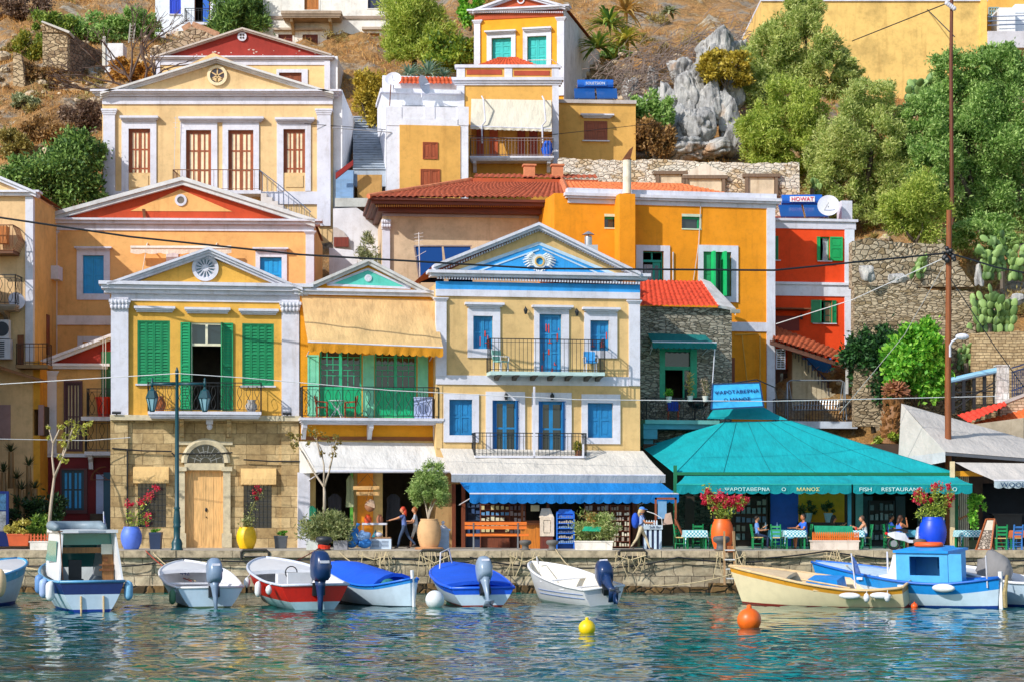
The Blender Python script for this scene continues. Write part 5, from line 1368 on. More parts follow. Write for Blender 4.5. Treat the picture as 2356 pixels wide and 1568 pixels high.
tree('olive_tree','tall silvery olive tree between the grey rock and the blank yellow wall','tree',(1835,260,119),[(1835,110,116,85,100),(1905,165,116,68,58),(1770,130,116,66,90),(1850,30,116,44,44),(1945,180,116,44,34),(1740,200,115,40,50)],70000,.25,.065,OLIVE,3,.25,sub=44,subr=.21)
tree('olive_tree','bushy yellow green olive tree low behind the ruined wall end','tree',(1800,400,112),[(1800,270,110,90,90),(1750,310,110,50,76),(1850,350,110,70,60),(1790,350,110,60,50)],52000,.23,.06,OLIVE2,4,.2,sub=40,subr=.21)
tree('olive_tree','broad olive tree right of the ruined wall above the red orange house','tree',(1985,500,105),[(1985,320,105,115,120),(1910,380,105,66,95),(2050,400,105,70,95),(2000,230,105,75,50),(1935,460,105,60,60),(2020,480,105,60,50)],90000,.22,.055,OLIVE,5,.28,sub=52,subr=.2)
tree('olive_tree','small drooping olive tree just left of the wooden utility pole','tree',(2110,570,99),[(2120,485,99,58,70),(2070,480,99,46,50)],24000,.2,.05,OLIVE2,6,.14,sub=18)
tree('carob_tree','huge dense bright green tree filling the right edge of the hillside','tree',(2270,560,106),[(2260,330,106,120,130),(2340,250,106,95,130),(2190,260,106,75,95),(2330,430,106,100,120),(2220,460,106,85,85),(2290,160,106,80,60),(2150,370,104,70,90),(2120,270,105,60,60),(2200,160,106,70,50),(2260,540,101,90,50)],170000,.21,.08,CAROB,7,.35,sub=60,subr=.2)
tree('cypress_shrub','dense grey green conifer beside the white house with the stone balcony','tree',(955,150,124),[(945,40,124,62,66),(985,55,124,52,62),(915,95,124,36,45),(960,110,124,60,35)],38000,.26,.06,OLIVE2,8,.2,sub=26,up=.9)
tree('citrus_tree','yellow green citrus bush left of the tall orange house','tree',(1030,160,120),[(1010,115,120,42,32),(1055,120,120,34,30),(1035,145,120,50,24)],9000,.28,.13,leafmat('#688a2c','#b4c048'),9,.12)
tree('pine_tree','dark evergreen tree beside the cobalt shuttered white house','tree',(545,80,134),[(545,20,134,60,60),(580,40,134,40,45),(515,45,134,36,30)],13000,.38,.09,DKG,10,.2,up=.8)
tree('citrus_tree','rounded dark green citrus tree left of the yellow mansion','tree',(130,490,103),[(130,400,103,85,75),(60,410,103,50,50),(190,350,103,50,48),(180,430,103,60,50)],26000,.22,.11,DKG,11,.16,sub=28)
tree('alley_tree','golden green tree hanging over the stepped alley','tree',(850,300,112),[(850,215,112,30,48),(838,185,112,24,28),(862,255,112,20,32)],7000,.24,.10,GOLD,12,.1,sub=18)
tree('fig_tree','bright lime green tree under the stone terrace walls','tree',(2100,960,93),[(2110,800,93,55,60),(2080,850,93,50,60),(2140,870,93,45,55),(2125,760,93,28,26)],15000,.26,.17,LIME,13,.14,sub=22)
tree('dark_bush','dark green tree in the shade behind the red orange house','tree',(2010,980,94.5),[(2010,850,94.5,60,75),(1975,800,94.5,35,45),(2020,780,94.5,35,35)],11000,.24,.13,leafmat('#234a2a','#4a7a3c'),14,.12)
tree('cypress_shrub','lime green bush at the top edge beside the orange pediment','tree',(1080,60,127),[(1082,10,127,26,40)],3500,.3,.14,LIME,15,.1)
for i,(px,py,Y,rx,ry,mt,lb)in enumerate(((230,60,142,70,38,CAROB,'leafy green bush on the slope behind the stone gate tower'),(140,60,146,62,34,leafmat('#6c8a34','#a8b850'),'yellow green bush above the stone gate tower'),(320,55,140,40,40,CAROB,'green bush just left of the cobalt shuttered house'),(75,110,138,48,36,leafmat('#7a8a30','#b0a840'),'olive coloured bush left of the stone gate tower'),(60,235,124,32,16,SAGE,'small pale sage bush on the dry slope'),(1503,252,112,46,38,CAROB,'green bush between the small ochre house and the rock'),(1508,315,111,46,42,DRYB,'dry brown bush beside the flat roofed ochre house'),(1670,150,114,66,42,GOLD,'yellow green spurge bush growing over the grey rock'),(2060,1005,92,50,20,leafmat('#7a9a2c','#c0cc50'),'low yellow green shrub behind the teal canopy'),(1850,545,112,40,10,DRYB,'strip of dry weeds'),(200,270,116,60,36,PURPB,'purplish dry bush left of the mansion cornice'),(110,300,114,62,30,DRYB,'brown dry bush above the citrus tree'),(1425,125,122,40,16,CAROB,'small green bush below the agaves'),(40,20,165,90,34,PURPB,'dull purple scrub at the top left corner'),(100,175,128,60,26,DRYB,'rusty dry bush under the stone gate tower'),(300,170,118,50,34,leafmat('#b07a30','#dca850'),'golden dry bush by the mansion gable'),(30,330,112,40,30,leafmat('#8a8040','#b8a860'),'straggly bush at the left edge above the cream house'))):
 if i==9:continue
 if(Y>108 or px<400)and px not in(1670,1508,1503):Y=groundY(px,py+ry*.75)-.4
 t=thing('bush',lb,'bush',P(px,py+ry,Y));crown('foliage',t,[(px-rx*.3,py,Y,rx*.7,ry),(px+rx*.4,py+ry*.2,Y,rx*.6,ry*.8)],int(2600+rx*ry*1.1),.26,.11,mt,40+i,14)
 mb=MB()
 for k in range(5):mb.tube([(0,0,-.4),(R.uniform(-.3,.3),0,.2),(R.uniform(-1,1)*rx*Y/F*.6,R.uniform(-.3,.3),ry*Y/F*R.uniform(.6,1.3))],[.05,.035,.012],5)
 mb.build('stem',BARK,t)
PEAR=leafmat('#58793c','#94b266',.1)
def pear(label,px,py,Y,w_,h_,n,seed,s_=.26):
 rng=random.Random(seed);o=P(px,py,Y);t=thing('prickly_pear',label,'cactus',o);mb=MB();k=Y/F
 pads=[(Vector((rng.uniform(-w_*.4,w_*.4)*k,rng.uniform(-.3,.3),.1)),Vector((rng.uniform(-.3,.3),rng.uniform(-.2,.2),1)))for _ in range(max(3,n//8))]
 i=0
 while len(pads)<n:
  p,d=pads[i%len(pads)]if i<3 else pads[rng.randrange(len(pads))];i+=1
  d2=(d+Vector((rng.uniform(-.9,.9),rng.uniform(-.5,.3),rng.uniform(-.2,.7)))).normalized();q=p+d.normalized()*s_*.75+d2*s_*.75
  if abs(q.x)<w_*k*.55 and 0<q.z<h_*k and abs(q.y)<1.2:pads.append((q,d2))
  if i>n*60:break
 for p,d in pads:
  z=d.normalized();y=Vector((rng.uniform(-.7,.7),-1,rng.uniform(-.1,.5)));y=(y-z*y.dot(z)).normalized();x=y.cross(z);M_=Matrix((x,y,z)).transposed()
  mb.ell(p,(s_*rng.uniform(.55,.75),.045,s_*rng.uniform(.8,1.05)),9,7,0,M_)
 mb.build('pads',PEAR,t,True)
 mb=MB();mb.tube([(0,0,-.5),(0,0,.3)],.12,6);mb.build('stem',BARK,t)
pear('tall prickly pear cactus climbing the terrace right of the utility pole',2305,640,97,110,160,120,1,.24)
pear('spreading prickly pear cactus above the stone stairway wall',2275,760,95,130,140,130,2,.26)
pear('small prickly pear cactus growing on the dry stone wall left of the pole',2105,640,97,50,85,36,3,.2)
pear('upright prickly pear cactus against the blank yellow wall',2125,250,112,110,70,50,4,.3)
pear('little prickly pear beside the solar heater of the red orange house',1868,448,104,40,40,16,5,.2)
pear('scraggly prickly pear near the street lamp arm',2222,850,94,40,90,26,6,.18)
def fan(label,name,cat,px,py,Y,n,L,Wd,mat,seed,droop=.5,trunk=None):
 rng=random.Random(seed);t=thing(name,label,cat,P(px,py,Y));mb=MB();
 for k in range(n):
  a=rng.uniform(0,6.283);e=rng.uniform(.15,1.35);l=L*rng.uniform(.7,1.1);d=Vector((math.cos(a)*math.cos(e),math.sin(a)*math.cos(e),math.sin(e)));s_=d.cross(Vector((0,0,1))).normalized()*Wd;pts=[]
  for q in range(5):
   f=q/4;c=d*l*f-Vector((0,0,droop*l*f*f));w2=(.55,1,.9,.6,.03)[q];pts.append((c-s_*w2,c+s_*w2))
  mb.loft([list(p)for p in pts],closed=False)
 mb.build('fronds' if cat!='agave' else 'leaves',mat,t,fix=False)
 if trunk:mb=MB();mb.tube([(0,0,-trunk),(0,0,0)],[.14,.11],8);mb.build('trunk',wood('#8a6a44'),t)
 return t
FR=leafmat('#5d8a3a','#b0b84a');FRB=leafmat('#6f9a86','#b9cbb0')
for i,(px,py,Y,L,mt,lb)in enumerate(((1400,60,125,2.6,FR,'spiky green agave beside the tall orange house'),(1375,110,123,2.2,FR,'dark agave in the corner of the tall orange house wall'),(1440,95,123,2.0,leafmat('#9aa23a','#d0c050'),'yellowing agave under the dry brush'),(1440,30,128,2.3,leafmat('#b08a44','#d8b468'),'withered brown agave at the top edge'),(1540,30,128,1.0,SAGE,'small pale agave near the white block on the slope'))):
 fan(lb,'agave','agave',px,py,Y,80,L,.09,mt,i+1,.55)
for i,(px,py,Y,L)in enumerate(((940,175,113,1.5),(985,172,113.5,1.7),(1020,180,114,1.2))):
 fan(('feathery grey palm behind the terrace house, left one of three','feathery grey palm behind the terrace house, tallest of three','feathery grey palm behind the terrace house, beside the ochre parapet')[i],'dwarf_palm','palm',px,py,Y,90,L,.04,FRB,20+i,.5,.8,)
for i,(px,py,Y)in enumerate(((25,1038,85.5),(66,1070,85.2),(38,1100,85),(50,1125,84.8),(8,1085,85),(80,1122,85))):
 fan(('dark yucca head highest on the ochre wall','dark yucca head nearest the maroon house','dark yucca head in the middle of the clump','dark yucca head above the orange planter','dark yucca head cut by the left edge','smallest dark yucca head by the maroon house step')[i],'yucca','yucca',px,py,Y,46,.55,.02,leafmat('#26331f','#4a5a34'),30+i,.1,1.5,).__setitem__('group','yuccas against the ochre wall')
def twigs(name,label,cat,px,py,Y,tips,depth,r0,mat,seed,spread=.7):
 rng=random.Random(seed);t=thing(name,label,cat,P(px,py,Y));mb=MB()
 def grow(p,d,l,r,k):
  q=p+d*l;mb.tube([p,p.lerp(q,.5)+Vector((rng.uniform(-.1,.1)*l,0,rng.uniform(-.1,.1)*l)),q],[r,r*.85,r*.65],5)
  if k==0:return
  for _ in range(rng.choice((2,3))):
   d2=(d+Vector((rng.uniform(-1,1),rng.uniform(-1,1),rng.uniform(-.5,.7)))*spread).normalized();grow(q,d2,l*rng.uniform(.6,.85),r*.62,k-1)
 for d in tips:grow(Vector((0,0,0)),Vector(d).normalized(),Vector(d).length,r0,depth)
 mb.build('branches',mat,t);return t
GB=paint('#5d4a40',.8,.3)
twigs('bare_tree','leafless dark tree spreading above the mansion gable','tree',330,232,114,[(-1.6,0,1.0),(-.9,0,1.4),(.2,0,1.7),(.6,.2,1.3),(-2.0,0,.6)],4,.10,GB,2)
twigs('bare_tree','thin leafless tree beside the white block on the left slope','tree',300,180,122,[(.1,0,1.6),(.6,0,1.5)],4,.08,GB,5,.5)
GBR=paint('#8d7b70',.9,.3)
t=thing('brush_heap','tangled heap of dry grey branches left of the big rock','brush',P(1530,190,116));mb=MB();rr=random.Random(4);o=t.location
for k in range(900):
 f=rr.random();px=1385+310*f+rr.gauss(0,26);py=195-95*f+rr.gauss(0,28);Y=117-.4+rr.uniform(-1.4,.6)+(195-py)*.03
 a=P(px,py,Y)-o;d=Vector((rr.gauss(1,.7),rr.gauss(0,.5),rr.gauss(.3,.6))).normalized()*rr.uniform(.4,1.3)
 mb.tube([a,a+d*.5+Vector((0,0,rr.uniform(-.1,.15))),a+d],[.022,.018,.008],4)
mb.build('branches',GBR,t)
m,nt,ns,ls,b=newmat('grey_rock')
v=ocoord(ns,ls);n1=noise(ns,ls,v,.8,8,.7);n2=noise(ns,ls,ocoord(ns,ls,False,(2.2,2.2,.5)),1.5,6,.7);n3=noise(ns,ls,v,.33,3,.5)
c1=ramp(ns,ls,n1,[(.3,hexc('#7d7c7c')),(.5,hexc('#b5b3b0')),(.7,hexc('#d8d4cc'))]);c2=ramp(ns,ls,n2,[(.36,(.35,.34,.34,1)),(.5,(1,1,1,1))]);cc=mixrgb(ns,ls,.9,c1,c2,'MULTIPLY')
st=ramp(ns,ls,n3,[(.58,(0,0,0,1)),(.68,(1,1,1,1))]);cc=mixrgb(ns,ls,st,cc,hexc('#b8823f'));ls.new(cc,b.inputs['Base Color']);b.inputs['Roughness'].default_value=.9;bump(ns,ls,n2,b,1.0,.2);ROCK=m
def rock(parent,px,py,Y,rx,ry,seed,name='boulder',amp=.3,rz=None):
 """a boulder cut by random planes, so that it has ledges and sharp arrises"""
 k=Y/F;c=P(px,py,Y)-(parent.location if parent is not None else Vector());r=Vector((rx*k,(rz or rx*k*.8),ry*k));nu,nv=72,54;rr=random.Random(seed*13+1);PL=[]
 for _ in range(36):n=Vector((rr.gauss(0,1),rr.gauss(-.2,1),rr.gauss(0,.55))).normalized();PL.append((n,rr.uniform(.52,1.0)))
 vs=[]
 for i in range(nv+1):
  th=math.pi*(i+.01)/(nv+.02)
  for j in range(nu):
   a=2*math.pi*j/nu;d=Vector((math.sin(th)*math.cos(a),math.sin(th)*math.sin(a),math.cos(th)))
   f=min([1.08]+[h_/max(1e-3,d.dot(n))for n,h_ in PL if d.dot(n)>.05]);q=Vector((d.x*r.x,d.y*r.y,d.z*r.z*.45))+Vector((seed*7.3,0,0))
   f*=1+.10*MN.noise(q*1.6)-.22*max(0,.12-abs(MN.noise(q*1.2)))/.12+.05*MN.noise(q*5)+.03*MN.noise(q*11)
   vs.append((c.x+d.x*r.x*f,c.y+d.y*r.y*f,c.z+d.z*r.z*f))
 i=np.arange((nv+1)*nu).reshape(nv+1,nu);fq=np.stack([i[:-1],np.roll(i[:-1],-1,1),np.roll(i[1:],-1,1),i[1:]],-1).reshape(-1,4)
 return npmesh(name,vs,fq,ROCK,parent)
t=thing('rock_outcrop','tall cracked pale grey limestone outcrop between the brush and the olive tree','rock',P(1620,340,112))
for k,q in enumerate(((1650,115,117,66,66),(1625,170,115.8,62,76),(1585,225,114.4,54,86),(1635,250,114,52,80),(1600,290,113,66,66),(1672,270,113.8,40,80),(1690,320,113,40,44),(1575,345,112,84,30),(1500,185,117,22,36),(1450,205,117,34,34),(1530,250,114.6,40,60),(1690,210,115.4,44,70),(1565,165,116.6,44,50),(1480,245,115,36,26),(1560,300,113.2,40,60),(1690,130,117.5,44,60),(1640,345,112,60,30),(1540,330,112.6,44,30))):rock(t,*q,seed=k+1)
for i,(px,py,Y,rx,ry,lb)in enumerate(((1995,628,94.6,24,22,'bluish grey boulder at the foot of the dry stone wall'),(2065,640,95.5,34,16,'pale boulder on the terrace left of the pole'),(2250,640,97,18,30,'pale upright rock beside the tall prickly pear'),(20,255,122,30,22,'dark boulder at the left edge of the slope'),(60,200,128,24,14,'tan boulder above the sage bush'),(2340,690,96.4,30,14,'grey rock at the right edge under the prickly pear'))):
 o=rock(None,px,py,Y,rx,ry,30+i);tagset(o,lb,'rock')
def stonewall(name,label,cat,pts,Y,th,mat,Y1=None):
 """pts: outline in px, upright slab of thickness th; Y1 = distance at its right end"""
 xs_=[p[0]for p in pts];x0,x1=min(xs_),max(xs_);mb=MB();Q=[]
 for(a,b_)in zip(pts,pts[1:]+pts[:1]):
  n=max(1,int(abs(a[0]-b_[0])/9))
  for k in range(n):
   f=k/n;px=a[0]+(b_[0]-a[0])*f;py=a[1]+(b_[1]-a[1])*f;yy=Y if Y1 is None else Y+(Y1-Y)*(px-x0)/(x1-x0)
   Q.append(P(px,py+(R.uniform(-2,2)if n>1 and abs(a[0]-b_[0])>20 and py<max(p[1]for p in pts)-5 else 0),yy))
 mb.prism(Q,(0,th,0));return mb.build(name,mat,label=label,cat=cat,fix=False)
RW=rubble('#c4ad8a','#9c8262','#5d4a34',2.6,1.7);RW2=rubble('#c2b092','#97825f','#6a5740',3.4,2.5);RWW=rubble('#d0bc9c','#b89a70','#8a7452',3.4,1.8,.9,'#e6dccb')
stonewall('ruined_wall','long ruined pale stone house wall with bricked up window frames behind the orange house','wall',[(1283,364),(1420,370),(1500,366),(1600,372),(1700,376),(1838,374),(1840,500),(1283,480)],102.5,.7,RWW)
for r,lb,ped in(((1578,412,1664,452),'weathered wooden window frame with a plaster gable in the ruined wall',True),((1717,408,1785,452),'weathered wooden window frame blocked with slabs in the ruined wall',False),((1512,402,1572,424),'broken grey lintel board in the ruined wall',False)):
 t=thing('old_window',lb,'window',P(r[0],r[3],102.4));o=t.location;mb=MB();a=P(r[0],r[1],102.4)-o;b_=P(r[2],r[3],102.4)-o
 for x in(a.x,b_.x):mb.box(x-.08,x+.08,-.1,.1,b_.z,a.z)
 mb.box(a.x-.2,b_.x+.2,-.14,.1,a.z,a.z+.16);mb.build('frame',wood('#7a6450'),t);mb=MB();mb.box(a.x+.1,b_.x-.1,.0,.1,b_.z,a.z);mb.build('infill',stucco('#d8c6a8',.6),t)
 if ped:mb=MB();c=(a.x+b_.x)/2;mb.prism([(a.x-.2,-.12,a.z+.17),(b_.x+.2,-.12,a.z+.17),(c,-.12,a.z+.75)],(0,.25,0));mb.build('gable',stucco('#e0d4c2',.5),t)
TY=groundY(125,200);t=thing('stone_gate_tower','narrow ruined stone gable tower with sloping slab top on the left slope','ruin',P(106,200,TY));o=t.location
mb=MB();mb.prism([P(x,y,TY)-o for x,y in((98,225),(155,225),(155,74),(98,74))],(0,1.0,0));mb.build('pier',RW,t)
mb=MB();mb.prism([P(x,y,TY-.1)-o for x,y in((97,75),(157,75),(97,52))],(0,1.1,0));mb.build('gable',RW,t)
mb=MB();mb.prism([P(x,y,TY-.3)-o for x,y in((94,51),(97,48),(160,72),(158,77))],(0,1.5,0));mb.build('slab',stucco('#c9c4bc',.4),t)
mb=MB();a,b_,c,d=P(155,75,TY+.5)-o,P(285,150,TY+7)-o,P(285,210,TY+7)-o,P(155,230,TY+.5)-o;mb.prism([a,b_,c,d],(-.4,.3,0));mb.build('side_wall',rubble('#8f7560','#6f5946','#3d3026',2.4,1.6),t,fix=False)
mb=MB();mb.prism([P(x,y,TY+2)-o for x,y in((210,164),(223,168),(223,225),(210,225))],(0,.2,0));mb.build('door',paint('#b9cfe4',.6),t)
stonewall('ruined_wall','short broken stone wall stub left of the gate tower','wall',[(30,120),(48,125),(52,150),(60,215),(30,215)],groundY(45,195),.6,RW)
stonewall('stone_gable','rubble stone gable wall of a roofless building above the dark red pediment','wall',[(345,112),(420,90),(425,72),(440,62),(500,85),(500,150),(345,150)],126,.6,rubble('#b8a488','#93805f','#5d4a34',2.6,1.6))
mb=MB()
for a,b_ in(((422,71),(441,59)),((441,59),(502,84))):mb.bar(P(*a,127.9),P(*b_,127.9),.16,.5)
mb.build('coping_tiles',tilemat('#b98a6a'),label='tile coping along the rubble stone gable',cat='coping')
t=thing('white_block','whitewashed masonry block with post beside the ladder on the left slope','wall',P(262,140,125));o=t.location
mb=MB();a=P(241,100,125)-o;b_=P(283,136,125)-o;mb.box(a.x,b_.x,0,1.2,b_.z-.8,a.z);mb.build('masonry',stucco('#e2e2e4',.4),t);mb=MB();a=P(235,84,124.9)-o;b_=P(242,135,124.9)-o;mb.box(a.x,b_.x,-.1,.1,b_.z-.5,a.z);mb.build('post',stucco('#d8d4c8',.4),t)
t=thing('ladder','small grey wooden ladder leaning above the white block','ladder',P(303,100,124.5));o=t.location;mb=MB();LM=wood('#9a9488')
for px in(296,307):mb.bar(P(px,100,124.5)-o,P(px+4,55,125)-o,.08)
for k in range(6):mb.bar(P(296+k*.7,95-k*7,124.5)-o,P(308+k*.7,95-k*7,124.5)-o,.05)
mb.build('rails',LM,t)
stonewall('terrace_wall','rough dry stone terrace wall of big rounded stones below the dry grass','wall',[(1960,556),(2000,548),(2080,560),(2170,562),(2200,600),(2240,660),(1960,660)],96.2,1.0,rubble('#c4b498','#94805f','#5d4a34',3.0,1.5),97.5)
stonewall('terrace_wall','flat coursed stone retaining wall right of the red orange house','wall',[(1965,656),(2080,656),(2140,668),(2240,672),(2245,800),(1965,800)],95.0,1.0,RW2,95.6)
stonewall('terrace_wall','lower shaded stone retaining wall behind the lime green tree','wall',[(1965,738),(2110,738),(2190,745),(2240,760),(2245,980),(1965,980)],94.2,.7,rubble('#b5a284','#8a7658','#594a36',3.0,2.3),94.6)
stonewall('stair_wall','sunlit coursed stone wall at the right edge above the stair railing','wall',[(2235,768),(2360,760),(2420,758),(2420,1000),(2235,1000)],93.8,.6,ashlar('#d8bd92','#a88a62','#7d6648',.34,.13))
t=thing('gate_pier','white tiled square pier with stone wall and iron fence on the right','wall',P(2310,900,92));o=t.location
mb=MB();a=P(2298,840,91.6)-o;b_=P(2326,925,91.6)-o;mb.box(a.x,b_.x,0,.6,b_.z,a.z);mb.box(a.x-.03,b_.x+.03,-.03,.63,a.z,a.z+.06);mb.build('pier',ashlar('#e4e2e0','#dcdad8','#a8a6a4',.22,.28,.5,.2),t)
mb=MB();mb.prism([P(x,y,91.7)-o for x,y in((2300,925),(2420,878),(2420,886),(2300,932))],(0,.5,0));mb.build('ledge',stucco('#b9b2ae',.4),t)
mb=MB();mb.prism([P(x,y,91.75)-o for x,y in((2300,932),(2420,886),(2420,990),(2300,990))],(0,.5,0));mb.build('wall',ashlar('#d6c0a4','#b09878','#8a765c',.34,.13),t)
mb=MB()
for k in range(22):mb.bar(P(2328+k*4.5,853-k*1.4,91.8)-o,P(2328+k*4.5,912-k*1.8,91.8)-o,.04)
for d in(0,10,52):mb.bar(P(2326,846+d,91.8)-o,P(2425,815+d*.9,91.8)-o,.06)
mb.build('fence',paint('#26365c',.5),t)
t=thing('stair_handrail','pale blue thick pipe handrail with dark posts beside the white tiled pier','railing',P(2200,950,92.5));o=t.location
mb=MB();mb.tube([P(2185,875,92.6)-o,P(2240,862,92.4)-o,P(2298,850,92.2)-o],.14,10);mb.build('handrail',paint('#7fb2cf',.5),t)
mb=MB()
for k in range(5):mb.bar(P(2192+k*24,878-k*5,92.5)-o,P(2192+k*24,950-k*6,92.5)-o,.14)
for k in range(3):mb.bar(P(2186,945-k*22,92.5)-o,P(2298,870-k*-14,92.3)-o,.05)
mb.build('posts',IRON,t)
t=thing('stepped_alley','blue grey shaded stone stairway climbing between the mansion and the terrace house','stairs',P(825,480,103));o=t.location;BS=stucco('#a9b3bf',.4);mb=MB()
n=22
for k in range(n):
 f=k/(n-1);Y=104.8+9*f;py=388-120*f;a=P(812,py,Y)-o;b_=P(880,py,Y)-o;mb.box(a.x,b_.x+.3,a.y,a.y+9/n+.02,a.z-.9,a.z-.05);mb.box(a.x,b_.x+.3,a.y-.07,a.y+9/n,a.z-.05,a.z)
mb.build('upper_flight',BS,t);mb=MB()
for k in range(7):
 a=P(772,452-k*10,101.5+.45*k)-o;b_=P(812-k*1.5,452,101.5)-o;mb.box(a.x,b_.x,a.y,a.y+.5,a.z-1.5,a.z)
mb.build('lower_flight',stucco('#7f9fc0',.35),t)
mb=MB();a=P(817,392,101.6)-o;b_=P(874,456,101.6)-o;mb.box(a.x,b_.x,0,.2,b_.z,a.z);mb.build('straw_screen',fabric('#b98f52',0),t)
mb=MB();a=P(770,456,101.2)-o;b_=P(880,476,101.2)-o;mb.box(a.x,b_.x,a.y,a.y+2,b_.z,a.z);mb.build('landing',stucco('#b9bab4',.4),t)
mb=MB();mb.prism([P(x,y,100.4)-o for x,y in((766,480),(820,478),(862,505),(885,545),(885,660),(766,660))],(0,.5,0));mb.build('white_vault',stucco('#dadade',.25),t)
mb=MB();pts=[(768,575),(805,575)]+[(768+40*math.cos(a),575-56*math.sin(a))for a in(.1,.5,.9,1.3,1.57)];mb.prism([P(x,y,100.3)-o for x,y in[(766,572),(806,572),(802,550),(790,533),(775,524),(766,523)]],(0,.05,0));mb.build('arch',stucco('#c2b9b2',.3),t)
mb=MB();a=P(768,546,100.2)-o;b_=P(802,568,100.2)-o;mb.box(a.x,b_.x,a.y-.02,a.y+.05,b_.z,a.z);mb.build('door',wood('#7a2c18'),t)
mb=MB();mb.prism([P(x,y,98.5)-o for x,y in((757,570),(812,576),(822,600),(822,650),(757,650))],(0,.3,0));mb.build('low_wall',stucco('#e0e0e6',.2),t)
mb=MB();mb.prism([P(x,y,102.2)-o for x,y in((772,398),(812,368),(812,380),(772,412))],(0,.2,0));mb.build('red_skirting',stucco('#8e2422',.3),t)
t=thing('shrub','small grey green shrub by the arched doorway in the alley','bush',P(850,600,98));crown('foliage',t,[(850,570,98,30,30),(865,590,98,22,22)],1500,.25,.05,SAGE,77,10)
rng=np.random.default_rng(8);C=[]
for px0,px1,y0,y1,n in((-40,-17,101,165,60000),(8,24,98,128,20000),(-20,11,112,160,45000)):
 xs_=rng.uniform(px0,px1,n);ys_=rng.uniform(y0,y1,n);keep=np.array([MN.noise(Vector((a*.35,c*.35,0)))+.35*MN.noise(Vector((a*1.5,c*1.5,5)))for a,c in zip(xs_,ys_)])>-.02
 C.append(np.stack([xs_[keep],ys_[keep],[hill_z(a,c)+.1 for a,c in zip(xs_[keep],ys_[keep])]],1))
C=np.concatenate(C);v,fq=leafquads(C,rng,.55,.035,None,1.6);npmesh('dry_grass',v,fq,leafmat('#b87f3c','#e0b068',.3),kind='stuff')
V=[];rg=np.random.default_rng(31)
for k in range(330):
 x,y=[(rg.uniform(-34,-17),rg.uniform(104,158)),(rg.uniform(-17,12),rg.uniform(114,160)),(rg.uniform(14,30),rg.uniform(97,112))][k%3]
 s_=rg.uniform(.3,.9);p,g=blobpts(rg,(x,y,hill_z(x,y)+s_*.35),(s_,s_,s_*.7),int(90+160*s_),6,.5);V.append(leafquads(p,rg,.3,.06,g,.4)[0])
V=np.concatenate(V);npmesh('undergrowth',V,np.arange(len(V)).reshape(-1,4),leafmat('#8a7a44','#b8a860'),kind='stuff')
mb=MB();rr=random.Random(9)
for k in range(900):
 x,y=rr.choice(((rr.uniform(-32,-18),rr.uniform(103,140)),(rr.uniform(15,22),rr.uniform(97,104)),(rr.uniform(4,11),rr.uniform(112,130))));s_=rr.uniform(.08,.4)*(1.6 if rr.random()<.12 else 1);M_=Matrix.Rotation(rr.uniform(0,3),3,'Z')@Matrix.Rotation(rr.uniform(-.5,.5),3,'X')
 mb.ell((x,y,hill_z(x,y)+s_*.3),(s_,s_*rr.uniform(.6,1),s_*rr.uniform(.4,.7)),7,5,0,M_)
mb.build('loose_stones',rubble('#c9b598','#a8906c','#6d5a42',1.2,1),kind='stuff')
TEAL=fabric('#08bcc4',.3,.12);TEALV=fabric('#0aa3aa',.35);PGREEN=paint('#0b6a44',.5)
h=Fac('taverna_canopy',(1552,84.3),(2215,84.3),GZ,'big teal fabric hip roof canopy of the fish taverna','canopy')
def patch(c00,c10,c11,c01,n=20,m=12,sag=.12):
 vs=[]
 for j in range(m+1):
  for i in range(n+1):
   u_,v_=i/n,j/m;p=c00.lerp(c10,u_).lerp(c01.lerp(c11,u_),v_);vs.append((p.x,p.y,p.z-sag*math.sin(math.pi*v_)*math.sin(math.pi*u_)-.02*math.sin(u_*17+v_*6)*math.sin(math.pi*v_)))
 return vs,gridfaces(n+1,m+1)
rl,rr_,fl_,fr_,bl_,br_=h.pt(1668,969,4.5),h.pt(1818,967,4.5),h.pt(1552,1088,0),h.pt(2206,1089,0),h.pt(1476,1027,5.5),h.pt(2120,1060,6)
for nm,q in(('roof_front',(fl_,fr_,rr_,rl)),('roof_side',(bl_,fl_,rl,rl.lerp(bl_,.02))),('roof_side',(fr_,br_,rr_.lerp(br_,.02),rr_))):
 v_,f_=patch(*q,n=30 if nm=='roof_front' else 14);npmesh(nm,v_,f_,TEAL,h.root,smooth=True)
def seams(q,us,mat,parent,sag=.12,r=.014):
 for u_ in us:mb=MB();mb.tube([q[0].lerp(q[1],u_).lerp(q[3].lerp(q[2],u_),v_)-Vector((0,.01,sag*math.sin(math.pi*v_)*math.sin(math.pi*u_)+.02*math.sin(u_*17+v_*6)*math.sin(math.pi*v_)-.008))for v_ in[k/12 for k in range(13)]],r,5);mb.build('seam',mat,parent)
seams((fl_,fr_,rr_,rl),(.0,.17,.34,.5,.67,.84,1.0),fabric('#078f98',.2),h.root)
mb=MB();mb.bar(fl_,fr_,.09,.12);h.part('eave_beam',PGREEN,mb)
for px in(1553,1954,2200):mb=MB();h.bx(mb,(px-4,1069 if px<1600 else 1092,px+4,1262),-.05,.06);h.part('post',PGREEN if px!=1954 else paint('#2f8ea6',.5),mb)
v_,f_=patch(h.pt(1625,962,4.6),h.pt(1812,965,4.6),h.pt(1755,935,5.6),h.pt(1640,942,5.6),sag=.03);npmesh('upper_flap',v_,f_,TEAL,h.root,smooth=True)
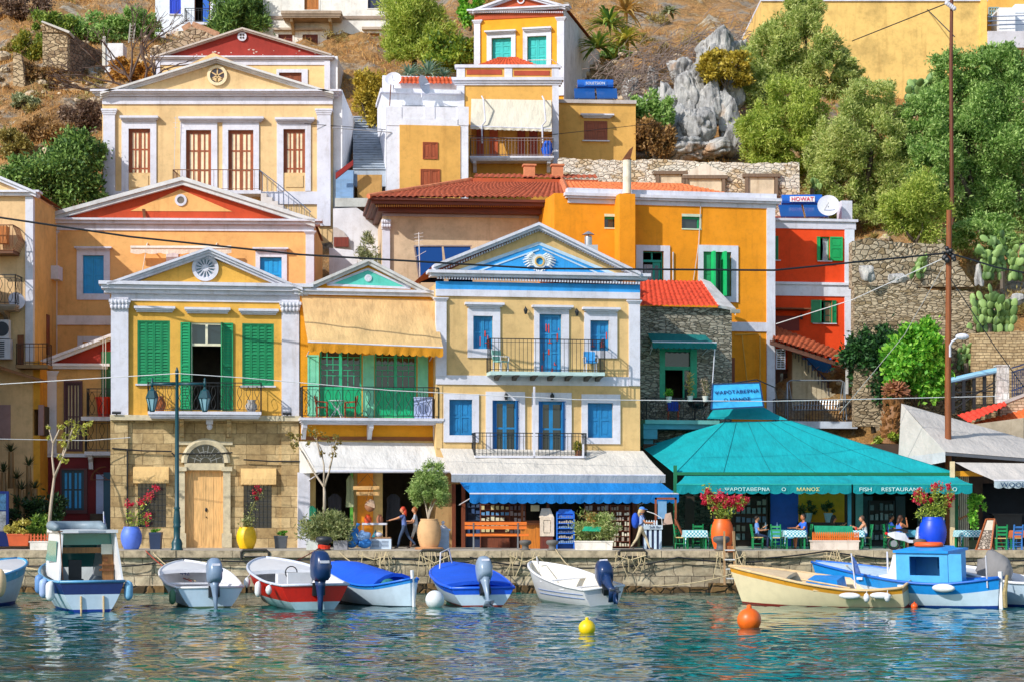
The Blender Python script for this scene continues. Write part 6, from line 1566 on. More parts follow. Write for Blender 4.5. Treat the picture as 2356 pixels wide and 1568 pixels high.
for a,b_,lb,tx in((1556,1958,'teal scalloped awning lettered in Greek along the taverna front',('ΨΑΡΟΤΑΒΕΡΝΑ','Ο','ΜΑΝΟΣ')),(1962,2236,'teal scalloped awning lettered FISH RESTAURANT',('FISH','RESTAURANT','Ο'))):
 t=awning('taverna_awning',lb,h,(1575 if a<1600 else 1880,1950 if a<1600 else 2196,1093,1093),(a,b_,1113,1113),1.7,21,TEAL,TEALV,15 if a<1600 else 11,folds=8,sag=.02,barmat=paint('#1aa39a',.5),arms=False,ripple=.02)
 LM=paint('#cdeeea',.6)
 for s_,px in zip(tx,(1718,1802,1858)if a<1600 else(1990,2073,2195)):
  p=h.pt(px,1124.5,-1.7);text('lettering',s_,[k for k in kids(t)if k.name.startswith('valance')][0],(p.x,p.y-.065,p.z),.19 if a<1600 else .21,LM if s_!='ΜΑΝΟΣ' else paint('#e8dc8a',.6),ext=.003,sx=1.25 if len(s_)>6 else 1.3)
 for k in range(0):
  pass
t=thing('taverna_sign','tilted light blue taverna signboard in Greek capitals above the teal canopy','sign',P(1695,940,89));o=t.location
q=[P(1636,940,88.2)-o,P(1756,934,88.2)-o,P(1747,879,89.0)-o,P(1639,883,89.0)-o]
mb=MB();mb.prism(q,(0,.06,.03));mb.build('board',paint('#35a4d8',.5,.2),t)
mb=MB()
for i in range(4):mb.bar(q[i],q[(i+1)%4],.06,.06)
mb.build('frame',paint('#123a66',.5),t)
ang=math.atan2((q[2]-q[1]).z,(q[2]-q[1]).y);cx=sum(q,Vector())/4;ry=math.atan2(-(q[1]-q[0]).z,(q[1]-q[0]).x)
NAVY=paint('#16286b',.5);e=Vector((0,math.cos(ang),math.sin(ang)));nrm=Vector((0,-math.sin(ang),math.cos(ang)));nrm=nrm if nrm.y<0 else-nrm
text('lettering','ΨΑΡΟΤΑΒΕΡΝΑ',t,cx+e*.17+nrm*.045,.25,NAVY,rot=(ang,ry,0));text('lettering','Ο ΜΑΝΟΣ',t,cx-e*.25+nrm*.045,.24,NAVY,rot=(ang,ry,0))
mb=MB();mb.tube([P(1660,884,89.3),P(1740,872,89.3),P(1782,890,89.3),P(1790,935,89.3)],.03);mb.build('sign_bracket',IRON,label='thin black iron frame behind the taverna signboard',cat='frame')
h=Fac('taverna',(1480,89.4),(2200,89.4),GZ,'dim taverna room with blue and yellow back wall and dark openings','restaurant')
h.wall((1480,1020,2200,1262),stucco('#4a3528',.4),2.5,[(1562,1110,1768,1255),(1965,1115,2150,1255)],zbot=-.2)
mb=MB();h.bx(mb,(1772,1100,1836,1258),-.05,.1);h.part('blue_panel',paint('#1f55b8',.6),mb)
mb=MB();h.bx(mb,(1836,1100,1942,1200),-.06,.1);h.part('yellow_panel',stucco('#d99a1c',.3),mb)
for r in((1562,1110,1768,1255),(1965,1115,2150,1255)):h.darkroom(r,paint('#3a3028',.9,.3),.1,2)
mb=MB();h.bx(mb,(1838,1200,1945,1206),-.7,.0);h.bx(mb,(1838,1206,1945,1256),-.6,.0);h.part('counter',paint('#1c1a1e',.5),mb)
for a in(1575,1640,1700,1985,2060,2110):mb=MB();h.bx(mb,(a,1140,a+22,1250),-.02,.06);h.part('door_leaf',paint('#3a2a20' if a<1900 else '#28424a',.6),mb)
mb=MB();h.bx(mb,(1968,1120,1985,1240),-.1,-.02);h.part('curtain',paint('#6fa8a8',.7),mb)
HT=h
for i,(px,py,s_,lb)in enumerate(((1858,1168,.42,'round bushy plant in a pale pot on the dark bar counter'),(1905,1180,.28,'small spiky plant beside the lamp on the bar counter'))):
 t=thing('potted_plant',lb,'plant',P(px,1200,88.9));mb=MB();mb.lathe((0,0,0),[(.12,0),(.2,.4),(.18,.4)],12);mb.build('pot',paint('#9ab8c8',.5),t);rng=np.random.default_rng(i);v,f=leafquads(blobpts(rng,(0,0,.6),(s_,.25,s_),400,8)[0],rng,.2,.05);npmesh('foliage',v,f,leafmat('#3a4a2a','#6f7a4a'),t)
h=Fac('white_canopy',(2065,84),(2480,84),GZ,'large grey white fabric tent canopy cut by the right edge','canopy')
WC=fabric('#cfc8c0',.12);pk=h.pt(2073,927,4.5);fl_=h.pt(2174,1038,0);fr_=h.pt(2480,1062,0);rr_=h.pt(2480,1040,4.5);bl_=h.pt(2066,1052,4.0)
rr_=h.pt(2470,1040,4.5)
for nm,q in(('roof_front',(fl_,fr_,rr_,pk)),('roof_side',(bl_,fl_,pk,pk.lerp(bl_,.02)))):v_,f_=patch(*q,n=24,sag=.06);npmesh(nm,v_,f_,WC,h.root,smooth=True)
mb=MB();mb.prism([bl_,fl_,fl_-Vector((0,0,.4)),bl_-Vector((0,0,.55))],(0,.03,0));h.part('side_curtain',fabric('#d6d4d6',.2),mb)
mb=MB();mb.bar(fl_-Vector((0,0,.08)),fr_-Vector((0,0,.08)),.08,.12);h.part('gutter',paint('#54575e',.5),mb)
mb=MB();h.bx(mb,(2186,1060,2196,1262),-.05,.1);h.part('post',paint('#e2c9a0',.6),mb);mb=MB();h.bx(mb,(2195,1082,2260,1094),.2,.4);h.part('yellow_beam',paint('#e09a1c',.5),mb)
t=awning('taverna_awning','grey white awning lettered WOOD at the right edge',h,(2196,2480,1062,1066),(2286,2480,1104,1104),1.8,17,WC,fabric('#b9c9d2',.2),9,folds=4,sag=.02,arms=False)
p=h.pt(2331,1114,-1.8);text('lettering','WOOD',[k for k in kids(t)if k.name.startswith('valance')][0],(p.x,p.y-.07,p.z),.27,paint('#24466a',.6),ext=.003,sx=1.15)
for k in range(6):
 mb=MB();h.bx(mb,(2203+k*4.5,1092,2205+k*4.5,1255),.6,.63);h.part('folding_screen_slat',paint('#e6dcc8',.5),mb)
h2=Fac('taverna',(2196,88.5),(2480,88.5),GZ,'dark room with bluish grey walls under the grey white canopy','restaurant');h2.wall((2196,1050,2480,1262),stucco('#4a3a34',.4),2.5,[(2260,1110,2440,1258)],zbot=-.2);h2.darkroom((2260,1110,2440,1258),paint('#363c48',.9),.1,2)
mb=MB();h2.bx(mb,(2282,1180,2355,1184),-.8,-.2);h2.bx(mb,(2286,1184,2350,1255),-.7,-.2);h2.part('counter',paint('#2a2a30',.5),mb)
t=thing('tiled_shed','low shed roof with bright red and orange tiles behind the white canopy','roof',P(2280,960,91.2));o=t.location
for q,hx in((((2200,955),(2310,925),(2318,935),(2230,975)),'#d8402c'),(((2235,974),(2400,930),(2410,950),(2280,990)),'#e06a30')):
 a,b_,c,d=q;tiled('roof',tilemat(hx),P(*d,89.5)-o,P(*c,89.5)-o,P(*b_,92)-o,P(*a,92)-o,t,.22,.35)
mb=MB();mb.prism([P(x,y,89.45)-o for x,y in((2228,976),(2412,952),(2412,1060),(2228,1060))],(0,.3,0));mb.build('wall',stucco('#b8a890',.4),t)
t=thing('palm_stump','brown cut palm trunk with ragged top of dead frond bases','tree',P(2050,1010,92));o=t.location
mb=MB();mb.tube([P(2045,1020,92)-o,P(2050,960,92)-o,P(2060,935,92)-o,P(2058,915,92)-o],[.42,.36,.3,.42],14)
rr=random.Random(3)
for k in range(140):a=rr.uniform(0,6.28);z=rr.uniform(-.3,2.0);p=Vector((P(2046+z*6,1010,92)-o).to_tuple());p=Vector((p.x,0,z));d=Vector((math.cos(a),math.sin(a),.6));mb.bar(p+d*.34,p+d*.46+Vector((0,0,.1)),.1,.05)
mb.build('trunk',wood('#8f6236'),t);mb=MB()
for k in range(120):a=rr.uniform(0,6.28);e_=rr.uniform(-.4,1.0);d=Vector((math.cos(a)*math.cos(e_),math.sin(a)*math.cos(e_),math.sin(e_)));p=P(2060,900,92)-o;mb.bar(p+d*.2,p+d*rr.uniform(.45,.7),.09,.04)
mb.build('crown',wood('#9a6242'),t)
t=thing('utility_pole','thick brown wooden utility pole rising through the white canopy','pole',P(2182,1262,85.5));o=t.location
mb=MB();mb.tube([(0,0,0),P(2180,900,85.5)-o,P(2183,484,85.5)-o],[.14,.13,.115],12);mb.build('shaft',wood('#8a4a1e'),t)
mb=MB();rr=random.Random(2)
for k in range(16):c=P(2183+rr.uniform(-14,12),583+rr.uniform(-16,16),85.3)-o;mb.ell(c,rr.uniform(.05,.13),8,6)
mb.build('cable_joint',IRON,t)
mb=MB();a=P(2185,820,85.2)-o;b_=P(2190,785,85)-o;c=P(2207,774,84.8)-o;mb.tube([a,P(2185,795,85.1)-o,b_,c],.045,8);lampa=mb.build('lamp_arm',TRIM,t);mb=MB();mb.ell(P(2213,774,84.8)-o,(.28,.15,.13));mb.build('lamp_head',TRIM,t)
t=thing('utility_pole','far dark brown utility pole standing behind the carob tree at the top','pole',P(2190,560,102));o=t.location
mb=MB();mb.tube([(0,0,0),P(2187,150,102)-o,P(2189,-20,102)-o],[.11,.09,.08],10);mb.build('shaft',wood('#6a3418'),t);mb=MB()
for k in range(5):mb.ell(P(2178+k*4,8+k*3,101.8)-o,.12,8,6)
mb.build('insulator',TRIM,t)
def wire(label,pts,r=.02,mat=None,sag=0,group=None):
 mb=MB();Q=[]
 for a,b_ in zip(pts[:-1],pts[1:]):
  A,B=P(*a),P(*b_)
  for k in range(12):f=k/12;Q.append(A.lerp(B,f)-Vector((0,0,sag*4*f*(1-f))))
 Q.append(P(*pts[-1]));mb.tube(Q,r,5);return mb.build('cable',mat or IRON,label=label,cat='cable',group=group)
WIRE=paint('#dcdcdc',.5)
wire('thick black cable crossing the picture above the house pediments',[(-60,492,82),(300,545,82),(690,586,82.5),(1240,618,83),(1780,622,84),(2183,582,85.4)],.04)
wire('black cable running from the wooden pole to the right edge',[(2183,582,85.4),(2290,615,85),(2420,640,85)],.035)
wire('white cable strung across the balconies from the lamp post',[(407,858,80.6),(560,868,81),(900,897,82),(1330,918,83),(1760,922,84),(2300,910,86)],.016,WIRE)
wire('white cable from the left edge to the lamp post',[(-40,885,81),(407,858,80.6)],.016,WIRE)
wire('white cable tied to the stone house corner at the left',[(-40,1008,82),(200,1012,84),(300,1005,84.6)],.016,WIRE)
wire('thin dark cable over the alley between mansion and terrace house',[(765,295,103),(900,305,104.5)],.025,paint('#b8b8b8',.5))
wire('thin dark cable across the ochre houses',[(700,285,103.5),(1180,320,107),(1500,285,110)],.015)
wire('thin dark wire rising to the far utility pole',[(1960,95,118),(2186,5,102)],.03)
wire('thin dark wire crossing the blank yellow wall',[(2110,0,130),(2195,85,110)],.03)
wire('pale cable slanting from the red house to the wooden pole',[(1785,745,95.8),(1960,690,92),(2180,590,85.5)],.02,WIRE)
wire('grey guy wire from the pole down past the lime tree',[(2183,590,85.4),(2080,770,86),(1930,950,87)],.015,paint('#9a9a96',.5))
wire('dark wire slanting down at the right edge',[(2185,640,85.4),(2290,800,85),(2370,910,85)],.02)
t=thing('street_lamp','teal green cast iron lamp post with two hanging lanterns','street lamp',P(407,1265.5,80.75));o=t.location;LP_=paint('#0f4650',.4,.15)
mb=MB();mb.lathe((0,0,0),[(.24,0),(.24,.08),(.2,.12),(.22,.3),(.17,.42),(.12,.5),(.13,.9),(.16,.95),(.13,1.0),(.15,1.1),(.11,1.5),(.1,1.6),(.13,1.65),(.09,1.72),(.08,4.0),(.065,6.9),(.08,6.92),(.05,7.0),(.02,7.1)],16);mb.build('post',LP_,t,True)
for s_,px in((-1,350),(1,471)):
 x=(P(px,900,80.75)-o).x;zt=(P(px,882,80.75)-o).z;mb=MB();mb.tube([(0,0,zt),(x,0,zt)],.05,8);mb.lathe((x,0,zt-.12),[(.05,0),(.06,.2),(.03,.25),(.05,.3),(.01,.36)],10);mb.build('arm',LP_,t,True)
 mb=MB();mb.lathe((x,0,zt-.55),[(.26,0),(.24,.06),(.16,.28),(.06,.36),(.05,.43)],6);mb.lathe((x,0,zt-1.08),[(.09,0),(.11,.05)],6)
 for k in range(6):a=k*math.pi/3;mb.bar((x+.1*math.cos(a),.1*math.sin(a),zt-1.05),(x+.23*math.cos(a),.23*math.sin(a),zt-.55),.025)
 lan=mb.build('lantern',LP_,t);mb=MB();mb.lathe((x,0,zt-1.04),[(.09,0),(.215,.48)],6);gm_=glass('#8fb8c4',.15);mb.build('lamp_glass',gm_,lan)
def urn(name,label,px,Y,w_px,h_px,mat,ribs=True,base=1.0):
 t=thing(name,label,'pot',Vector((PX(px,Y),Y,GZ+.004)));k=Y/F;r=w_px*k/2;H=h_px*k
 prof=[]
 for i in range(25):
  f=i/24;rr=r*(.46+.54*math.sin(math.pi*(f*.80+.12)**1.15)**.75)if f<.93 else r*(.70 if f<.97 else .76)
  prof.append((rr*(1+(.03*(i%2)if ribs else 0)),f*H))
 prof+=[(r*.6,H),(r*.55,H*.9)]
 mb=MB();mb.lathe((0,0,0),prof,24);mb.build('urn',mat,t,True);return t
MAG=leafmat('#d0143c','#f0506a',.35)
def bougain(t,px0,stems,Y,nleaf,nflower,seed,flowers,leaf=None):
 """stems: list of polylines in px; flowers: list of (px,py,r_px)"""
 rng=np.random.default_rng(seed);o=t.location;mb=MB();pts=[]
 for s_ in stems:
  q=[P(x,y,Y+R.uniform(-.15,.15))-o for x,y in s_];mb.tube(q,[.025]*(len(q)-1)+[.01],5)
  for a,b_ in zip(q[:-1],q[1:]):pts+=[a.lerp(b_,f)for f in np.linspace(.15,1,8)]
 mb.build('stem',wood('#6f6a3a'),t)
 c=np.array(pts)[rng.integers(0,len(pts),nleaf)]+rng.normal(0,.11,(nleaf,3));v,f=leafquads(c,rng,.13,.05);npmesh('foliage',v,f,leaf or leafmat('#7a9a34','#c4d056'),t)
 V=[blobpts(rng,P(x,y,Y)-o,np.array((1,1,1))*r_*1.15*Y/F,max(30,int(nflower/len(flowers))),5,.6)[0]for x,y,r_ in flowers];v,f=leafquads(np.concatenate(V),rng,.10,.05);npmesh('blossom',v,f,MAG,t)
t=urn('urn','periwinkle blue ribbed urn with a sprawling bougainvillea by the grilled window',302,82.3,48,52,paint('#5a7ce0',.5));bougain(t,302,[((305,1213),(312,1190),(325,1165),(345,1140)),((303,1213),(298,1190),(297,1175)),((308,1213),(330,1195),(338,1185))],82.3,260,500,1,[(358,1123,8),(345,1137,10),(335,1146,9),(325,1153,8),(295,1157,8),(341,1186,7),(337,1205,5),(303,1158,4)])
t=urn('urn','bright yellow round urn with a leafy plant and red flowers',567,83.4,46,50,paint('#f0c010',.45));bougain(t,567,[((567,1210),(575,1180),(590,1145),(598,1125)),((565,1210),(560,1195)),((570,1210),(585,1190))],83.4,330,200,2,[(593,1121,7),(585,1132,5),(598,1128,4),(590,1145,3)],leafmat('#6f7a4a','#b0b878'))
t=urn('urn','large orange ribbed urn full of pink bougainvillea in front of the taverna',1661,81,51,71,paint('#f06418',.45));FL=[(1630,1140,12),(1645,1155,12),(1655,1145,13),(1672,1143,11),(1680,1152,12),(1692,1150,12),(1705,1145,10),(1714,1152,7),(1622,1150,8),(1640,1168,8),(1668,1160,8),(1700,1165,7),(1627,1130,7)]
bougain(t,1661,[((1660,1190),(1640,1165),(1625,1120)),((1661,1190),(1660,1150)),((1664,1190),(1690,1160),(1712,1150)),((1662,1190),(1675,1150)),((1663,1190),(1650,1160))],81,900,2600,3,FL)
t=urn('urn','cobalt blue urn with red bougainvillea behind the fishing boat',2145,80.9,62,76,paint('#1448d8',.4));bougain(t,2145,[((2145,1184),(2125,1155),(2112,1135)),((2145,1184),(2150,1145),(2152,1118)),((2147,1184),(2170,1160),(2185,1130)),((2140,1184),(2110,1180)),((2150,1184),(2165,1175))],80.9,1300,1700,4,[(2112,1130,9),(2124,1138,9),(2110,1150,8),(2120,1148,8),(2148,1117,8),(2158,1120,10),(2178,1118,7),(2186,1138,9),(2182,1145,8),(2180,1162,8),(2140,1150,5)])
t=urn('urn','tall ribbed beige terracotta jar holding a small olive tree',987,82.5,54,70,stucco('#d3a878',.25));o=t.location
mb=MB()
for a in((-8,1160),(4,1160),(12,1155)):mb.tube([P(985,1192,82.5)-o,P(985+a[0]*.4,1175,82.5)-o,P(987+a[0],a[1],82.5)-o,P(990+a[0]*3,1120,82.5)-o],[.04,.035,.03,.015],6)
mb.build('trunk',BARKP,t);crown('crown',t,[(985,1120,82.5,46,44),(995,1085,82.5,28,26),(1010,1130,82.5,30,36),(962,1125,82.5,26,34)],9000,.16,.035,leafmat('#7a9a4a','#bcd080'),61,26,.28,up=.5)
mb=MB();mb.lathe((0,0,0),[(.56,0),(.58,.05),(.5,.08)],20);mb.build('saucer',stucco('#c08a5c',.3),t)
def boxplanter(name,label,r,Y,mat,taper=.85,depth=None,rim=True):
 t=thing(name,label,'planter',Vector((PX((r[0]+r[2])/2,Y),Y,PZ(r[3],Y))));k=Y/F;W=(r[2]-r[0])*k;H=(r[3]-r[1])*k;D=depth or W
 if abs(PZ(r[3],Y)-GZ)<.12:t.location.z=GZ+.003
 mb=MB();w0,d0=W*taper/2,D*taper/2;w1,d1=W/2,D/2
 mb.loft([[Vector((sx*w,sy*d,z))for sx,sy in((-1,-1),(1,-1),(1,1),(-1,1))]for w,d,z in((w0,d0,0),(w1,d1,H*.85),(w1*1.05,d1*1.05,H*.86),(w1*1.05,d1*1.05,H),(w1*.92,d1*.92,H),(w1*.9,d1*.9,H*.9))],0,True,True)
 mb.build('box',mat,t);return t
t=boxplanter('planter','dark blue square planter right of the periwinkle urn',(345,1224,372,1263),82.6,paint('#1c3050',.5));crown('foliage',t,[(358,1218,82.6,11,7)],120,.14,.06,LIME,62,5)
t=boxplanter('planter','grey square planter near the corner of the stone house',(632,1230,660,1259),84.2,paint('#4a5058',.5));crown('foliage',t,[(646,1225,84.2,13,6)],140,.14,.06,LIME,63,5)
t=boxplanter('planter','orange terracotta trough with a yellow leaved shrub at the left',(20,1226,70,1254),82.8,paint('#c4572a',.6),depth=.5);crown('foliage',t,[(45,1208,82.8,30,16),(25,1212,82.8,14,14)],700,.16,.08,leafmat('#a8a03a','#dcd070'),64,8)
t=thing('bush','feathery green bush behind the little orange fence at the left','bush',Vector((PX(92,83.6),83.6,GZ)));crown('foliage',t,[(95,1210,83.6,26,28)],900,.2,.05,leafmat('#4f7a2c','#8fb040'),65,10)
t=thing('bush','large dark shrub in the shade against the ochre and maroon walls','bush',Vector((PX(80,84.6),84.6,GZ)));crown('foliage',t,[(60,1190,84.6,50,45),(110,1180,84.6,36,50)],4000,.2,.09,leafmat('#1f3820','#3f6030'),66,16)
t=boxplanter('planter','white stone trough with a flowering oleander in front of the souvenir shop',(1322,1243,1408,1264),81.4,stucco('#e2dcd2',.5),.98,.7);crown('foliage',t,[(1370,1205,81.4,46,30),(1345,1225,81.4,30,22),(1395,1215,81.4,28,32),(1390,1190,81.4,22,16)],2800,.2,.035,leafmat('#7a9a40','#c8cc88'),67,20,up=.6);rng=np.random.default_rng(2)
v,f=leafquads(blobpts(rng,P(1362,1190,81.2)-t.location,(.35,.2,.3),260,8)[0],rng,.14,.03);npmesh('dry_blooms',v,f,leafmat('#c08a3a','#e0b870'),t)
mb=MB();q=P(1362,1215,80.95)-t.location;mb.prism([q+Vector((-.4,0,-.08)),q+Vector((.3,0,-.1)),q+Vector((.4,0,.08)),q+Vector((-.3,0,.1))],(0,.04,0));mb.build('green_mesh',fabric('#2fc49a',.3),t)
t=boxplanter('planter','pale concrete trough with a little orange picket fence before the dining tables',(1866,1242,1972,1264),81.6,stucco('#d8cabc',.5),.99,.7);o=t.location;OF=paint('#e0701c',.5)
mb=MB()
for k in range(22):x=-.88+k*1.76/21;mb.box(x-.028,x+.028,-.3,-.28,.36,.66);mb.prism([(x-.028,-.3,.66),(x+.028,-.3,.66),(x,-.3,.71)],(0,.02,0))
mb.box(-.9,.9,-.28,-.26,.42,.46);mb.box(-.9,.9,-.28,-.26,.56,.6);mb.build('picket_fence',OF,t)
mb=MB();q=P(1920,1225,81.5)-o;mb.prism([q+Vector((-.75,.1,-.1)),q+Vector((.75,.1,-.1)),q+Vector((.7,.1,.28)),q+Vector((-.8,.1,.3))],(0,.03,0));mb.build('green_mesh',fabric('#2fb88e',.35),t);crown('foliage',t,[(1920,1236,81.7,40,7)],300,.14,.05,leafmat('#8a9a3a','#c8c060'),68,8)
t=boxplanter('planter','white plinth with an orange picket fence at the foot of the left sapling',(74,1244,172,1264),81.6,stucco('#d8d4cc',.4),.99,.8);mb=MB()
for k in range(13):x=-.8+k*1.6/12;mb.box(x-.035,x+.035,-.36,-.34,.33,.58);mb.prism([(x-.035,-.36,.58),(x+.035,-.36,.58),(x,-.36,.64)],(0,.02,0))
mb.box(-.82,.82,-.34,-.32,.38,.42);mb.box(-.82,.82,-.34,-.32,.5,.54);mb.build('picket_fence',paint('#c4562a',.5),t)
t=thing('shrub','rounded leafy oleander shrub in twin boxes before the white awning shop','shrub',Vector((PX(748,82),82,GZ)));crown('foliage',t,[(750,1212,82,52,32),(720,1220,82,34,26),(785,1222,82,30,24),(760,1190,82,34,18)],4200,.19,.045,leafmat('#6f7f44','#b8bc80'),69,24,up=.5)
for a,b_,mt in((706,732,stucco('#c9cfca',.4)),(768,800,paint('#8a8a90',.5))):mb=MB();x0,x1=PX(a,82)-t.location.x,PX(b_,82)-t.location.x;mb.box(x0,x1,-.25,.3,0,.36);mb.build('box',mt,t)
def sapling(label,base,Y,stems,leafpts,n,mat,r0=.05,seed=1,bark=None):
 t=thing('sapling',label,'tree',P(*base,Y));o=t.location;mb=MB()
 for s_ in stems:q=[P(x,y,Y+.1*i)-o for i,(x,y)in enumerate(s_)];rs=[r0*(1-.75*i/(len(q)-1))*(1 if s_ is stems[0]else .65)for i in range(len(q))];mb.tube(q,rs,7)
 mb.build('trunk',bark or BARKP,t,True);rng=np.random.default_rng(seed);V=[blobpts(rng,P(x,y,Y)-o,np.array((r_,r_,r_))*Y/F,max(6,int(n/len(leafpts))),5,.5)[0]for x,y,r_ in leafpts];v,f=leafquads(np.concatenate(V),rng,.14,.06);npmesh('crown',v,f,mat,t);return t
sapling('pale barked young tree with sparse yellow green leaves at the left',(110,1240),82.4,[((110,1240),(117,1160),(125,1095),(120,1050),(122,1020),(110,975)),((125,1095),(145,1050),(158,1015),(185,985),(205,972)),((125,1098),(140,1060),(150,1020),(152,980)),((122,1020),(135,990),(142,975)),((158,1015),(165,990),(172,975))],[(160,968,12),(172,985,14),(185,990,14),(150,1005,14),(145,1020,12),(165,1000,12),(203,972,10),(140,978,9),(138,1050,9),(148,1062,8),(113,1005,6),(112,980,5),(195,980,10)],620,leafmat('#a4a43a','#d6d668'),.075,3)
sapling('young tree with thin brown leaves growing out of the oleander shrub',(746,1200),82.1,[((746,1200),(746,1130),(745,1118),(722,1085),(700,1045),(672,1005)),((745,1118),(745,1070),(738,1030),(720,1000)),((746,1118),(758,1080),(770,1030),(775,1000)),((738,1050),(730,1020),(725,990)),((758,1075),(765,1050),(762,1020))],[(675,1010,14),(668,1000,10),(680,1025,10),(718,990,12),(735,1002,14),(750,1008,12),(712,1015,10),(775,1005,11),(770,1025,9),(765,1045,8),(740,1040,6),(690,1000,8),(780,1015,7)],460,leafmat('#7a7a34','#a88a44'),.07,4)
t=thing('potted_plant','bright green climbing plant at the foot of the white slat screen','plant',Vector((PX(2238,83.4),83.4,GZ)));crown('foliage',t,[(2238,1175,83.4,14,40),(2250,1150,83.4,12,12),(2262,1165,83.4,8,7)],700,.18,.08,LIME,70,12);mb=MB();mb.lathe((0,0,0),[(.16,0),(.2,.35),(.18,.35)],12);mb.build('pot',paint('#5a6a50',.6),t)
t=thing('bench','long orange varnished wooden bench facing the shop','bench',Vector((PX(1140,82.4),82.4,GZ)));OW=wood('#e0701a',along='x');W=2.45/2
for z,y,nm in((1.02,-.1,'backrest'),(.86,-.08,'backrest'),(.62,.0,'seat'),(.61,.2,'seat'),(.61,.36,'seat')):
 mb=MB()
 if nm=='backrest':mb.box(-W,W,y-.02,y+.02,z-.065,z+.065)
 else:mb.box(-W+.05,W+.08,y-.07,y+.09,z-.1 if y==0 else z-.03,z)
 mb.build('slat' if nm=='seat' else 'back_slat',OW,t)
for x in(-W+.35,W-.35):mb=MB();mb.box(x-.03,x+.03,-.05,.35,0,.55);mb.bar((x,-.04,.5),(x,-.12,1.05),.05);mb.build('leg',metal('#8a8c90'),t)
def bollard(label,px,s_,mat,red=False,Y=80.45):
 t=thing('bollard',label,'bollard',Vector((PX(px,Y),Y,GZ+.01)),0,'mooring bollards along the quay edge');mb=MB();mb.lathe((0,0,0),[(.2*s_,0),(.2*s_,.03),(.14*s_,.06),(.13*s_,.18*s_),(.22*s_,.24*s_),(.24*s_,.32*s_),(.2*s_,.38*s_),(.05,.4*s_)],16);mb.build('cast_body',mat,t,True)
 if red:
  mb=MB()
  for k in range(7):mb.tube([(.17*s_*math.cos(a),.17*s_*math.sin(a),.05+.022*k+.02*math.sin(a*2+k))for a in[j*.449 for j in range(15)]],.018,5)
  mb.build('rope_coil',paint('#d83a1c',.8),t)
BK=paint('#2e3238',.5)
bollard('black mooring bollard wound with red rope',745,1.35,BK,True);bollard('grey bollard just right of the bench',1208,1.0,paint('#5f5c58',.7));bollard('grey bollard with a coiled line in front of the postcard banner',1270,1.0,paint('#6a6864',.7));bollard('wide dark bollard at the top of the wooden ladder',1659,1.4,paint('#55575a',.6));bollard('rusty grey bollard left of the fishing boat wheelhouse',2115,1.1,paint('#6a5a50',.7))
for i,px in enumerate((588,1000,1456)):
 mb=MB();Y=79.86;a,b_=PX(px-33,Y),PX(px+30,Y);mb.tube([(a,Y,GZ-.35),(a,Y-.05,GZ-.05),(a+.08,Y-.06,GZ+.03),(b_-.08,Y-.06,GZ+.03),(b_,Y-.05,GZ-.05),(b_,Y,GZ-.35)],.045,7);mb.tube([(a+.1,Y-.05,GZ-.22),(b_-.1,Y-.05,GZ-.22)],.03,6)
 mb.build('mooring_rail',paint('#3c3834',.6),label=('rusty mooring rail below the peach plank door','rusty mooring rail below the beige jar','rusty mooring rail under the walking woman with the cap')[i],cat='mooring rail',group='mooring rails on the quay wall')
t=thing('shop_counter','varnished wood sales counter with glazed kiosk frame at the souvenir shop','counter',Vector((PX(1232,84.4),84.4,GZ)));CW=wood('#c8761c')
mb=MB();mb.box(-.62,.25,-.25,.35,0,.95);mb.build('cabinet',CW,t);mb=MB();mb.box(-.75,.62,-.3,.4,.95,1.03);mb.build('worktop',wood('#a85a1c',along='x'),t);mb=MB()
for x in(-.55,.5):mb.box(x-.05,x+.05,.2,.3,1.03,1.95)
mb.box(-.6,.55,.2,.3,1.87,1.97);mb.box(-.6,.55,.2,.3,1.03,1.12);mb.build('kiosk_frame',wood('#8a4a20'),t);mb=MB();mb.box(-.2,.15,.15,.19,1.5,1.75);mb.build('notice',paint('#e8d8a0',.6),t);mb=MB();mb.box(.5,.54,-.28,-.24,0,.95);mb.build('leg',TRIM,t)
t=thing('banner_stand','beige fabric bag display with dark stitched border beside the counter','display',Vector((PX(1257,83.8),83.8,GZ)));mb=MB();mb.box(-.26,.26,-.06,.3,0,.55);mb.build('stand',wood('#6a2a1c'),t)
mb=MB();mb.prism([(-.3,-.06,1.25),(.3,-.06,1.25),(.15,.15,1.62),(-.2,.15,1.62)],(0,.05,0));mb.box(-.27,.3,-.1,-.05,.5,1.26);mb.build('banner',fabric('#dccab4',0),t);mb=MB()
for k in range(9):mb.box(-.14+.005,-.1,-.104,-.1,.66+k*.055,.69+k*.055);mb.box(.14,.175,-.104,-.1,.66+k*.055,.69+k*.055)
for k in range(4):mb.box(-.1+k*.06,-.06+k*.06,-.104,-.1,1.12,1.15);mb.box(-.1+k*.06,-.06+k*.06,-.104,-.1,.62,.65)
mb.build('border',DARK,[k for k in kids(t)if k.name.startswith('banner')][0])
t=thing('display_rack','bright blue display rack with shelves of small souvenirs','rack',Vector((PX(1300,83.6),83.6,GZ)));RB=paint('#1668d0',.5);mb=MB()
for x in(-.36,.32):mb.box(x,x+.05,-.1,.3,0,1.4)
mb.box(-.36,.37,.26,.3,0,1.5);mb.prism([(-.36,.2,1.4),(.37,.2,1.4),(.25,.2,1.58),(-.24,.2,1.58)],(0,.06,0));mb.build('frame',RB,t)
for k in range(6):
 z=.2+k*.2;mb=MB();mb.box(-.32,.33,-.12,.26,z,z+.03);sh_=mb.build('shelf',RB,t);mb=MB()
 for q in range(8):x=-.26+q*.073;mb.box(x,x+.045,-.05,.05,z+.03,z+.03+R.uniform(.05,.12))
 mb.build('souvenirs',paint(('#8fa8c0','#c8b8a0','#6a7890')[k%3],.5),sh_)
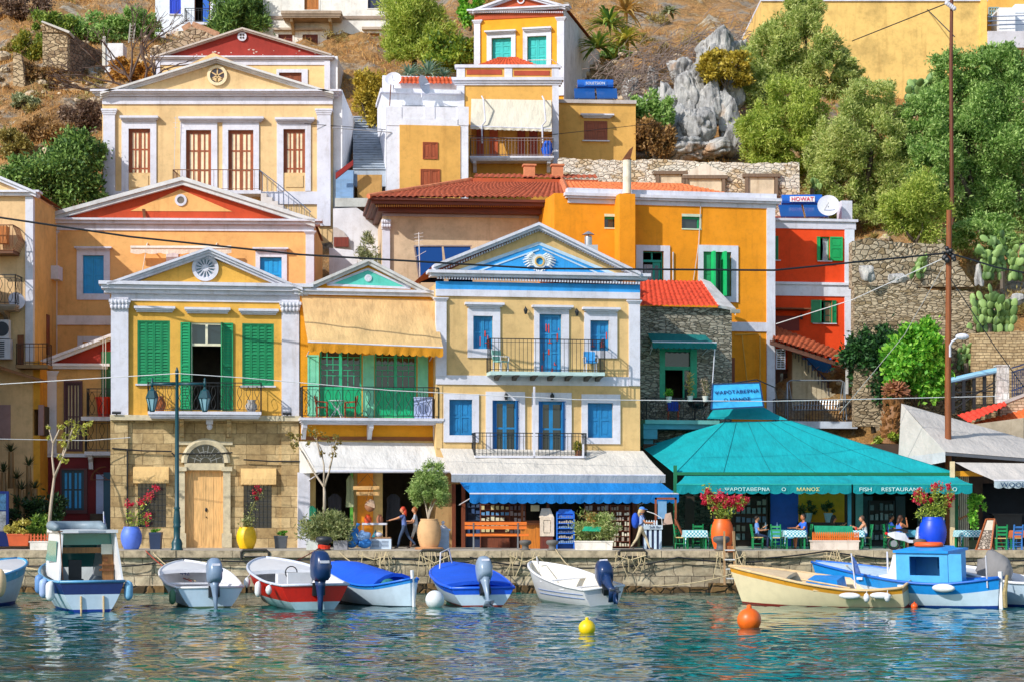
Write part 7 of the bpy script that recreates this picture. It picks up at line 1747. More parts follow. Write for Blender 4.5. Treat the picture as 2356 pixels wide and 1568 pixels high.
def shelf(label,px0,px1,py0,py1,Y,cols,rows,hexes,frame,name='display_shelf'):
 t=thing(name,label,'shelf',Vector((PX((px0+px1)/2,Y),Y,GZ)));W=(px1-px0)*Y/F/2;z0,z1=PZ(py1,Y)-GZ,PZ(py0,Y)-GZ;mb=MB();mb.box(-W,W,.25,.28,0,z1)
 for k in range(rows+1):z=z0+(z1-z0)*k/rows;mb.box(-W,W,0,.25,z-.015,z)
 for x in(-W,W):mb.box(x-.02,x+.02,0,.28,0,z1)
 mb.build('case',frame,t);st_=(z1-z0)/rows
 for k in range(rows):
  mb=MB()
  for q in range(cols):
   if R.random()<.12:continue
   x=-W+2*W*(q+.5)/cols;w_=W/cols*R.uniform(.5,.85);mb.box(x-w_,x+w_,.02,.2,z0+st_*k,z0+st_*(k+R.uniform(.45,.8)),0)
  if mb.v:mb.build('goods',paint(hexes[k%len(hexes)],.6),t)
 return t
shelf('shelf of pale postcards and boxes above the bench',1105,1172,1158,1222,85.6,6,5,('#cfc08a','#a8a890','#d8d0b0','#5a90c0'),WB);shelf('dark shelf of jars between postcards and the counter',1172,1208,1158,1225,85.4,4,5,('#9a8a88','#6a5a5a','#a89a98'),WB)
shelf('dark blue shelf at the left end of the souvenir shop',1072,1104,1150,1225,86.2,3,5,('#2a4a78','#324a6a','#26405f'),paint('#1a2a4a',.6));shelf('grey bottle shelf behind the oleander trough',1345,1400,1158,1230,85.8,6,5,('#8a8a90','#b0a8a0','#70707a'),WB)
shelf('tall spice and soap rack left of the walking woman',1405,1448,1160,1255,84.4,7,8,('#c8c0a8','#a09080','#e0d8c0','#8a7a68'),WB)
t=thing('soap_stand','small blue and white striped stand with bottles under a curved wire arm','display',Vector((PX(1500,83.2),83.2,GZ)));mb=MB()
for k in range(4):mb.box(-.34+k*.2,-.24+k*.2,-.2,.2,0,.78)
mb.build('stripe_panel',paint('#c8dcec',.5),t);mb=MB();mb.box(-.36,.36,-.16,.2,0,.76);mb.build('stand',paint('#1c2c50',.6),t);mb=MB();mb.box(-.4,.4,-.25,.25,.78,.95);mb.build('header',paint('#b8c8d4',.5),t);text('lettering','Soft Bar',t,(.1,-.257,.865),.14,paint('#3a4a6a',.5));mb=MB()
for k in range(12):x=-.32+(k%6)*.1;y=-.1+.18*(k//6);mb.lathe((x,y,.95),[(.03,0),(.03,.14),(.012,.17),(.012,.2)],6)
mb.build('bottles',glass('#c8d4dc',.2),t);mb=MB();mb.tube([(-.2,.2,1.5),(.1,.1,1.4),(.38,.0,1.22),(.4,0,.95)],.018,5);mb.build('wire_arm',GREYW,t)
t=thing('picture_stand','brown wooden easel frame holding prints next to the taverna post','easel',Vector((PX(1530,83.8),83.8,GZ)));mb=MB();EB=wood('#8a4626')
for x in(-.42,.38):mb.box(x,x+.08,0,.08,.9,2.05)
mb.box(-.42,.46,0,.08,1.97,2.05);mb.bar((.4,0,1.2),(.75,-.3,.4),.07);mb.bar((-.4,0,1),(-.35,.2,0),.07);mb.bar((.42,0,1),(.4,.2,0),.07);mb.build('frame',EB,t);mb=MB();mb.box(-.3,.05,-.03,.0,1.2,1.9);mb.build('print',paint('#6f9ac0',.5),t);mb=MB();mb.prism([(-.1,-.12,.95),(.3,-.1,1.0),(.22,-.04,1.45),(.0,-.04,1.4)],(0,.02,0));mb.build('print',paint('#b89a88',.5),t)
shelf('dim bottle shelf at the back of the taverna left of the blue panel',1668,1764,1140,1240,89.0,8,5,('#6a7a7a','#8a8070','#5a6a80'),paint('#3a2c22',.6));shelf('dim glass shelf in the dark right part of the taverna',2000,2056,1150,1240,89.0,5,4,('#7a8a90','#5a6a70'),paint('#2c3236',.6))
for i,(px,w_,hx,lb)in enumerate(((716,.22,'#1f7a5a','green garment hanging left of the young tree'),(805,.16,'#a8b088','pale khaki scarf hanging on the green post'),(770,.3,'#4a4a58','dark grey dress hanging inside the shop'),(905,.3,'#3f4450','charcoal coat hanging inside the shop doorway'))):
 z_=(1215,1165,1200,1195)[i];t=thing('hanging_garment',lb,'garment',P(px,z_,85.6 if i<2 else 87.4));mb=MB();H_=(.95,1.3,1.2,1.1)[i];mb.loft([[Vector((x*w_*k_,.05*math.sin(x*9)-.03,z))for x in(-1,-.6,-.2,.2,.6,1)]for z,k_ in((0,1.1),(H_*.5,.9),(H_*.85,.95),(H_,.3))],closed=False);mb.build('cloth',fabric(hx,.1),t,True,fix=False)
t=thing('display_table','little shop table with a white rimmed glass case of hats and bags','table',Vector((PX(862,84.2),84.2,GZ)));mb=MB();mb.box(-.5,.5,-.3,.3,.95,1.03);mb.build('top',TRIM,t);mb=MB()
for x in(-.47,.47):mb.bar((x,-.27,.45),(x,-.27,.95),.04);mb.bar((x,.27,.45),(x,.27,.95),.04)
mb.box(-.5,.65,-.35,.35,.4,.46);mb.build('frame',wood('#a8805a'),t);mb=MB();mb.ell((.16,-.15,.55),(.17,.15,.12));mb.build('straw_hat',TRIM,t);mb=MB();mb.prism([(-.12,-.2,.46),(.1,-.2,.46),(.05,-.1,.78)],(0,.1,0));mb.build('teal_bag',fabric('#1f8a9a',0),t)
for a,hx,x in((.16,'#c8481c',-.28),(.14,'#a86a4a',.2)):mb=MB();mb.lathe((x,0,1.03),[(.12,0),(a,.1),(a*.9,.22),(.07,.3),(.1,.34)],12);mb.build('lantern',paint(hx,.5),t)
t=thing('crate','white slotted plastic crate under the shop table','crate',Vector((PX(876,83),83,GZ+.005)));mb=MB();mb.box(-.42,.42,-.25,.25,0,.4);mb.build('box',paint('#c4d4e6',.5),t);mb=MB()
for i in range(2):
 for k in range(5):mb.box(-.34+i*.38,-.06+i*.38,-.258,-.25,.08+k*.055,.105+k*.055)
mb.build('slot',paint('#5a6a80',.6),t)
for i,(px,py,rx,rz,lb)in enumerate(((808,1246,.28,.22,'blue plastic bag at the left of the heap by the crate'),(838,1248,.3,.2,'blue plastic bag leaning on the white crate'),(833,1232,.3,.2,'pale blue plastic bag on top of the heap'),(815,1228,.2,.26,'knotted blue plastic bag with upright tails'))):
 t=thing('plastic_bag',lb,'bag',Vector((PX(px,82.4),82.4,PZ(py,82.4)-rz)),0,'blue plastic bags by the shop');mb=MB();mb.ell((0,0,rz),(rx,.22,rz),14,10)
 if i==3:mb.tube([(0,0,rz*1.7),(.1,0,rz*2.2),(.16,0,rz*2.6)],[.06,.04,.09],7)
 mb.v=[tuple(Vector(p)*(1+.3*MN.noise(Vector(p)*5+Vector((i*5,0,0)))+.12*MN.noise(Vector(p)*16)))for p in mb.v];mb.build('bag',fabric('#3f8fe0' if i!=2 else '#8fb8ea',.2),t,True)
t=thing('hanging_sign','carved driftwood shop sign hanging on the orange panel','sign',P(845,1124,84.6));WDL=wood('#d8a868',along='x');mb=MB();mb.box(-.58,.48,-.02,.02,-.02,.13);mb.build('board',WDL,t);mb=MB();mb.box(-.45,.5,-.02,.02,-.25,-.1);mb.build('board',WDL,t);mb=MB();mb.tube([(-.45,0,.12),(0,0,.62),(.4,0,.12)],.012,4);mb.build('cord',RUST,t)
t=thing('shoulder_bag','round brown and cream bag hanging in the shop doorway','bag',P(851,1162,84.5));mb=MB();mb.ell((0,0,0),(.22,.12,.24),14,10);mb.build('bag',fabric('#9a6a4a',0),t,True);mb=MB();mb.prism([(-.2,-.125,.05),(.2,-.125,-.1),(.18,-.1,.2),(.02,-.1,.28)],(0,.02,0));mb.build('flap',fabric('#b89a80',0),t);mb=MB();mb.tube([(-.15,0,.25),(0,0,.9),(.15,0,.25)],.012,4);mb.build('strap',RUST,t)
t=thing('white_cabinet','small white painted cabinet with a peaked top right of the beige jar','cabinet',Vector((PX(1020,83.4),83.4,GZ)));mb=MB();mb.box(-.27,.22,-.2,.2,0,.72);mb.box(-.32,.27,-.24,.24,.72,.8);mb.build('cabinet',paint('#a8c4e4',.5),t);mb=MB();mb.prism([(-.25,-.2,.8),(.2,-.2,.8),(-.02,-.2,1.0)],(0,.4,0));mb.ell((-.02,0,1.05),.07);mb.build('top',TRIM,t)
t=thing('poster_board','blue framed poster board cut by the left edge','sign',Vector((PX(4,83.2),83.2,GZ)));mb=MB();mb.box(-.5,.28,-.05,.05,.1,2.3);mb.build('board',paint('#143a9a',.5),t)
for z0,z1,hx in((1.55,2.2,'#6aa8d8'),(.7,1.5,'#d8d8d8')):mb=MB();mb.box(-.45,.18,-.06,-.05,z0,z1);mb.build('poster',paint(hx,.5,.5,0,6),t)
t=thing('flag','blue and white striped flag drooping on a short pole at the cabin boat','flag',P(240,1236,78.5));mb=MB();mb.tube([(0,0,-.4),(-.03,0,1.0)],.02,6);mb.build('pole',TRIM,t);mb=MB();vs=[]
for j in range(7):
 for i in range(10):u_,v_=i/9,j/6;vs.append((-.02+u_*.10*(.4+v_)+.06*v_*math.sin(u_*9),.06*math.sin(u_*12),.85-.85*v_))
mts=[paint('#1c4ab0',.7),paint('#e8ecf4',.7)];o_=npmesh('cloth',vs,gridfaces(10,7),mts,t);[setattr(p,'material_index',(p.index%9)%2)for p in o_.data.polygons]
t=thing('menu_board','tall wooden A-frame menu board with a stone patterned panel','menu board',Vector((PX(2270,81.6),81.6,GZ)));mb=MB()
a,b_,c,d=Vector((-.48,-.2,0)),Vector((.1,-.2,0)),Vector((.32,.1,1.2)),Vector((-.0,.1,1.2))
for p,q in((a,d),(b_,c),(d,c),(a,b_)):mb.bar(p,q,.06)
mb.bar(c,Vector((.75,.5,0)),.05);mb.bar(d,Vector((.4,.5,0)),.05);mb.build('frame',wood('#a85a2a'),t);mb=MB();mb.prism([a,b_,b_.lerp(c,.62),a.lerp(d,.62)],(0,.02,.01));mb.build('panel',rubble('#c8b8a8','#9a8a7c','#4a4038',9,1),t);mb=MB();mb.prism([a.lerp(d,.64),b_.lerp(c,.64),b_.lerp(c,.96),a.lerp(d,.96)],(0,.02,.01));mb.build('panel',paint('#d8ccb8',.6),t)
t=thing('folded_parasol','folded blue parasol beside the cobalt urn','parasol',Vector((PX(2165,82.2),82.2,GZ)));mb=MB();mb.tube([(-.08,0,0),(.1,0,1.25)],.03);mb.build('pole',TRIM,t);mb=MB();mb.tube([(-.1,0,.15),(-.02,0,.6),(.1,0,1.15)],[.16,.13,.05],9);mb.build('canopy',fabric('#1f7fd0',.1),t,True)
t=thing('moped','white and black moped with a red tail light parked behind the bollard','moped',Vector((PX(2080,81.3),81.3,GZ)),0);TY=paint('#17181a',.6)
for x in(-.5,.55):mb=MB();
for x in(-.42,.56):
 mb=MB();mb.tube([(x+.21*math.cos(a),0,.25+.21*math.sin(a))for a in[k*math.pi/10 for k in range(21)]],.05,8);wh=mb.build('wheel',TY,t,True);mb=MB();mb.disc((x,-.04,.25),.13,14,th=.03);mb.disc((x,.07,.25),.13,14,th=.03);mb.build('rim',metal('#a8acb0'),wh)
mb=MB();mb.loft([[Vector((x,y*w_,z+dz))for y,dz in((-1,0),(1,0),(1,h_),(-1,h_))]for x,w_,z,h_ in((-.66,.06,.58,.08),(-.4,.14,.42,.3),(.0,.14,.35,.3),(.15,.12,.28,.12),(.42,.12,.28,.1),(.5,.16,.35,.5),(.6,.12,.55,.4))],0,True,True);mb.build('body',paint('#d4d8dc',.3),t)
mb=MB();mb.loft([[Vector((x,y*.12,z+dz))for y,dz in((-1,0),(1,0),(1,.09),(-1,.09))]for x,z in((-.6,.72),(-.2,.74),(.12,.7))],0,True,True);mb.build('seat',TY,t);mb=MB();mb.ell((-.7,0,.64),(.07,.07,.06));mb.build('tail_light',paint('#d81a1a',.3),t);mb=MB();mb.tube([(.6,-.3,1.0),(.55,0,.98),(.6,.3,1.0)],.02);mb.tube([(.57,0,.98),(.6,0,.3)],.025);mb.build('handlebar',TY,t)
t=thing('wooden_ladder','weathered wooden boarding ladder with rope lashings on the quay wall','ladder',Vector((PX(1676,79.5),79.5,.3)));LW=wood('#b08a60');mb=MB()
for x,d in((-.16,0),(.26,-.06)):mb.bar((x,0,.0),(x+d,.15,2.05),.075)
mb.build('rail',LW,t);mb=MB()
for k in range(4):mb.bar((-.16,.04,.25+k*.36),(.24,.04,.25+k*.36),.05)
mb.build('rung',GREYW,t);mb=MB();mb.obox((.08,.2,1.36),(.36,.1,.26));mb.build('box',wood('#a8663a'),t)
BKC=paint('#1b1b1d',.6)
def quaycable(label,pts,r=.03,Y=79.72):return wire(label,[(x,y,Y)for x,y in pts],r,BKC,.03)
quaycable('black hose looped along the left half of the quay wall',[(-40,1296),(110,1302),(300,1300),(420,1282),(560,1290),(700,1286),(900,1282),(1080,1292)]);quaycable('black hose looped along the middle of the quay wall',[(1080,1280),(1180,1298),(1330,1305),(1460,1300),(1560,1280),(1680,1292),(1760,1288)]);quaycable('black hose looped along the right part of the quay wall',[(1760,1282),(1900,1266),(2050,1285),(2150,1290),(2260,1288),(2420,1285)])
CG=paint('#15884e',.5);CB=paint('#3f7fc8',.5);RUSH=wood('#d0b070')
def chair(name,label,mat):
 t=thing(name,label,'chair')
 for x,y,z in((-.19,-.19,.45),(.19,-.19,.45)):mb=MB();mb.bar((x,y,0),(x,y,z),.045);mb.build('leg',mat,t)
 for x in(-.19,.19):mb=MB();mb.bar((x,.19,0),(x,.19,.45),.045);mb.bar((x,.19,.45),(x*1.05,.27,.98),.045);mb.build('leg',mat,t)
 mb=MB()
 for z,d in((.6,.215),(.74,.235),(.88,.255)):mb.box(-.18,.18,d-.012,d+.012,z-.04,z+.04)
 mb.build('backrest',mat,t);mb=MB();mb.box(-.21,.21,-.21,.2,.43,.47);mb.build('seat',RUSH,t);mb=MB()
 for y in(-.19,.19):
  for z in(.14,.28):mb.bar((-.19,y,z),(.19,y,z),.025)
 for x in(-.19,.19):mb.bar((x,-.19,.2),(x,.19,.2),.025)
 mb.build('stretcher',mat,t);return t
c0=chair('taverna_chair','green rush seated chair under the woman at the left table',CG);c0b=chair('taverna_chair','blue ladder backed chair at the far right of the quay',CB)
CH=[(1742,83.6,90,None),(1790,83.2,150,'empty green rush seated chair right of the woman in blue'),(1852,83.6,-90,'green chair under the man in the blue shirt'),(1990,83.0,-90,'green chair under the woman in the white vest'),(2046,84.0,90,'green chair under the young man facing right'),(2064,83.3,30,'green chair under the woman with bare shoulders'),(2302,81.4,175,'green ladder backed chair beside the menu board'),(1568,83.6,60,'green chair left of the small corner table'),(1604,84.6,180,'green chair behind the small corner table'),(1625,83.6,-80,'green chair right of the small corner table')]
for i,(px,Y,a,lb)in enumerate(CH):
 if i==0:c0.location=(PX(px,Y),Y,GZ+.004);c0.rotation_euler=(0,0,rad(a));c0['group']='chairs at the taverna tables'
 else:dup(c0,(PX(px,Y),Y,GZ+.004),rad(a),lb,'chairs at the taverna tables')
c0b.location=(PX(2334,81.6),81.6,GZ+.004);c0b.rotation_euler=(0,0,rad(200));c0b['group']='chairs at the taverna tables'
m,nt,ns,ls,b=newmat('checked_cloth');v=ocoord(ns,ls);ck=ns.new('ShaderNodeTexChecker');ck.inputs['Scale'].default_value=14;ck.inputs['Color1'].default_value=hexc('#d4e8ea');ck.inputs['Color2'].default_value=hexc('#3f9fb0');ls.new(v,ck.inputs[0]);ls.new(ck.outputs[0],b.inputs['Base Color']);b.inputs['Roughness'].default_value=.9;CHECK=m
PLAIN=fabric('#5fb0cc',.1)
def table(label,px,Y,cloth,clabel,s_=.42,rot=0):
 t=thing('taverna_table',label,'table',Vector((PX(px,Y),Y,GZ+.004)),rot,'taverna tables');mb=MB();mb.box(-s_,s_,-s_,s_,.70,.73);mb.build('tabletop',CG,t)
 for x in(-1,1):
  for y in(-1,1):mb=MB();mb.bar((x*s_*.88,y*s_*.88,0),(x*s_*.88,y*s_*.88,.7),.06);mb.build('leg',CG,t)
 N=25;vs=[];ext=s_*1.72
 for j in range(N):
  for i in range(N):
   x=-ext+2*ext*i/(N-1);y=-ext+2*ext*j/(N-1);ox,oy=max(0,abs(x)-s_-.01),max(0,abs(y)-s_-.01);z=.742-(ox+oy)*.95-.35*math.sqrt(ox*oy)*1.2
   vs.append((math.copysign(min(abs(x),s_+.02+.12*ox),x),math.copysign(min(abs(y),s_+.02+.12*oy),y),z))
 c=npmesh('tablecloth',vs,gridfaces(N,N),cloth,None,smooth=True,off=(0,0,0));c.location=t.location;c.rotation_euler=(0,0,rot);tagset(c,clabel,'tablecloth','cloths on the taverna tables');return t
table('small green table at the left corner of the taverna',1598,83.3,CHECK,'teal checked cloth on the left corner table',.42,.1)
table('table between the woman and the man in blue',1800,84.2,PLAIN,'plain blue cloth on the long table',.5);table('table in front of the man in the blue shirt',1826,82.9,CHECK,'checked cloth with corners hanging before the striped shorts',.40,.05)
table('table beside the woman in the white vest',1962,82.9,CHECK,'checked cloth with a long corner right of the picket fence',.40,-.1);table('table in front of the woman with bare shoulders',2095,84.2,PLAIN,'plain blue cloth behind the moped',.42);table('table at the foot of the menu board',2225,83.2,CHECK,'checked cloth left of the menu board',.4,.2)
t=table('brown edged table at the right edge of the quay',2352,82.6,fabric('#c86a3a',0),'rust coloured cloth on the right edge table',.42)
for i,(px,py,Y,hx,lb)in enumerate(((1742+20,1207,84,'#d8dce0','clear water bottle on the blue table near the woman'),(1788,1207,84.1,'#a8c0e8','blue labelled bottle in the middle of the blue table'),(1994,1207,82.9,'#d83a2a','red can on the table of the woman in the white vest'))):
 mb=MB();c=Vector((PX(px,Y)if i<2 else PX(1962,82.9)+.1,84.2 if i<2 else 82.8,GZ+.75));mb.lathe(c,[(.04,0),(.04,.2),(.018,.26),(.018,.3)]if i<2 else[(.035,0),(.035,.13)],8);mb.build('bottle' if i<2 else 'can',glass(hx,.2),label=lb,cat='bottle' if i<2 else 'can')
SKIN=paint('#c98d68',.6,.06);SKT=paint('#b8744c',.6,.06)
def person(label,loc,face,H=1.68,thigh=(0,0),knee=(0,0),arm=(0,0),elbow=(0,0),lean=0,sit=None,mats=None,armout=.1,hair='#3a2418',hairlong=0,cap=None,head=0,shorts=False,sleeves=True,skirt=False,skin=None,slim=1.0):
 """face: heading in degrees (0 = towards +x); angles in degrees, forward positive; mats = (shirt, trousers)"""
 skin=skin or SKIN;k=H/1.7;t=thing('person',label,'person',loc,rad(face))
 shirt,trou=mats;J={};E=[]
 lh,sh,ua,fa=.43*k,.42*k,.29*k,.26*k
 legs=[]
 for i in(0,1):
  a,kn=rad(thigh[i]),rad(knee[i]);d1=Vector((math.sin(a),0,-math.cos(a)));d2=Vector((math.sin(a-kn),0,-math.cos(a-kn)));legs.append((d1*lh,d2*sh))
 pz=sit+.1 if sit else max(-(l[0]+l[1]).z for l in legs)+.08*k
 pel=Vector((0,0,pz));up=Vector((math.sin(rad(lean)),0,math.cos(rad(lean))));J['pelvis']=(pel,.125*k*slim);J['waist']=(pel+up*.17*k,.115*k*slim);J['chest']=(pel+up*.36*k,.13*k*slim);J['neckb']=(pel+up*.49*k,.075*k);hu=Vector((math.sin(rad(lean*.5+head)),0,math.cos(rad(lean*.5+head))));J['neck']=(J['neckb'][0]+hu*.07*k,.05*k);hc=J['neck'][0]+hu*.12*k+Vector((.02*k,0,0))
 J['head']=(J['neck'][0]+hu*.06*k,.06*k)
 E+=[('pelvis','waist'),('waist','chest'),('chest','neckb'),('neckb','neck'),('neck','head')]
 hands=[]
 for i,s_ in((0,1),(1,-1)):
  n='LR'[i];hip=pel+Vector((0,s_*.09*k,-.02));J['hip'+n]=(hip,.095*k*slim);J['knee'+n]=(hip+legs[i][0],.06*k);J['ank'+n]=(hip+legs[i][0]+legs[i][1],.042*k);J['toe'+n]=(J['ank'+n][0]+Vector((.15*k,0,-.04*k)),.035*k)
  E+=[('pelvis','hip'+n),('hip'+n,'knee'+n),('knee'+n,'ank'+n),('ank'+n,'toe'+n)]
  shd=pel+up*.45*k+Vector((0,s_*.16*k*slim,0));a,eb=rad(arm[i]+lean),rad(elbow[i]);d1=Vector((math.sin(a),s_*armout,-math.cos(a))).normalized();d2=Vector((math.sin(a+eb),-s_*.12*min(1,abs(elbow[i])/60),-math.cos(a+eb))).normalized()
  J['sh'+n]=(shd,.062*k*slim);J['el'+n]=(shd+d1*ua,.042*k);J['wr'+n]=(shd+d1*ua+d2*fa,.03*k);J['hd'+n]=(J['wr'+n][0]+d2*.07*k,.034*k);hands.append((J['hd'+n][0],d2,s_))
  E+=[('chest','sh'+n),('sh'+n,'el'+n),('el'+n,'wr'+n),('wr'+n,'hd'+n)]
 names=list(J);idx={n:i for i,n in enumerate(names)};me=bpy.data.meshes.new('skeleton');me.from_pydata([J[n][0]for n in names],[(idx[a],idx[b])for a,b in E],[]);o=bpy.data.objects.new('skeleton',me);COL.objects.link(o)
 md=o.modifiers.new('skin','SKIN');md.use_smooth_shade=True;sv=me.skin_vertices[0].data
 for n in names:sv[idx[n]].radius=(J[n][1],)*2
 sv[idx['pelvis']].use_root=True;sd=o.modifiers.new('sub','SUBSURF');sd.levels=1;sd.render_levels=1
 bpy.context.view_layer.update();dg=bpy.context.evaluated_depsgraph_get();src=bpy.data.meshes.new_from_object(o.evaluated_get(dg));bpy.data.objects.remove(o);bpy.data.meshes.remove(me)
 mb=MB();mb.v=[tuple(v.co)for v in src.vertices];segs=[(a,b,J[a][0],J[b][0])for a,b in E]
 def region(c):
  best,bd,bf=None,9,0
  for a,b,p,q in segs:
   f=max(0,min(1,(c-p).dot(q-p)/max(1e-9,(q-p).length_squared)));d=(c-p.lerp(q,f)).length-(J[a][1]*(1-f)+J[b][1]*f)
   if d<bd:best,bd,bf=(a,b),d,f
  a,b=best
  if b in('waist','chest')or(b=='neckb' and bf<.8):return 1 if not(b=='waist' and bf<.25)else 2
  if b.startswith('sh'):return 1 if sleeves or bf<.6 else 0
  if b.startswith('el'):return 1 if sleeves and bf<.6 else 0
  if b.startswith('hip'):return 2
  if b.startswith('knee'):return 2
  if b.startswith('ank'):return 0 if shorts else 2
  if b.startswith('toe'):return 3
  return 0
 for p in src.polygons:mb.f.append(tuple(p.vertices));mb.m.append(region(p.center))
 bpy.data.meshes.remove(src)
 hr=.112*k;mb.ell(hc,(hr*.92,hr*.78,hr*1.15),14,10,0);mb.ell(hc+Vector((hr*.9,0,-.01)),(.022,.016,.024),6,5,0)
 for s_ in(-1,1):mb.ell(hc+Vector((0,s_*hr*.78,-.005)),(.022,.012,.03),6,5,0);mb.ell(hc+Vector((hr*.82,s_*.036,.02)),(.012,.012,.008),6,4,4)
 mb.obox(hc+Vector((hr*.86,0,-.055)),(.015,.045,.01),None,5)
 for c,d,s_ in hands:
  y=Vector((0,1,0));y=(y-d*y.dot(d)).normalized();nn=d.cross(y)
  for q in range(4):b0=c+d*.025+y*(q-1.5)*.018;L_=(.055,.066,.062,.05)[q];mb.tube([b0,b0+d*L_*.6,b0+d*L_*.95+nn*.02],[.009,.008,.006],5,0)
  mb.tube([c-y*s_*.02,c-y*s_*.045+d*.02,c-y*s_*.05+d*.05],[.011,.009,.007],5,0)
 mb.build('body',[skin,shirt,trou,paint('#5a4a40',.6),DARK,paint('#9a4a40',.6)],t,True)
 hm=paint(hair,.6,.25,0,30);mb=MB();M_=None;mb.ell(hc+Vector((-.022,0,.03)),(hr*.98,hr*.92,hr*1.06),14,10)
 if hairlong:mb.tube([hc+Vector((-.07,0,.02)),hc+Vector((-.11,0,-.12)),hc+Vector((-.12-.02*hairlong,0,-.12-.25*hairlong))],[.075,.07,.03],8)
 mb.v=[((min(v[0],hc.x+hr*.35)if v[2]<hc.z+hr*.55 else v[0]),v[1],v[2])for v in mb.v]
 mb.build('hair',hm,t,True)
 if cap:
  mb=MB();mb.ell(hc+Vector((-.01,0,.055)),(hr*1.06,hr*.95,hr*.85),14,10);mb.v=[(v[0],v[1],max(v[2],hc.z+.035))for v in mb.v];mb.obox(hc+Vector((hr*1.25,0,.045)),(.13,.16,.018),Matrix.Rotation(.18,3,'Y'));mb.build('cap',cap,t)
 return t,J
JEAN=fabric('#3a4c68',0);LBL=fabric('#8fa8d8',0);FLB=fabric('#6f86c8',0,.4)
G2=GZ+.006
person('red haired woman in a patterned blue blouse and jeans walking left',(PX(930,83.6),83.6,G2),180,1.68,(24,-24),(12,18),(62,-14),(8,15),5,None,(FLB,JEAN),hair='#c23a1c',hairlong=.5)
person('auburn haired woman in a grey top half hidden by the beige jar',(PX(956,84.0),84.0,G2),180,1.66,(20,-22),(10,24),(10,30),(70,60),3,None,(fabric('#b8c0cc',0),fabric('#c8c2b8',0)),hair='#9a5424',shorts=True)
t,J=person('woman with a light blue cap, blue backpack and beige trousers walking right',(PX(1474,81.8),81.8,G2),0,1.70,(28,-22),(8,14),(20,26),(60,62),3,None,(LBL,fabric('#cdbd9c',0)),hair='#c8b080',hairlong=1.0,cap=fabric('#4f8ae0',0))
bp=thing('backpack','bright blue backpack worn by the woman with the cap','backpack',t.location);c=J['chest'][0];mb=MB();mb.ell(c+Vector((-.24,0,-.08)),(.15,.2,.31),14,10);mb.build('bag',fabric('#1c50c0',0),bp,True);mb=MB()
for s_ in(-1,1):mb.tube([c+Vector((-.12,s_*.12,.18)),c+Vector((.05,s_*.14,.2)),c+Vector((.14,s_*.15,.02)),c+Vector((.02,s_*.17,-.2)),c+Vector((-.14,s_*.16,-.28))],.02,6)
mb.build('strap',paint('#16284a',.6),bp)
BLU=fabric('#2f6ad8',0);WHT=fabric('#d8dce0',0)
SEAT=.46
person('dark haired woman in a light blue shirt at the left table end',(PX(1742,83.6),83.6,G2),0,1.62,(82,80),(85,80),(30,20),(95,80),-4,SEAT,(fabric('#6f9ae0',0),fabric('#223050',0)),hair='#2a1c16')
person('man in a blue shirt and striped shorts turned left at the checked table',(PX(1850,83.3),83.3,G2),205,1.75,(80,75),(75,85),(25,45),(70,40),4,SEAT,(BLU,fabric('#8a94b8',0)),hair='#241812',shorts=True,skin=SKT)
person('woman with long dark hair seen from behind at the picket fence table',(PX(1915,84.2),84.2,G2),20,1.62,(80,78),(82,82),(35,40),(80,80),5,SEAT,(fabric('#3a2f2c',0),DARK),hair='#221814',hairlong=1.4,skin=SKT)
person('woman in a white vest looking down at the checked table',(PX(1990,83.0),83.0,G2),180,1.62,(80,78),(85,82),(35,30),(70,75),8,SEAT,(WHT,fabric('#4f8ad0',0)),hair='#5a4234',head=16,sleeves=False,shorts=True)
person('young man in a blue tee shirt seated facing right behind the moped',(PX(2046,84.0),84.0,G2),0,1.7,(80,78),(85,82),(30,30),(70,70),5,SEAT,(fabric('#2a5ab8',0),JEAN),hair='#1c1412',skin=SKT)
person('woman with bare tanned shoulders in a blue dress holding up a hand',(PX(2066,83.3),83.3,G2),25,1.64,(80,78),(85,82),(20,50),(40,125),10,SEAT,(fabric('#4f7ae0',0),fabric('#4f7ae0',0)),hair='#4a2a1c',hairlong=.6,sleeves=False,shorts=True,skin=SKT)
person('grey haired man in dark clothes leaning by the cobalt urn',(PX(2196,84.6),84.6,G2),-20,1.74,(6,-4),(4,4),(25,30),(90,85),4,None,(fabric('#2a2a30',0),fabric('#1c1c22',0)),hair='#8a7a6c',skin=SKT)
def plainchair(name,label,loc,rot,m1,m2):
 t=thing(name,label,'chair',loc,rot)
 for x in(-.22,.22):
  for y in(-.2,.22):mb=MB();mb.bar((x,y,0),(x*.95,y,.43),.04);mb.build('leg',m1,t)
 mb=MB();mb.box(-.24,.24,-.24,.24,.42,.46);mb.build('seat',m2,t);mb=MB();mb.loft([[Vector((x,.24+.06*abs(x)*-2,z))for x in(-.24,-.12,0,.12,.24)]for z in(.46,.7,.9)],closed=False);mb.prism([(-.24,.22,.5),(.24,.22,.5),(.22,.3,.92),(-.22,.3,.92)],(0,.03,0));mb.build('backrest',m2,t)
 for x in(-.26,.26):mb=MB();mb.bar((x,-.2,.65),(x,.24,.68),.05,.03);mb.bar((x,-.2,.43),(x,-.2,.65),.04);mb.build('armrest',m1,t)
 return t
w3=HC.root.matrix_basis;z3=HC.uz(1260,855,-1)[1]
plainchair('armchair','white chair with green cushions at the left end of the upper balcony',w3@Vector((HC.uz(1152,840,-.5)[0],-.5,z3+.0)),rad(50),TRIM,fabric('#9ccfc0',0));plainchair('armchair','white legged chair with a blue towel at the right end of the upper balcony',w3@Vector((HC.uz(1358,840,-.5)[0],-.5,z3+.0)),rad(10),TRIM,fabric('#3f9fe0',0))
w2=HB.root.matrix_basis;z2=HB.uz(850,960,-1.1)[1]
def balc(px,w_=-.6):return w2@Vector((HB.uz(px,940,w_)[0],w_,z2))
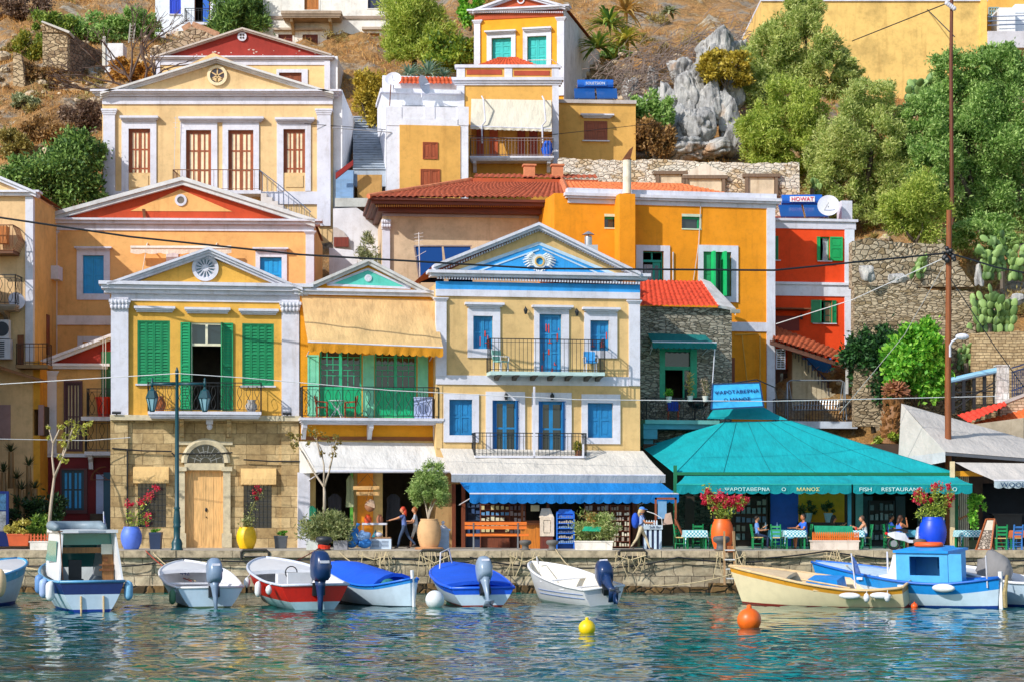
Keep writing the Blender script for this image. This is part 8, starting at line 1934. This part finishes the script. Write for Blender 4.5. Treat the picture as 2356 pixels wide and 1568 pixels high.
t=thing('bistro_table','white wire legged round table on the jade balcony','table',balc(775));mb=MB();mb.lathe((0,0,.7),[(.36,0),(.36,.03)],20);mb.build('top',paint('#cfe0d8',.5),t);mb=MB()
for k in range(4):a=k*1.571+.6;c,s_=math.cos(a),math.sin(a);mb.tube([(.3*c,.3*s_,.7),(.05*c,.05*s_,.38),(.34*c,.34*s_,0)],.018,6)
mb.build('leg',TRIM,t)
BW_=wood('#a8451c');ca=plainchair('wooden_chair','reddish wooden chair left of the bistro table',balc(741),rad(90),BW_,BW_);dup(ca,balc(805),rad(-90),'reddish wooden chair right of the bistro table')
t=thing('washing_machine','white draped appliance at the right end of the jade balcony','appliance',balc(975,-.4));mb=MB();mb.box(-.4,.35,-.25,.25,0,.85);mb.box(-.42,.37,-.27,.27,.85,.9);mb.build('cabinet',paint('#aab8e0',.6),t);mb=MB();mb.disc((-.02,-.25,.42),.2,18,th=.03);mb.build('door',paint('#7a88b0',.5),t)
w1=HA.root.matrix_basis;z1_=HA.uz(470,945,-1)[1]
def b1(px,w_=-.5):return w1@Vector((HA.uz(px,930,w_)[0],w_,z1_))
for px,hx,hh,lb in((368,'#b8683a',.62,'terracotta jar behind the left lantern on the green shutter balcony'),(578,'#b8b4b0',.5,'grey stone owl shaped jar at the right end of the green shutter balcony')):
 t=thing('jar',lb,'jar',b1(px));mb=MB();mb.lathe((0,0,0),[(.14,0),(.24,hh*.35),(.25,hh*.55),(.14,hh*.85),(.17,hh)],16);mb.build('jar',stucco(hx,.3),t,True)
w8=HH.root.matrix_basis;t=thing('flower_pot','big red plastic flower pot on the shaded balcony','pot',w8@Vector((HH.uz(240,950,-.5)[0],-.5,HH.uz(230,957,-.9)[1])));mb=MB();mb.lathe((0,0,0),[(.26,0),(.36,.75),(.39,.75),(.39,.84),(.33,.84)],18);mb.build('pot',paint('#d8321c',.4),t)
wd=HD.root.matrix_basis
def bd(px,w_=-.9):return wd@Vector((HD.uz(px,940,w_)[0],w_,HD.uz(1570,965,-1.3)[1]))
for px,lb,mt,s_ in((1587,'tall yellow flowered plant in a white pot on the stone house balcony',leafmat('#a8a04a','#e0c070'),1.0),(1622,'spiky leaved plant in a white pot on the stone house balcony',leafmat('#8a8a5a','#c0a890'),.8),(1538,'small green hanging plant on the stone house balcony rail',LIME,.3)):
 t=thing('potted_plant',lb,'plant',bd(px,-1.24)+Vector((0,0,.8 if px!=1538 else .75)));mb=MB();mb.lathe((0,0,0),[(.1,0),(.14,.25),(.12,.25)],12);mb.build('pot',paint('#d8d8d0',.5),t);rng=np.random.default_rng(px);c=np.stack([rng.normal(0,.09,120),rng.normal(0,.06,120),.25+rng.uniform(0,s_,120)],1);v,f=leafquads(c,rng,.22,.04,None,1.0);npmesh('foliage',v,f,mt,t)
t=thing('grill','black kettle grill on the stone house balcony','grill',bd(1605,-.8));mb=MB();mb.ell((0,0,.75),(.45,.4,.25),16,10);mb.build('kettle',paint('#101114',.3),t,True);mb=MB()
for k in range(3):a=k*2.09;mb.bar((.3*math.cos(a),.3*math.sin(a),0),(.2*math.cos(a),.2*math.sin(a),.6),.04)
mb.build('leg',IRON,t)
plainchair('balcony_chair','blue covered chair in front of the green door of the stone house',bd(1548,-.6),rad(0),BW_,fabric('#2a50c0',0))
wl=HL.root.matrix_basis;t=thing('plastic_bag','crumpled blue tarpaulin bundle on the ochre house balcony','bag',wl@Vector((HL.uz(1258,350,-.6)[0],-.6,HL.uz(1180,359,-1.1)[1])));mb=MB();mb.ell((0,0,.42),(.28,.25,.44),14,10);mb.v=[tuple(Vector(p)*(1+.15*MN.noise(Vector(p)*6)))for p in mb.v];mb.build('bundle',fabric('#1f62d8',0),t,True)
t=thing('flower_pot','potted shrub on the lower blue door balcony','plant',w3@Vector((HC.uz(1330,1040,-.7)[0],-.7,HC.uz(1220,1048,-1)[1])));rng=np.random.default_rng(5);v,f=leafquads(blobpts(rng,(0,0,.45),(.25,.2,.4),300,8)[0],rng,.16,.06);npmesh('foliage',v,f,leafmat('#8a8a2c','#c8c04a'),t);mb=MB();mb.lathe((0,0,0),[(.12,0),(.16,.25)],12);mb.build('pot',paint('#8a5a3a',.6),t)
def BY(y):return EYE*F/(y-HY)
class Boat:
 def __init__(s,name,label,px,ywl,hd,L,B,bow,stern,mid,dbl=False,cat='boat',draft=.3,rake=.45,full=3.2,roll=0,trim=0):
  Y=BY(ywl);s.L,s.B,s.bow,s.st,s.mid,s.dbl,s.dr,s.rake,s.full=L,B,bow,stern,mid,dbl,draft,rake,full
  s.root=thing(name,label,cat,(PX(px,Y),Y,0),rad(90+hd),'boats moored along the quay');s.root.rotation_euler=(rad(-roll),rad(-trim),rad(90+hd))
 def b(s,q):
  if s.dbl:return s.B/2*max(.012,math.sin(math.pi*(.01+.98*q)))**.62
  return s.B/2*((.86+.14*math.sin(math.pi/2*min(1,q/.4)))if q<.4 else max(.008,(1-((q-.4)/.6)**s.full))**.75)
 def sh(s,q):return s.mid+(s.bow-s.mid)*max(0,(q-.2)/.8)**1.35+(s.st-s.mid)*max(0,(.45-q)/.45)**2
 def x(s,q,t=1.0):return q*s.L+(s.rake*t*max(0,(q-.7)/.3)**2)-(s.rake*.35*t*max(0,(.3-q)/.3)**2 if s.dbl else 0)
 def hull(s,mats,stripe=.0,boot=.05,floor=.18,inner=None,v=.42):
  """mats: bottom paint, topsides, sheer stripe, inside"""
  nq=30;mb=MB();rings=[]
  for i in range(nq+1):
   q=i/nq;b,h=s.b(q),s.sh(q);keel=-s.dr*(1-max(0,(q-.75)/.25)**2*.8);top=h-max(stripe,.02)
   zs=[keel,keel+(boot-keel)*.5,boot]+[boot+(top-boot)*t for t in(.25,.5,.75,1)]+[(h+top)/2,h]
   port=[Vector((s.x(q,max(0,(z-keel)/(h-keel))),b*max(0,min(1,(z-keel)/(h-keel)))**v,z))for z in zs];star=[Vector((p.x,-p.y,p.z))for p in reversed(port)]
   e_=.07 if i==0 and not s.dbl else 0;f_=min(floor,h-.1);tf=max(0,(f_-keel)/(h-keel));bf=max(0,b*tf**v-.06)
   rings.append(star+port+[Vector((s.x(q)+e_,max(0,b-.06),h)),Vector((s.x(q,tf)+e_,bf,f_)),Vector((s.x(q,tf)+e_,-bf,f_)),Vector((s.x(q)+e_,-max(0,b-.06),h))])
  n=22;lv=lambda l:0 if l<2 else 1 if l<6 or not stripe else 2
  mb.v+=[tuple(p)for r in rings for p in r]
  for i in range(nq):
   for j in range(n):
    a,c=i*n+j,i*n+(j+1)%n;mb.f.append((a,c,c+n,a+n));mb.m.append(lv(7-j)if j<8 else 0 if j==8 else lv(j-9)if j<17 else 3)
  for l in range(8):mb.f.append((8-l,9+l,10+l,7-l));mb.m.append(lv(l))
  mb.f+=[(18,19,20,21),(0,17,18,21)];mb.m+=[3,3]
  o=mb.build('hull',mats,s.root);o.data.polygons.foreach_set('use_smooth',[True]*len(o.data.polygons))
  o.data.set_sharp_from_angle(angle=rad(38));return o
 def gunwale(s,mat,r=.035,q0=0,q1=1):
  for sd in(-1,1):mb=MB();mb.tube([(s.x(q),sd*s.b(q),s.sh(q))for q in[q0+(q1-q0)*i/24 for i in range(25)]],r,7);mb.build('gunwale',mat,s.root,True)
  if not s.dbl and q0==0:mb=MB();mb.tube([(0,-s.b(0),s.st),(0,s.b(0),s.st)],r,7);mb.build('transom_cap',mat,s.root,True)
 def deck(s,name,q0,q1,mat,dz=-.01,arch=.0,inset=.0,n=16,lift0=0,smooth=True):
  rings=[]
  for i in range(n+1):
   q=q0+(q1-q0)*i/n;b=max(.01,s.b(q)-inset);h=s.sh(q)+dz+lift0*(1-i/n);rings.append([Vector((s.x(q),b*f,h+arch*min(1,b*2/s.B*1.3)*(1-f*f)))for f in(-1,-.75,-.4,0,.4,.75,1)])
  mb=MB();mb.loft(rings,closed=False);a=rings[0];mb.add(a+[Vector((p.x,p.y,p.z-.12))for p in a],[(j,j+1,j+8,j+7)for j in range(6)]);return mb.build(name,mat,s.root,smooth)
 def thwart(s,q,mat,w=.28,z=-.14,name='thwart'):
  mb=MB();b=s.b(q)-.06;mb.box(s.x(q)-w/2,s.x(q)+w/2,-b,b,s.sh(q)+z-.04,s.sh(q)+z);return mb.build(name,mat,s.root)
 def fender(s,q,sd,mat,dz=-.35,l=.5,r=.11,dy=.14):
  mb=MB();c=Vector((s.x(q),sd*(s.b(q)+dy),s.sh(q)+dz));mb.lathe(c-Vector((0,0,l/2)),[(.03,0),(r*.8,.06),(r,.14),(r,l-.14),(r*.8,l-.06),(.03,l)],12);mb.tube([c+Vector((0,0,l/2)),Vector((s.x(q),sd*s.b(q),s.sh(q)))],.012,4);return mb.build('fender',mat,s.root,True)
 def pt(s,q,sd=0,dz=0):return Vector((s.x(q),sd*s.b(q),s.sh(q)+dz))
 def world(s,p):return s.root.matrix_basis@Vector(p)
def outboard(bt,mat,tilt=0,sc=1.0,y=0,yaw=0,z=None,leg=None):
 """hung on the transom; tilt swings the leg up and aft"""
 R_=Matrix.Translation((-.08,y,(bt.st if z is None else z)-.02))@Matrix.Rotation(rad(yaw),4,'Z')@Matrix.Rotation(rad(tilt),4,'Y')@Matrix.Scale(sc,4)
 def fin(mb):mb.v=[tuple(R_@Vector(v))for v in mb.v];return mb
 mb=MB();rings=[]
 for z_,lx,ly,ox in((.12,.24,.15,-.1),(.2,.3,.19,-.12),(.4,.33,.2,-.13),(.6,.31,.19,-.11),(.72,.25,.15,-.07),(.77,.15,.09,-.04)):rings.append([Vector((ox+lx*math.copysign(abs(math.cos(a))**.7,math.cos(a)),ly*math.copysign(abs(math.sin(a))**.7,math.sin(a)),z_))for a in[k*math.pi/9 for k in range(18)]])
 mb.loft(rings,0,True,True);ob=fin(mb).build('outboard_motor',mat,bt.root,True);mb=MB();mb.box(-.44,-.40,-.1,.1,.5,.56);mb.box(-.30,.0,-.205,-.2,.38,.46);fin(mb).build('badge',TRIM,ob)
 lm=leg or mat;mb=MB();mb.loft([[Vector((-.1+lx*c,ly*d,z_))for c,d in((-1,-.5),(0,-1),(1,-.5),(1,.5),(0,1),(-1,.5))]for z_,lx,ly in((.13,.2,.14),(-.02,.16,.1),(-.3,.11,.06),(-.62,.1,.045))],0,True,True);mb.box(-.3,.1,-.12,.12,-.62,-.60);mb.ell((-.12,0,-.78),(.2,.055,.055),10,6);mb.prism([(-.2,-.012,-.6),(.02,-.012,-.6),(-.05,-.012,-1.0),(-.12,-.012,-1.0)],(0,.024,0));fin(mb).build('drive_leg',lm,ob,True)
 mb=MB()
 for k in range(3):a=k*2.09;mb.obox((-.33,.09*math.cos(a),-.78+.09*math.sin(a)),(.03,.11,.07),Matrix.Rotation(a,3,'X'))
 fin(mb).build('propeller',metal('#6a6e72'),ob)
 mb=MB();mb.box(-.02,.14,-.14,.14,-.22,.06);mb.bar((.05,-.1,.05),(.3,-.12,.22),.05);fin(mb).build('bracket',IRON,ob);return ob
GW=paint('#e4e4e6',.3,.05);GB_=paint('#c8dcec',.3,.06);NV=paint('#17306e',.3,.1);ABL=paint('#123a9a',.4,.1);GRM=paint('#7d92ab',.3,.08);NVM=paint('#1c3560',.28,.08);BRT=fabric('#1760e0',.15);CRMB=paint('#e8d8b0',.35,.06);TIM=wood('#d8b888',along='x');RUSTR=paint('#8a2c24',.5,.2)
FW=paint('#dfe2e4',.4,.08)
b1_=Boat('cabin_boat','cabin motor boat with open back, teal windows and navy transom',212,1406,22,5.2,2.35,1.5,.95,.95,full=2.6);b1_.hull([ABL,GB_,NV,paint('#9aa0a0',.5)],.40,.08,.25);b1_.gunwale(paint('#5f9fc8',.35),.045);s=b1_
for sd in(-1,1):
 mb=MB();mb.prism([(.15,sd*1.02,.95),(.55,sd*.86,2.45),(.85,sd*.84,2.5),(2.9,sd*.84,2.5),(3.8,sd*.8,1.35),(3.8,sd*.8,1.05),(.4,sd*1.02,.95)],(0,-sd*.06,0));c_=mb.build('cabin_side',GW,s.root);mb=MB();mb.prism([(1.1,sd*.93,1.55),(1.15,sd*.90,2.2),(2.6,sd*.90,2.2),(3.1,sd*.92,1.55)],(0,sd*.01,0));mb.build('window',glass('#3f9a94',.1),c_)
mb=MB();mb.box(.45,3.0,-.9,.9,2.46,2.56);ro=mb.build('cabin_roof',GW,s.root);mb=MB();mb.prism([(2.95,-.84,2.5),(2.95,.84,2.5),(3.85,.8,1.3),(3.85,-.8,1.3)],(.05,0,.02));ws=mb.build('windscreen',glass('#3f9a94',.1),s.root)
mb=MB();mb.box(1.0,1.04,-.8,.8,2.08,2.44);mb.build('rear_window',glass('#2f8a80',.1),s.root);mb=MB();mb.box(.96,1.02,-.86,.86,1.82,2.0);mb.box(.95,1.03,-.86,-.5,.3,1.95);mb.box(.94,.98,-.84,-.48,1.5,1.8)if False else None;mb.build('bulkhead',wood('#9a6a3a'),s.root)
mb=MB();mb.box(.93,.95,-.82,-.46,1.78,2.1);mb.build('electric_box',paint('#e0dcc8',.5),s.root);mb=MB();mb.disc((.93,-.6,1.62),.08,14,normal=(-1,0,0),th=.03);mb.box(.88,.95,-.85,-.4,1.25,1.32);mb.box(.88,.95,-.85,-.4,1.42,1.46);mb.build('dashboard',wood('#7a4a24'),s.root)
mb=MB();mb.box(.9,1.3,.1,.5,.9,1.0);mb.box(1.25,1.35,.1,.5,1.0,1.6);mb.build('helm_seat',IRON,s.root);s.thwart(.08,paint('#c8ccd0',.5),.5,-.06,'aft_bench')
mb=MB();mb.tube([(.7,-.5,2.62),(1.9,-.6,2.68),(2.6,-.2,2.66),(2.6,.5,2.66),(1.9,.95,2.68),(.5,1.0,2.62)],[.1,.16,.17,.17,.16,.1],10);mb.build('rolled_dinghy',paint('#7a8a94',.5),s.root,True)
mb=MB();mb.box(.44,.455,-.5,.35,2.48,2.54);mb.build('name_strip',paint('#a8aeb8',.4),s.root)
for y in(-.35,.35):mb=MB();mb.tube([(-.03,y,.5),(-.06,y,-.15)],.03);mb.build('fender_post',TIM,s.root)
mb=MB();mb.tube([(.3,.85,.95),(.1,.98,2.5)],.018);mb.tube([(.08,1.05,2.5),(.1,.9,2.52)],.02);mb.build('fishing_rod',RUST,s.root)
for q,sd,mt,dz in((.1,1,FW,-.3),(.25,1,paint('#9ab0d8',.5),-.25),(.38,1,paint('#5f8ac0',.5),-.2),(.03,-1,paint('#7fb8dc',.5),-.3)):s.fender(q,sd,mt,dz,.62,.14)
s=Boat('motor_boat','small white motor boat with a grey outboard, second from the left',484,1396,19,4.5,2.5,1.25,.66,.70,trim=2);s.hull([paint('#5a6a50',.6),GB_,GB_,GW],0,.04,.22);s.gunwale(GW,.04);s.deck('foredeck',.72,1,GW,arch=.06);s.thwart(.45,GW);s.thwart(.12,GW,.4)
outboard(s,GRM,16,1.25,-.1);text('lettering','442',s.root,(s.x(.74),.25,s.sh(.74)-.12),.22,NV,rot=(rad(90),0,rad(-90)));s.fender(.02,1,paint('#4f7a5a',.5),-.3)
s=Boat('motor_boat','red and white motor boat with a big navy outboard',724,1401,23,5.2,2.6,1.35,.80,.82,trim=2);s.hull([paint('#a8c8d0',.4),paint('#d0200f',.35,.12),paint('#d0200f',.35,.12),GW],0,.26,.3);s.gunwale(paint('#c8d0e0',.35),.045);s.deck('foredeck',.62,1,GW,arch=.05);outboard(s,NVM,2,1.45,-.1)
mb=MB();mb.box(1.6,1.9,-.1,.75,.35,1.05);mb.build('console',GW,s.root);mb=MB();mb.tube([(1.52,.33+.2*math.cos(a),1.1+.2*math.sin(a))for a in[k*.449 for k in range(15)]],.02,6);mb.bar((1.52,.13,1.1),(1.52,.53,1.1),.02);mb.build('steering_wheel',IRON,s.root);mb=MB();mb.box(.7,1.2,-.1,.7,.4,.75);mb.box(.68,.78,-.1,.7,.75,1.15);mb.build('helm_seat',GW,s.root)
s.fender(.3,1,FW,-.28);s.fender(.55,1,FW,-.3,.34);s.fender(.12,1,FW,-.2,.3)
s=Boat('rowing_boat','double ended boat with a glossy blue cover and a white rudder post',948,1395,35,4.8,2.1,1.2,.95,.66,True,roll=4,trim=1);s.hull([paint('#0e2a3a',.5),GB_,paint('#2f8fe0',.4),paint('#3f9fe8',.4)],.14,.05,.25);s.gunwale(paint('#1f6fe0',.35),.04);s.deck('cover',.22,.99,BRT,.02,.32,-.03);mb=MB();mb.box(-.16,-.04,-.03,.03,-.2,1.22);mb.build('rudder_post',GW,s.root);mb=MB();mb.ell((1.1,.25,.72),(.22,.3,.2));mb.build('net_bundle',paint('#2f7a78',.8,.3,0,12),s.root)
s=Boat('motor_boat','blue covered motor boat with a tilted grey outboard',1110,1394,14,4.4,2.45,1.15,.62,.68,trim=2);s.hull([RUSTR,GB_,paint('#1a5fe0',.35),paint('#1a5fe0',.4)],.22,.05,.25);s.gunwale(paint('#1a5fe0',.35),.05);s.deck('cover',.15,.99,BRT,.02,.14,-.02);outboard(s,paint('#8a9cb0',.3,.08),34,1.25,-.05,z=.72);mb=MB();mb.tube([(3.3,.75,1.0),(3.3,.72,1.6),(3.9,.3,1.7),(4.2,.1,1.1)],.025);mb.build('bow_rail',GREYW,s.root)
mb=MB();c=P(1000,1378,68);mb.ell(c,(.31,.31,.31),18,12,0);mb.build('mooring_buoy',[FW],smooth=True,label='weathered white ball fender between the two blue boats',cat='buoy')
s=Boat('motor_boat','clean white motor boat with a dark navy outboard tilted up',1390,1392,31,4.1,1.9,1.2,.60,.68,roll=4,trim=2);s.hull([paint('#a8b8b0',.4),GW,GW,paint('#e8e0d0',.4)],0,.03,.22);s.gunwale(GW,.045);s.thwart(.3,GW);s.thwart(.6,GW);outboard(s,NVM,66,1.35,-.1,-20,z=.68)
for z_ in(.28,.42):mb=MB();mb.tube([(s.x(q),s.b(q)*(((z_+.3)/(s.sh(q)+.3))**.42)+.012,z_)for q in[.03+.72*i/14 for i in range(15)]],.012,4);mb.build('strake',paint('#6a86b8',.4),s.root)
mb=MB();mb.tube([(3.2,.5,.95),(3.4,.45,1.3),(4.0,.1,1.42),(4.2,-.1,1.15)],.022);mb.build('bow_rail',GREYW,s.root);mb=MB();mb.box(-.03,.0,-.5,-.2,.1,.5);mb.build('transom_plate',paint('#8a9ab0',.5),s.root)
s=Boat('wooden_boat','cream wooden boat with an ochre stripe and blue locker',2088,1395,68,5.55,2.05,1.3,.78,.66,draft=.35,full=2.2,roll=7);s.hull([RUSTR,CRMB,paint('#dc9a2c',.4,.12),paint('#d8bc94',.5)],.2,.1,.22);s.gunwale(TIM,.05);s.deck('foredeck',.7,1,paint('#e0c49c',.45,.1),arch=.05);s.thwart(.5,TIM);mb=MB();mb.prism([(2.1,-.55,.45),(3.4,-.55,.45),(3.2,-.5,.95),(2.2,-.5,.95)],(0,1.1,0));mb.build('locker',paint('#1f8fe0',.4),s.root);s.fender(.2,1,FW,-.22,.3,.1);s.fender(.08,1,FW,-.25,.3,.1)
for q in(.12,.3):mb=MB();c=s.pt(q,1,-.18)+Vector((0,.1,0));mb.ell(c,(.36,.11,.11));mb.build('fender',FW,s.root,True)
mb=MB();mb.tube([(1.7,.0,.5),(1.85,-.1,1.75)],.025);st_=mb.build('flag_staff',TRIM,s.root);mb=MB();mb.prism([(1.83,-.1,1.7),(1.8,-.1,1.1),(1.55,-.15,1.05),(1.7,-.15,1.5)],(0,.02,0));mb.build('flag',paint('#4a6ab0',.7,.4,0,9),st_);mb=MB();mb.tube([s.pt(.3,1,.06),s.pt(.6,.9,.1)],.03);mb.build('oar',TIM,s.root)
s=Boat('fishing_boat','bright blue and white wooden fishing boat with a square wheelhouse',2294,1398,50,6.4,2.2,1.4,1.0,.78,True,draft=.35,roll=4);LB=paint('#1f8fe0',.38,.1);s.hull([paint('#123a8a',.45),GB_,LB,paint('#3f9fe0',.5)],.36,.1,.3);s.gunwale(paint('#1763c0',.4),.05);s.deck('foredeck',.62,.99,paint('#c8dcec',.45),arch=.04)
mb=MB();mb.box(-.2,-.08,-.04,.04,-.2,1.2);mb.build('stern_post',GW,s.root);x0,x1,yy=1.4,3.3,.62;LB2=paint('#4fa8e0',.45,.1);mb=MB()
mb.box(x0,x0+.07,-yy,yy,.6,1.82);mb.box(x1-.07,x1,-yy,yy,.6,1.82);mb.box(x0+.07,x1-.07,-yy,-yy+.05,.6,1.82);mb.box(x0+.07,x0+.3,yy-.06,yy,.6,1.82);mb.box(x1-.5,x1-.07,yy-.06,yy,.6,1.82);mb.box(x0+.3,x1-.5,yy-.06,yy,.6,1.08);mb.box(x0+.3,x1-.5,yy-.06,yy,1.70,1.82);wh=mb.build('wheelhouse',LB2,s.root);mb=MB();mb.box(x0-.06,x1+.06,-yy-.06,yy+.08,1.82,1.90);mb.prism([(x0+.1,yy+.06,1.90),(x1-.1,yy+.06,1.90),(x1-.35,yy-.2,1.98),(x0+.35,yy-.2,1.98)],(0,-.9,0));mb.build('roof',LB,wh)
mb=MB();mb.box(x0-.5,x0-.03,yy-.03,yy+.02,.75,1.8);mb.build('door',LB2,wh);mb=MB();mb.prism([(x1,-yy,.6),(x1+.75,-yy,.6),(x1+.75,-yy,1.05),(x1+.3,-yy,1.1),(x1+.1,-yy,1.75),(x1,-yy,1.75)],(0,yy*2,0));mb.build('cabin_front',GW,wh);mb=MB();mb.box(x0+.55,x0+1.0,-yy+.06,-yy+.08,1.2,1.65);mb.build('window',glass('#2f6fb0',.1),wh)
t=thing('life_ring','orange life ring lying on the wheelhouse roof','life ring',s.world((2.35,.1,2.03)),s.root.rotation_euler.z);mb=MB();mb.tube([(.42*math.cos(a),.3*math.sin(a),.02)for a in[k*math.pi/14 for k in range(29)]],.085,8);mb.build('ring',paint('#ec5a1c',.5),t,True)
mb=MB();mb.tube([s.pt(.62,0,.0),s.pt(.62,0,.75)],.03);mb.build('mast',TRIM,s.root);mb=MB();mb.tube([(.15,.35,.7),(.15,.4,1.75)],.025);mb.build('pole',TRIM,s.root)
mb=MB();c=s.pt(.22,1,-.12)+Vector((0,.12,0));mb.ell(c,(.42,.14,.14));mb.build('fender',FW,s.root,True);mb=MB();mb.tube([s.pt(.0,0,.1)+Vector((-.25,.05,0)),Vector((-.3,.06,.5)),Vector((-.28,0,.05))],[.05,.08,.07],7);mb.build('hanging_rope',paint('#b09a6a',.9,.3,0,20),s.root)
for q in(.45,.7):mb=MB();c=s.pt(q,1,-.14);mb.obox(c+Vector((0,.01,0)),(.22,.03,.08));mb.build('scupper',GW,s.root)
s=Boat('motor_boat','blue and white boat cut by the left edge, with an orange tipped fender',-100,1399,-8,4.8,2.2,1.5,1.0,1.05);s.hull([ABL,GB_,paint('#4fb0d8',.4),GW],.3,.1,.3);s.gunwale(paint('#3f9fd0',.4),.05);s.deck('foredeck',.5,1,GW,arch=.05);mb=MB();c=s.pt(.12,-1,-.15)+Vector((0,-.22,0));mb.ell(c+Vector((0,0,-.05)),(.22,.2,.46),14,10,0);mb.build('fender',stucco('#d8b890',.4),s.root,True)
s=Boat('motor_boat','white boat under a grey tarpaulin cut by the right edge',2430,1396,38,4.2,2.1,1.3,.8,.8);s.hull([ABL,GB_,GB_,GW],0,.08,.3);s.gunwale(GW,.05);s.deck('foredeck',.6,1,GW);mb=MB();mb.ell((2.3,.2,1.1),(.6,.55,.62),24,16);mb.v=[tuple(Vector(v)*(1+.14*MN.noise(Vector((v[0]*3,v[1]*3,v[2])))+.04*MN.noise(Vector(v)*9)))for v in mb.v];mb.build('tarpaulin',fabric('#8f8c8a',.1),s.root,True)
for px,py,Y,r_,hx,lb in((1350,1442,BY(1455),.22,'#f0cc10','yellow ball buoy floating in front of the white boat'),(1723,1428,BY(1442),.33,'#ec6a1a','large orange ball buoy floating before the wooden boat'),(2103,1392,BY(1398),.115,'#ec5a1a','tiny orange float beside the fishing boat')):
 t=thing('mooring_buoy',lb,'buoy',(PX(px,Y),Y,0));mb=MB();mb.ell((0,0,r_*.62),r_,20,14);mb.build('float',paint(hx,.4,.12),t,True);mb=MB();mb.lathe((0,0,r_*1.55),[(r_*.22,0),(r_*.2,r_*.3),(r_*.08,r_*.36)],10);mb.build('neck',paint(hx,.4,.12),t)
mb=MB();c=Vector((PX(2077,BY(1394)),BY(1394),.08));mb.ell(c,(.24,.12,.1));mb.build('float',FW,smooth=True,label='small white float beside the stern of the wooden boat',cat='buoy')
ROPE=paint('#c8b48c',.9,.2);RRED=paint('#a8402c',.8)
def line(label,a,b,r=.018,mat=None,sag=.15):
 a,b=Vector(a),Vector(b);mb=MB();mb.tube([a.lerp(b,k/12)-Vector((0,0,sag*4*(k/12)*(1-k/12)))for k in range(13)],r,5);mb.build('mooring_line',mat or ROPE,label=label,cat='rope',group='mooring lines to the quay')
def q_(px,py,Y=79.7):return P(px,py,Y)
for lb,a,b,mt in(('pale rope from the bow of the small white boat to the quay',P(450,1335,71),q_(352,1270),ROPE),('red rope from the small white boat to the quay',P(440,1335,71),q_(335,1265),RRED),('red rope from the wound bollard to the red boat',P(600,1310,71.5),q_(735,1258,80.3),RRED),('rope from the blue covered boat up to the rail',P(860,1310,73),q_(780,1268),ROPE),('rope from the grey outboard boat to the second rail',P(1070,1300,73),q_(1120,1268),ROPE),('rope from the clean white boat to the coiled bollard',P(1330,1312,73),q_(1278,1262,80.2),ROPE),('crossing rope from the clean white boat to the third rail',P(1400,1310,72),q_(1440,1272),ROPE),('long slack rope from the wooden boat bow along the wall',P(1712,1310,71.5),q_(1500,1345,79.4),ROPE),('rope from the wooden boat to the ladder top',P(1716,1306,71.5),q_(1692,1262,80),ROPE),('double rope from the fishing boat bow to the trough',P(1950,1300,69.3),q_(1925,1262,80),ROPE),('rope from the cabin boat to the left end of the quay',P(130,1310,69),q_(20,1285),ROPE)):line(lb,a,b,.02,mt)
for i,(px,lb)in enumerate(((1000,'tangle of old rope hanging from the rail below the beige jar'),(1207,'tangle of old rope hanging under the bench bollard'),(1450,'tangle of yellowish rope hanging from the rail under the walking woman'),(1680,'thick tangle of rope around the wooden ladder'),(1930,'tangle of rope hanging below the picket fence trough'),(860,'frayed rope ends hanging right of the red boat'))):
 mb=MB();rr=random.Random(i)
 for k in range(9):
  x=px+rr.uniform(-34,34);Y=79.62+rr.uniform(-.05,.05);L_=rr.uniform(15,75);mb.tube([P(x,1268,Y),P(x+rr.uniform(-8,8),1268+L_*.5,Y-.06),P(x+rr.uniform(-22,22),1268+L_,Y)],.018,4)
 mb.tube([P(px-36,1275,79.6),P(px,1285+rr.uniform(0,10),79.55),P(px+36,1276,79.6)],.025,5);mb.build('rope_tangle',ROPE,label=lb,cat='rope',group='old ropes on the quay wall')
for o in SC.objects:
 if o.parent is None and o.get('label')and not o.get('kind'):o['kind']='thing'
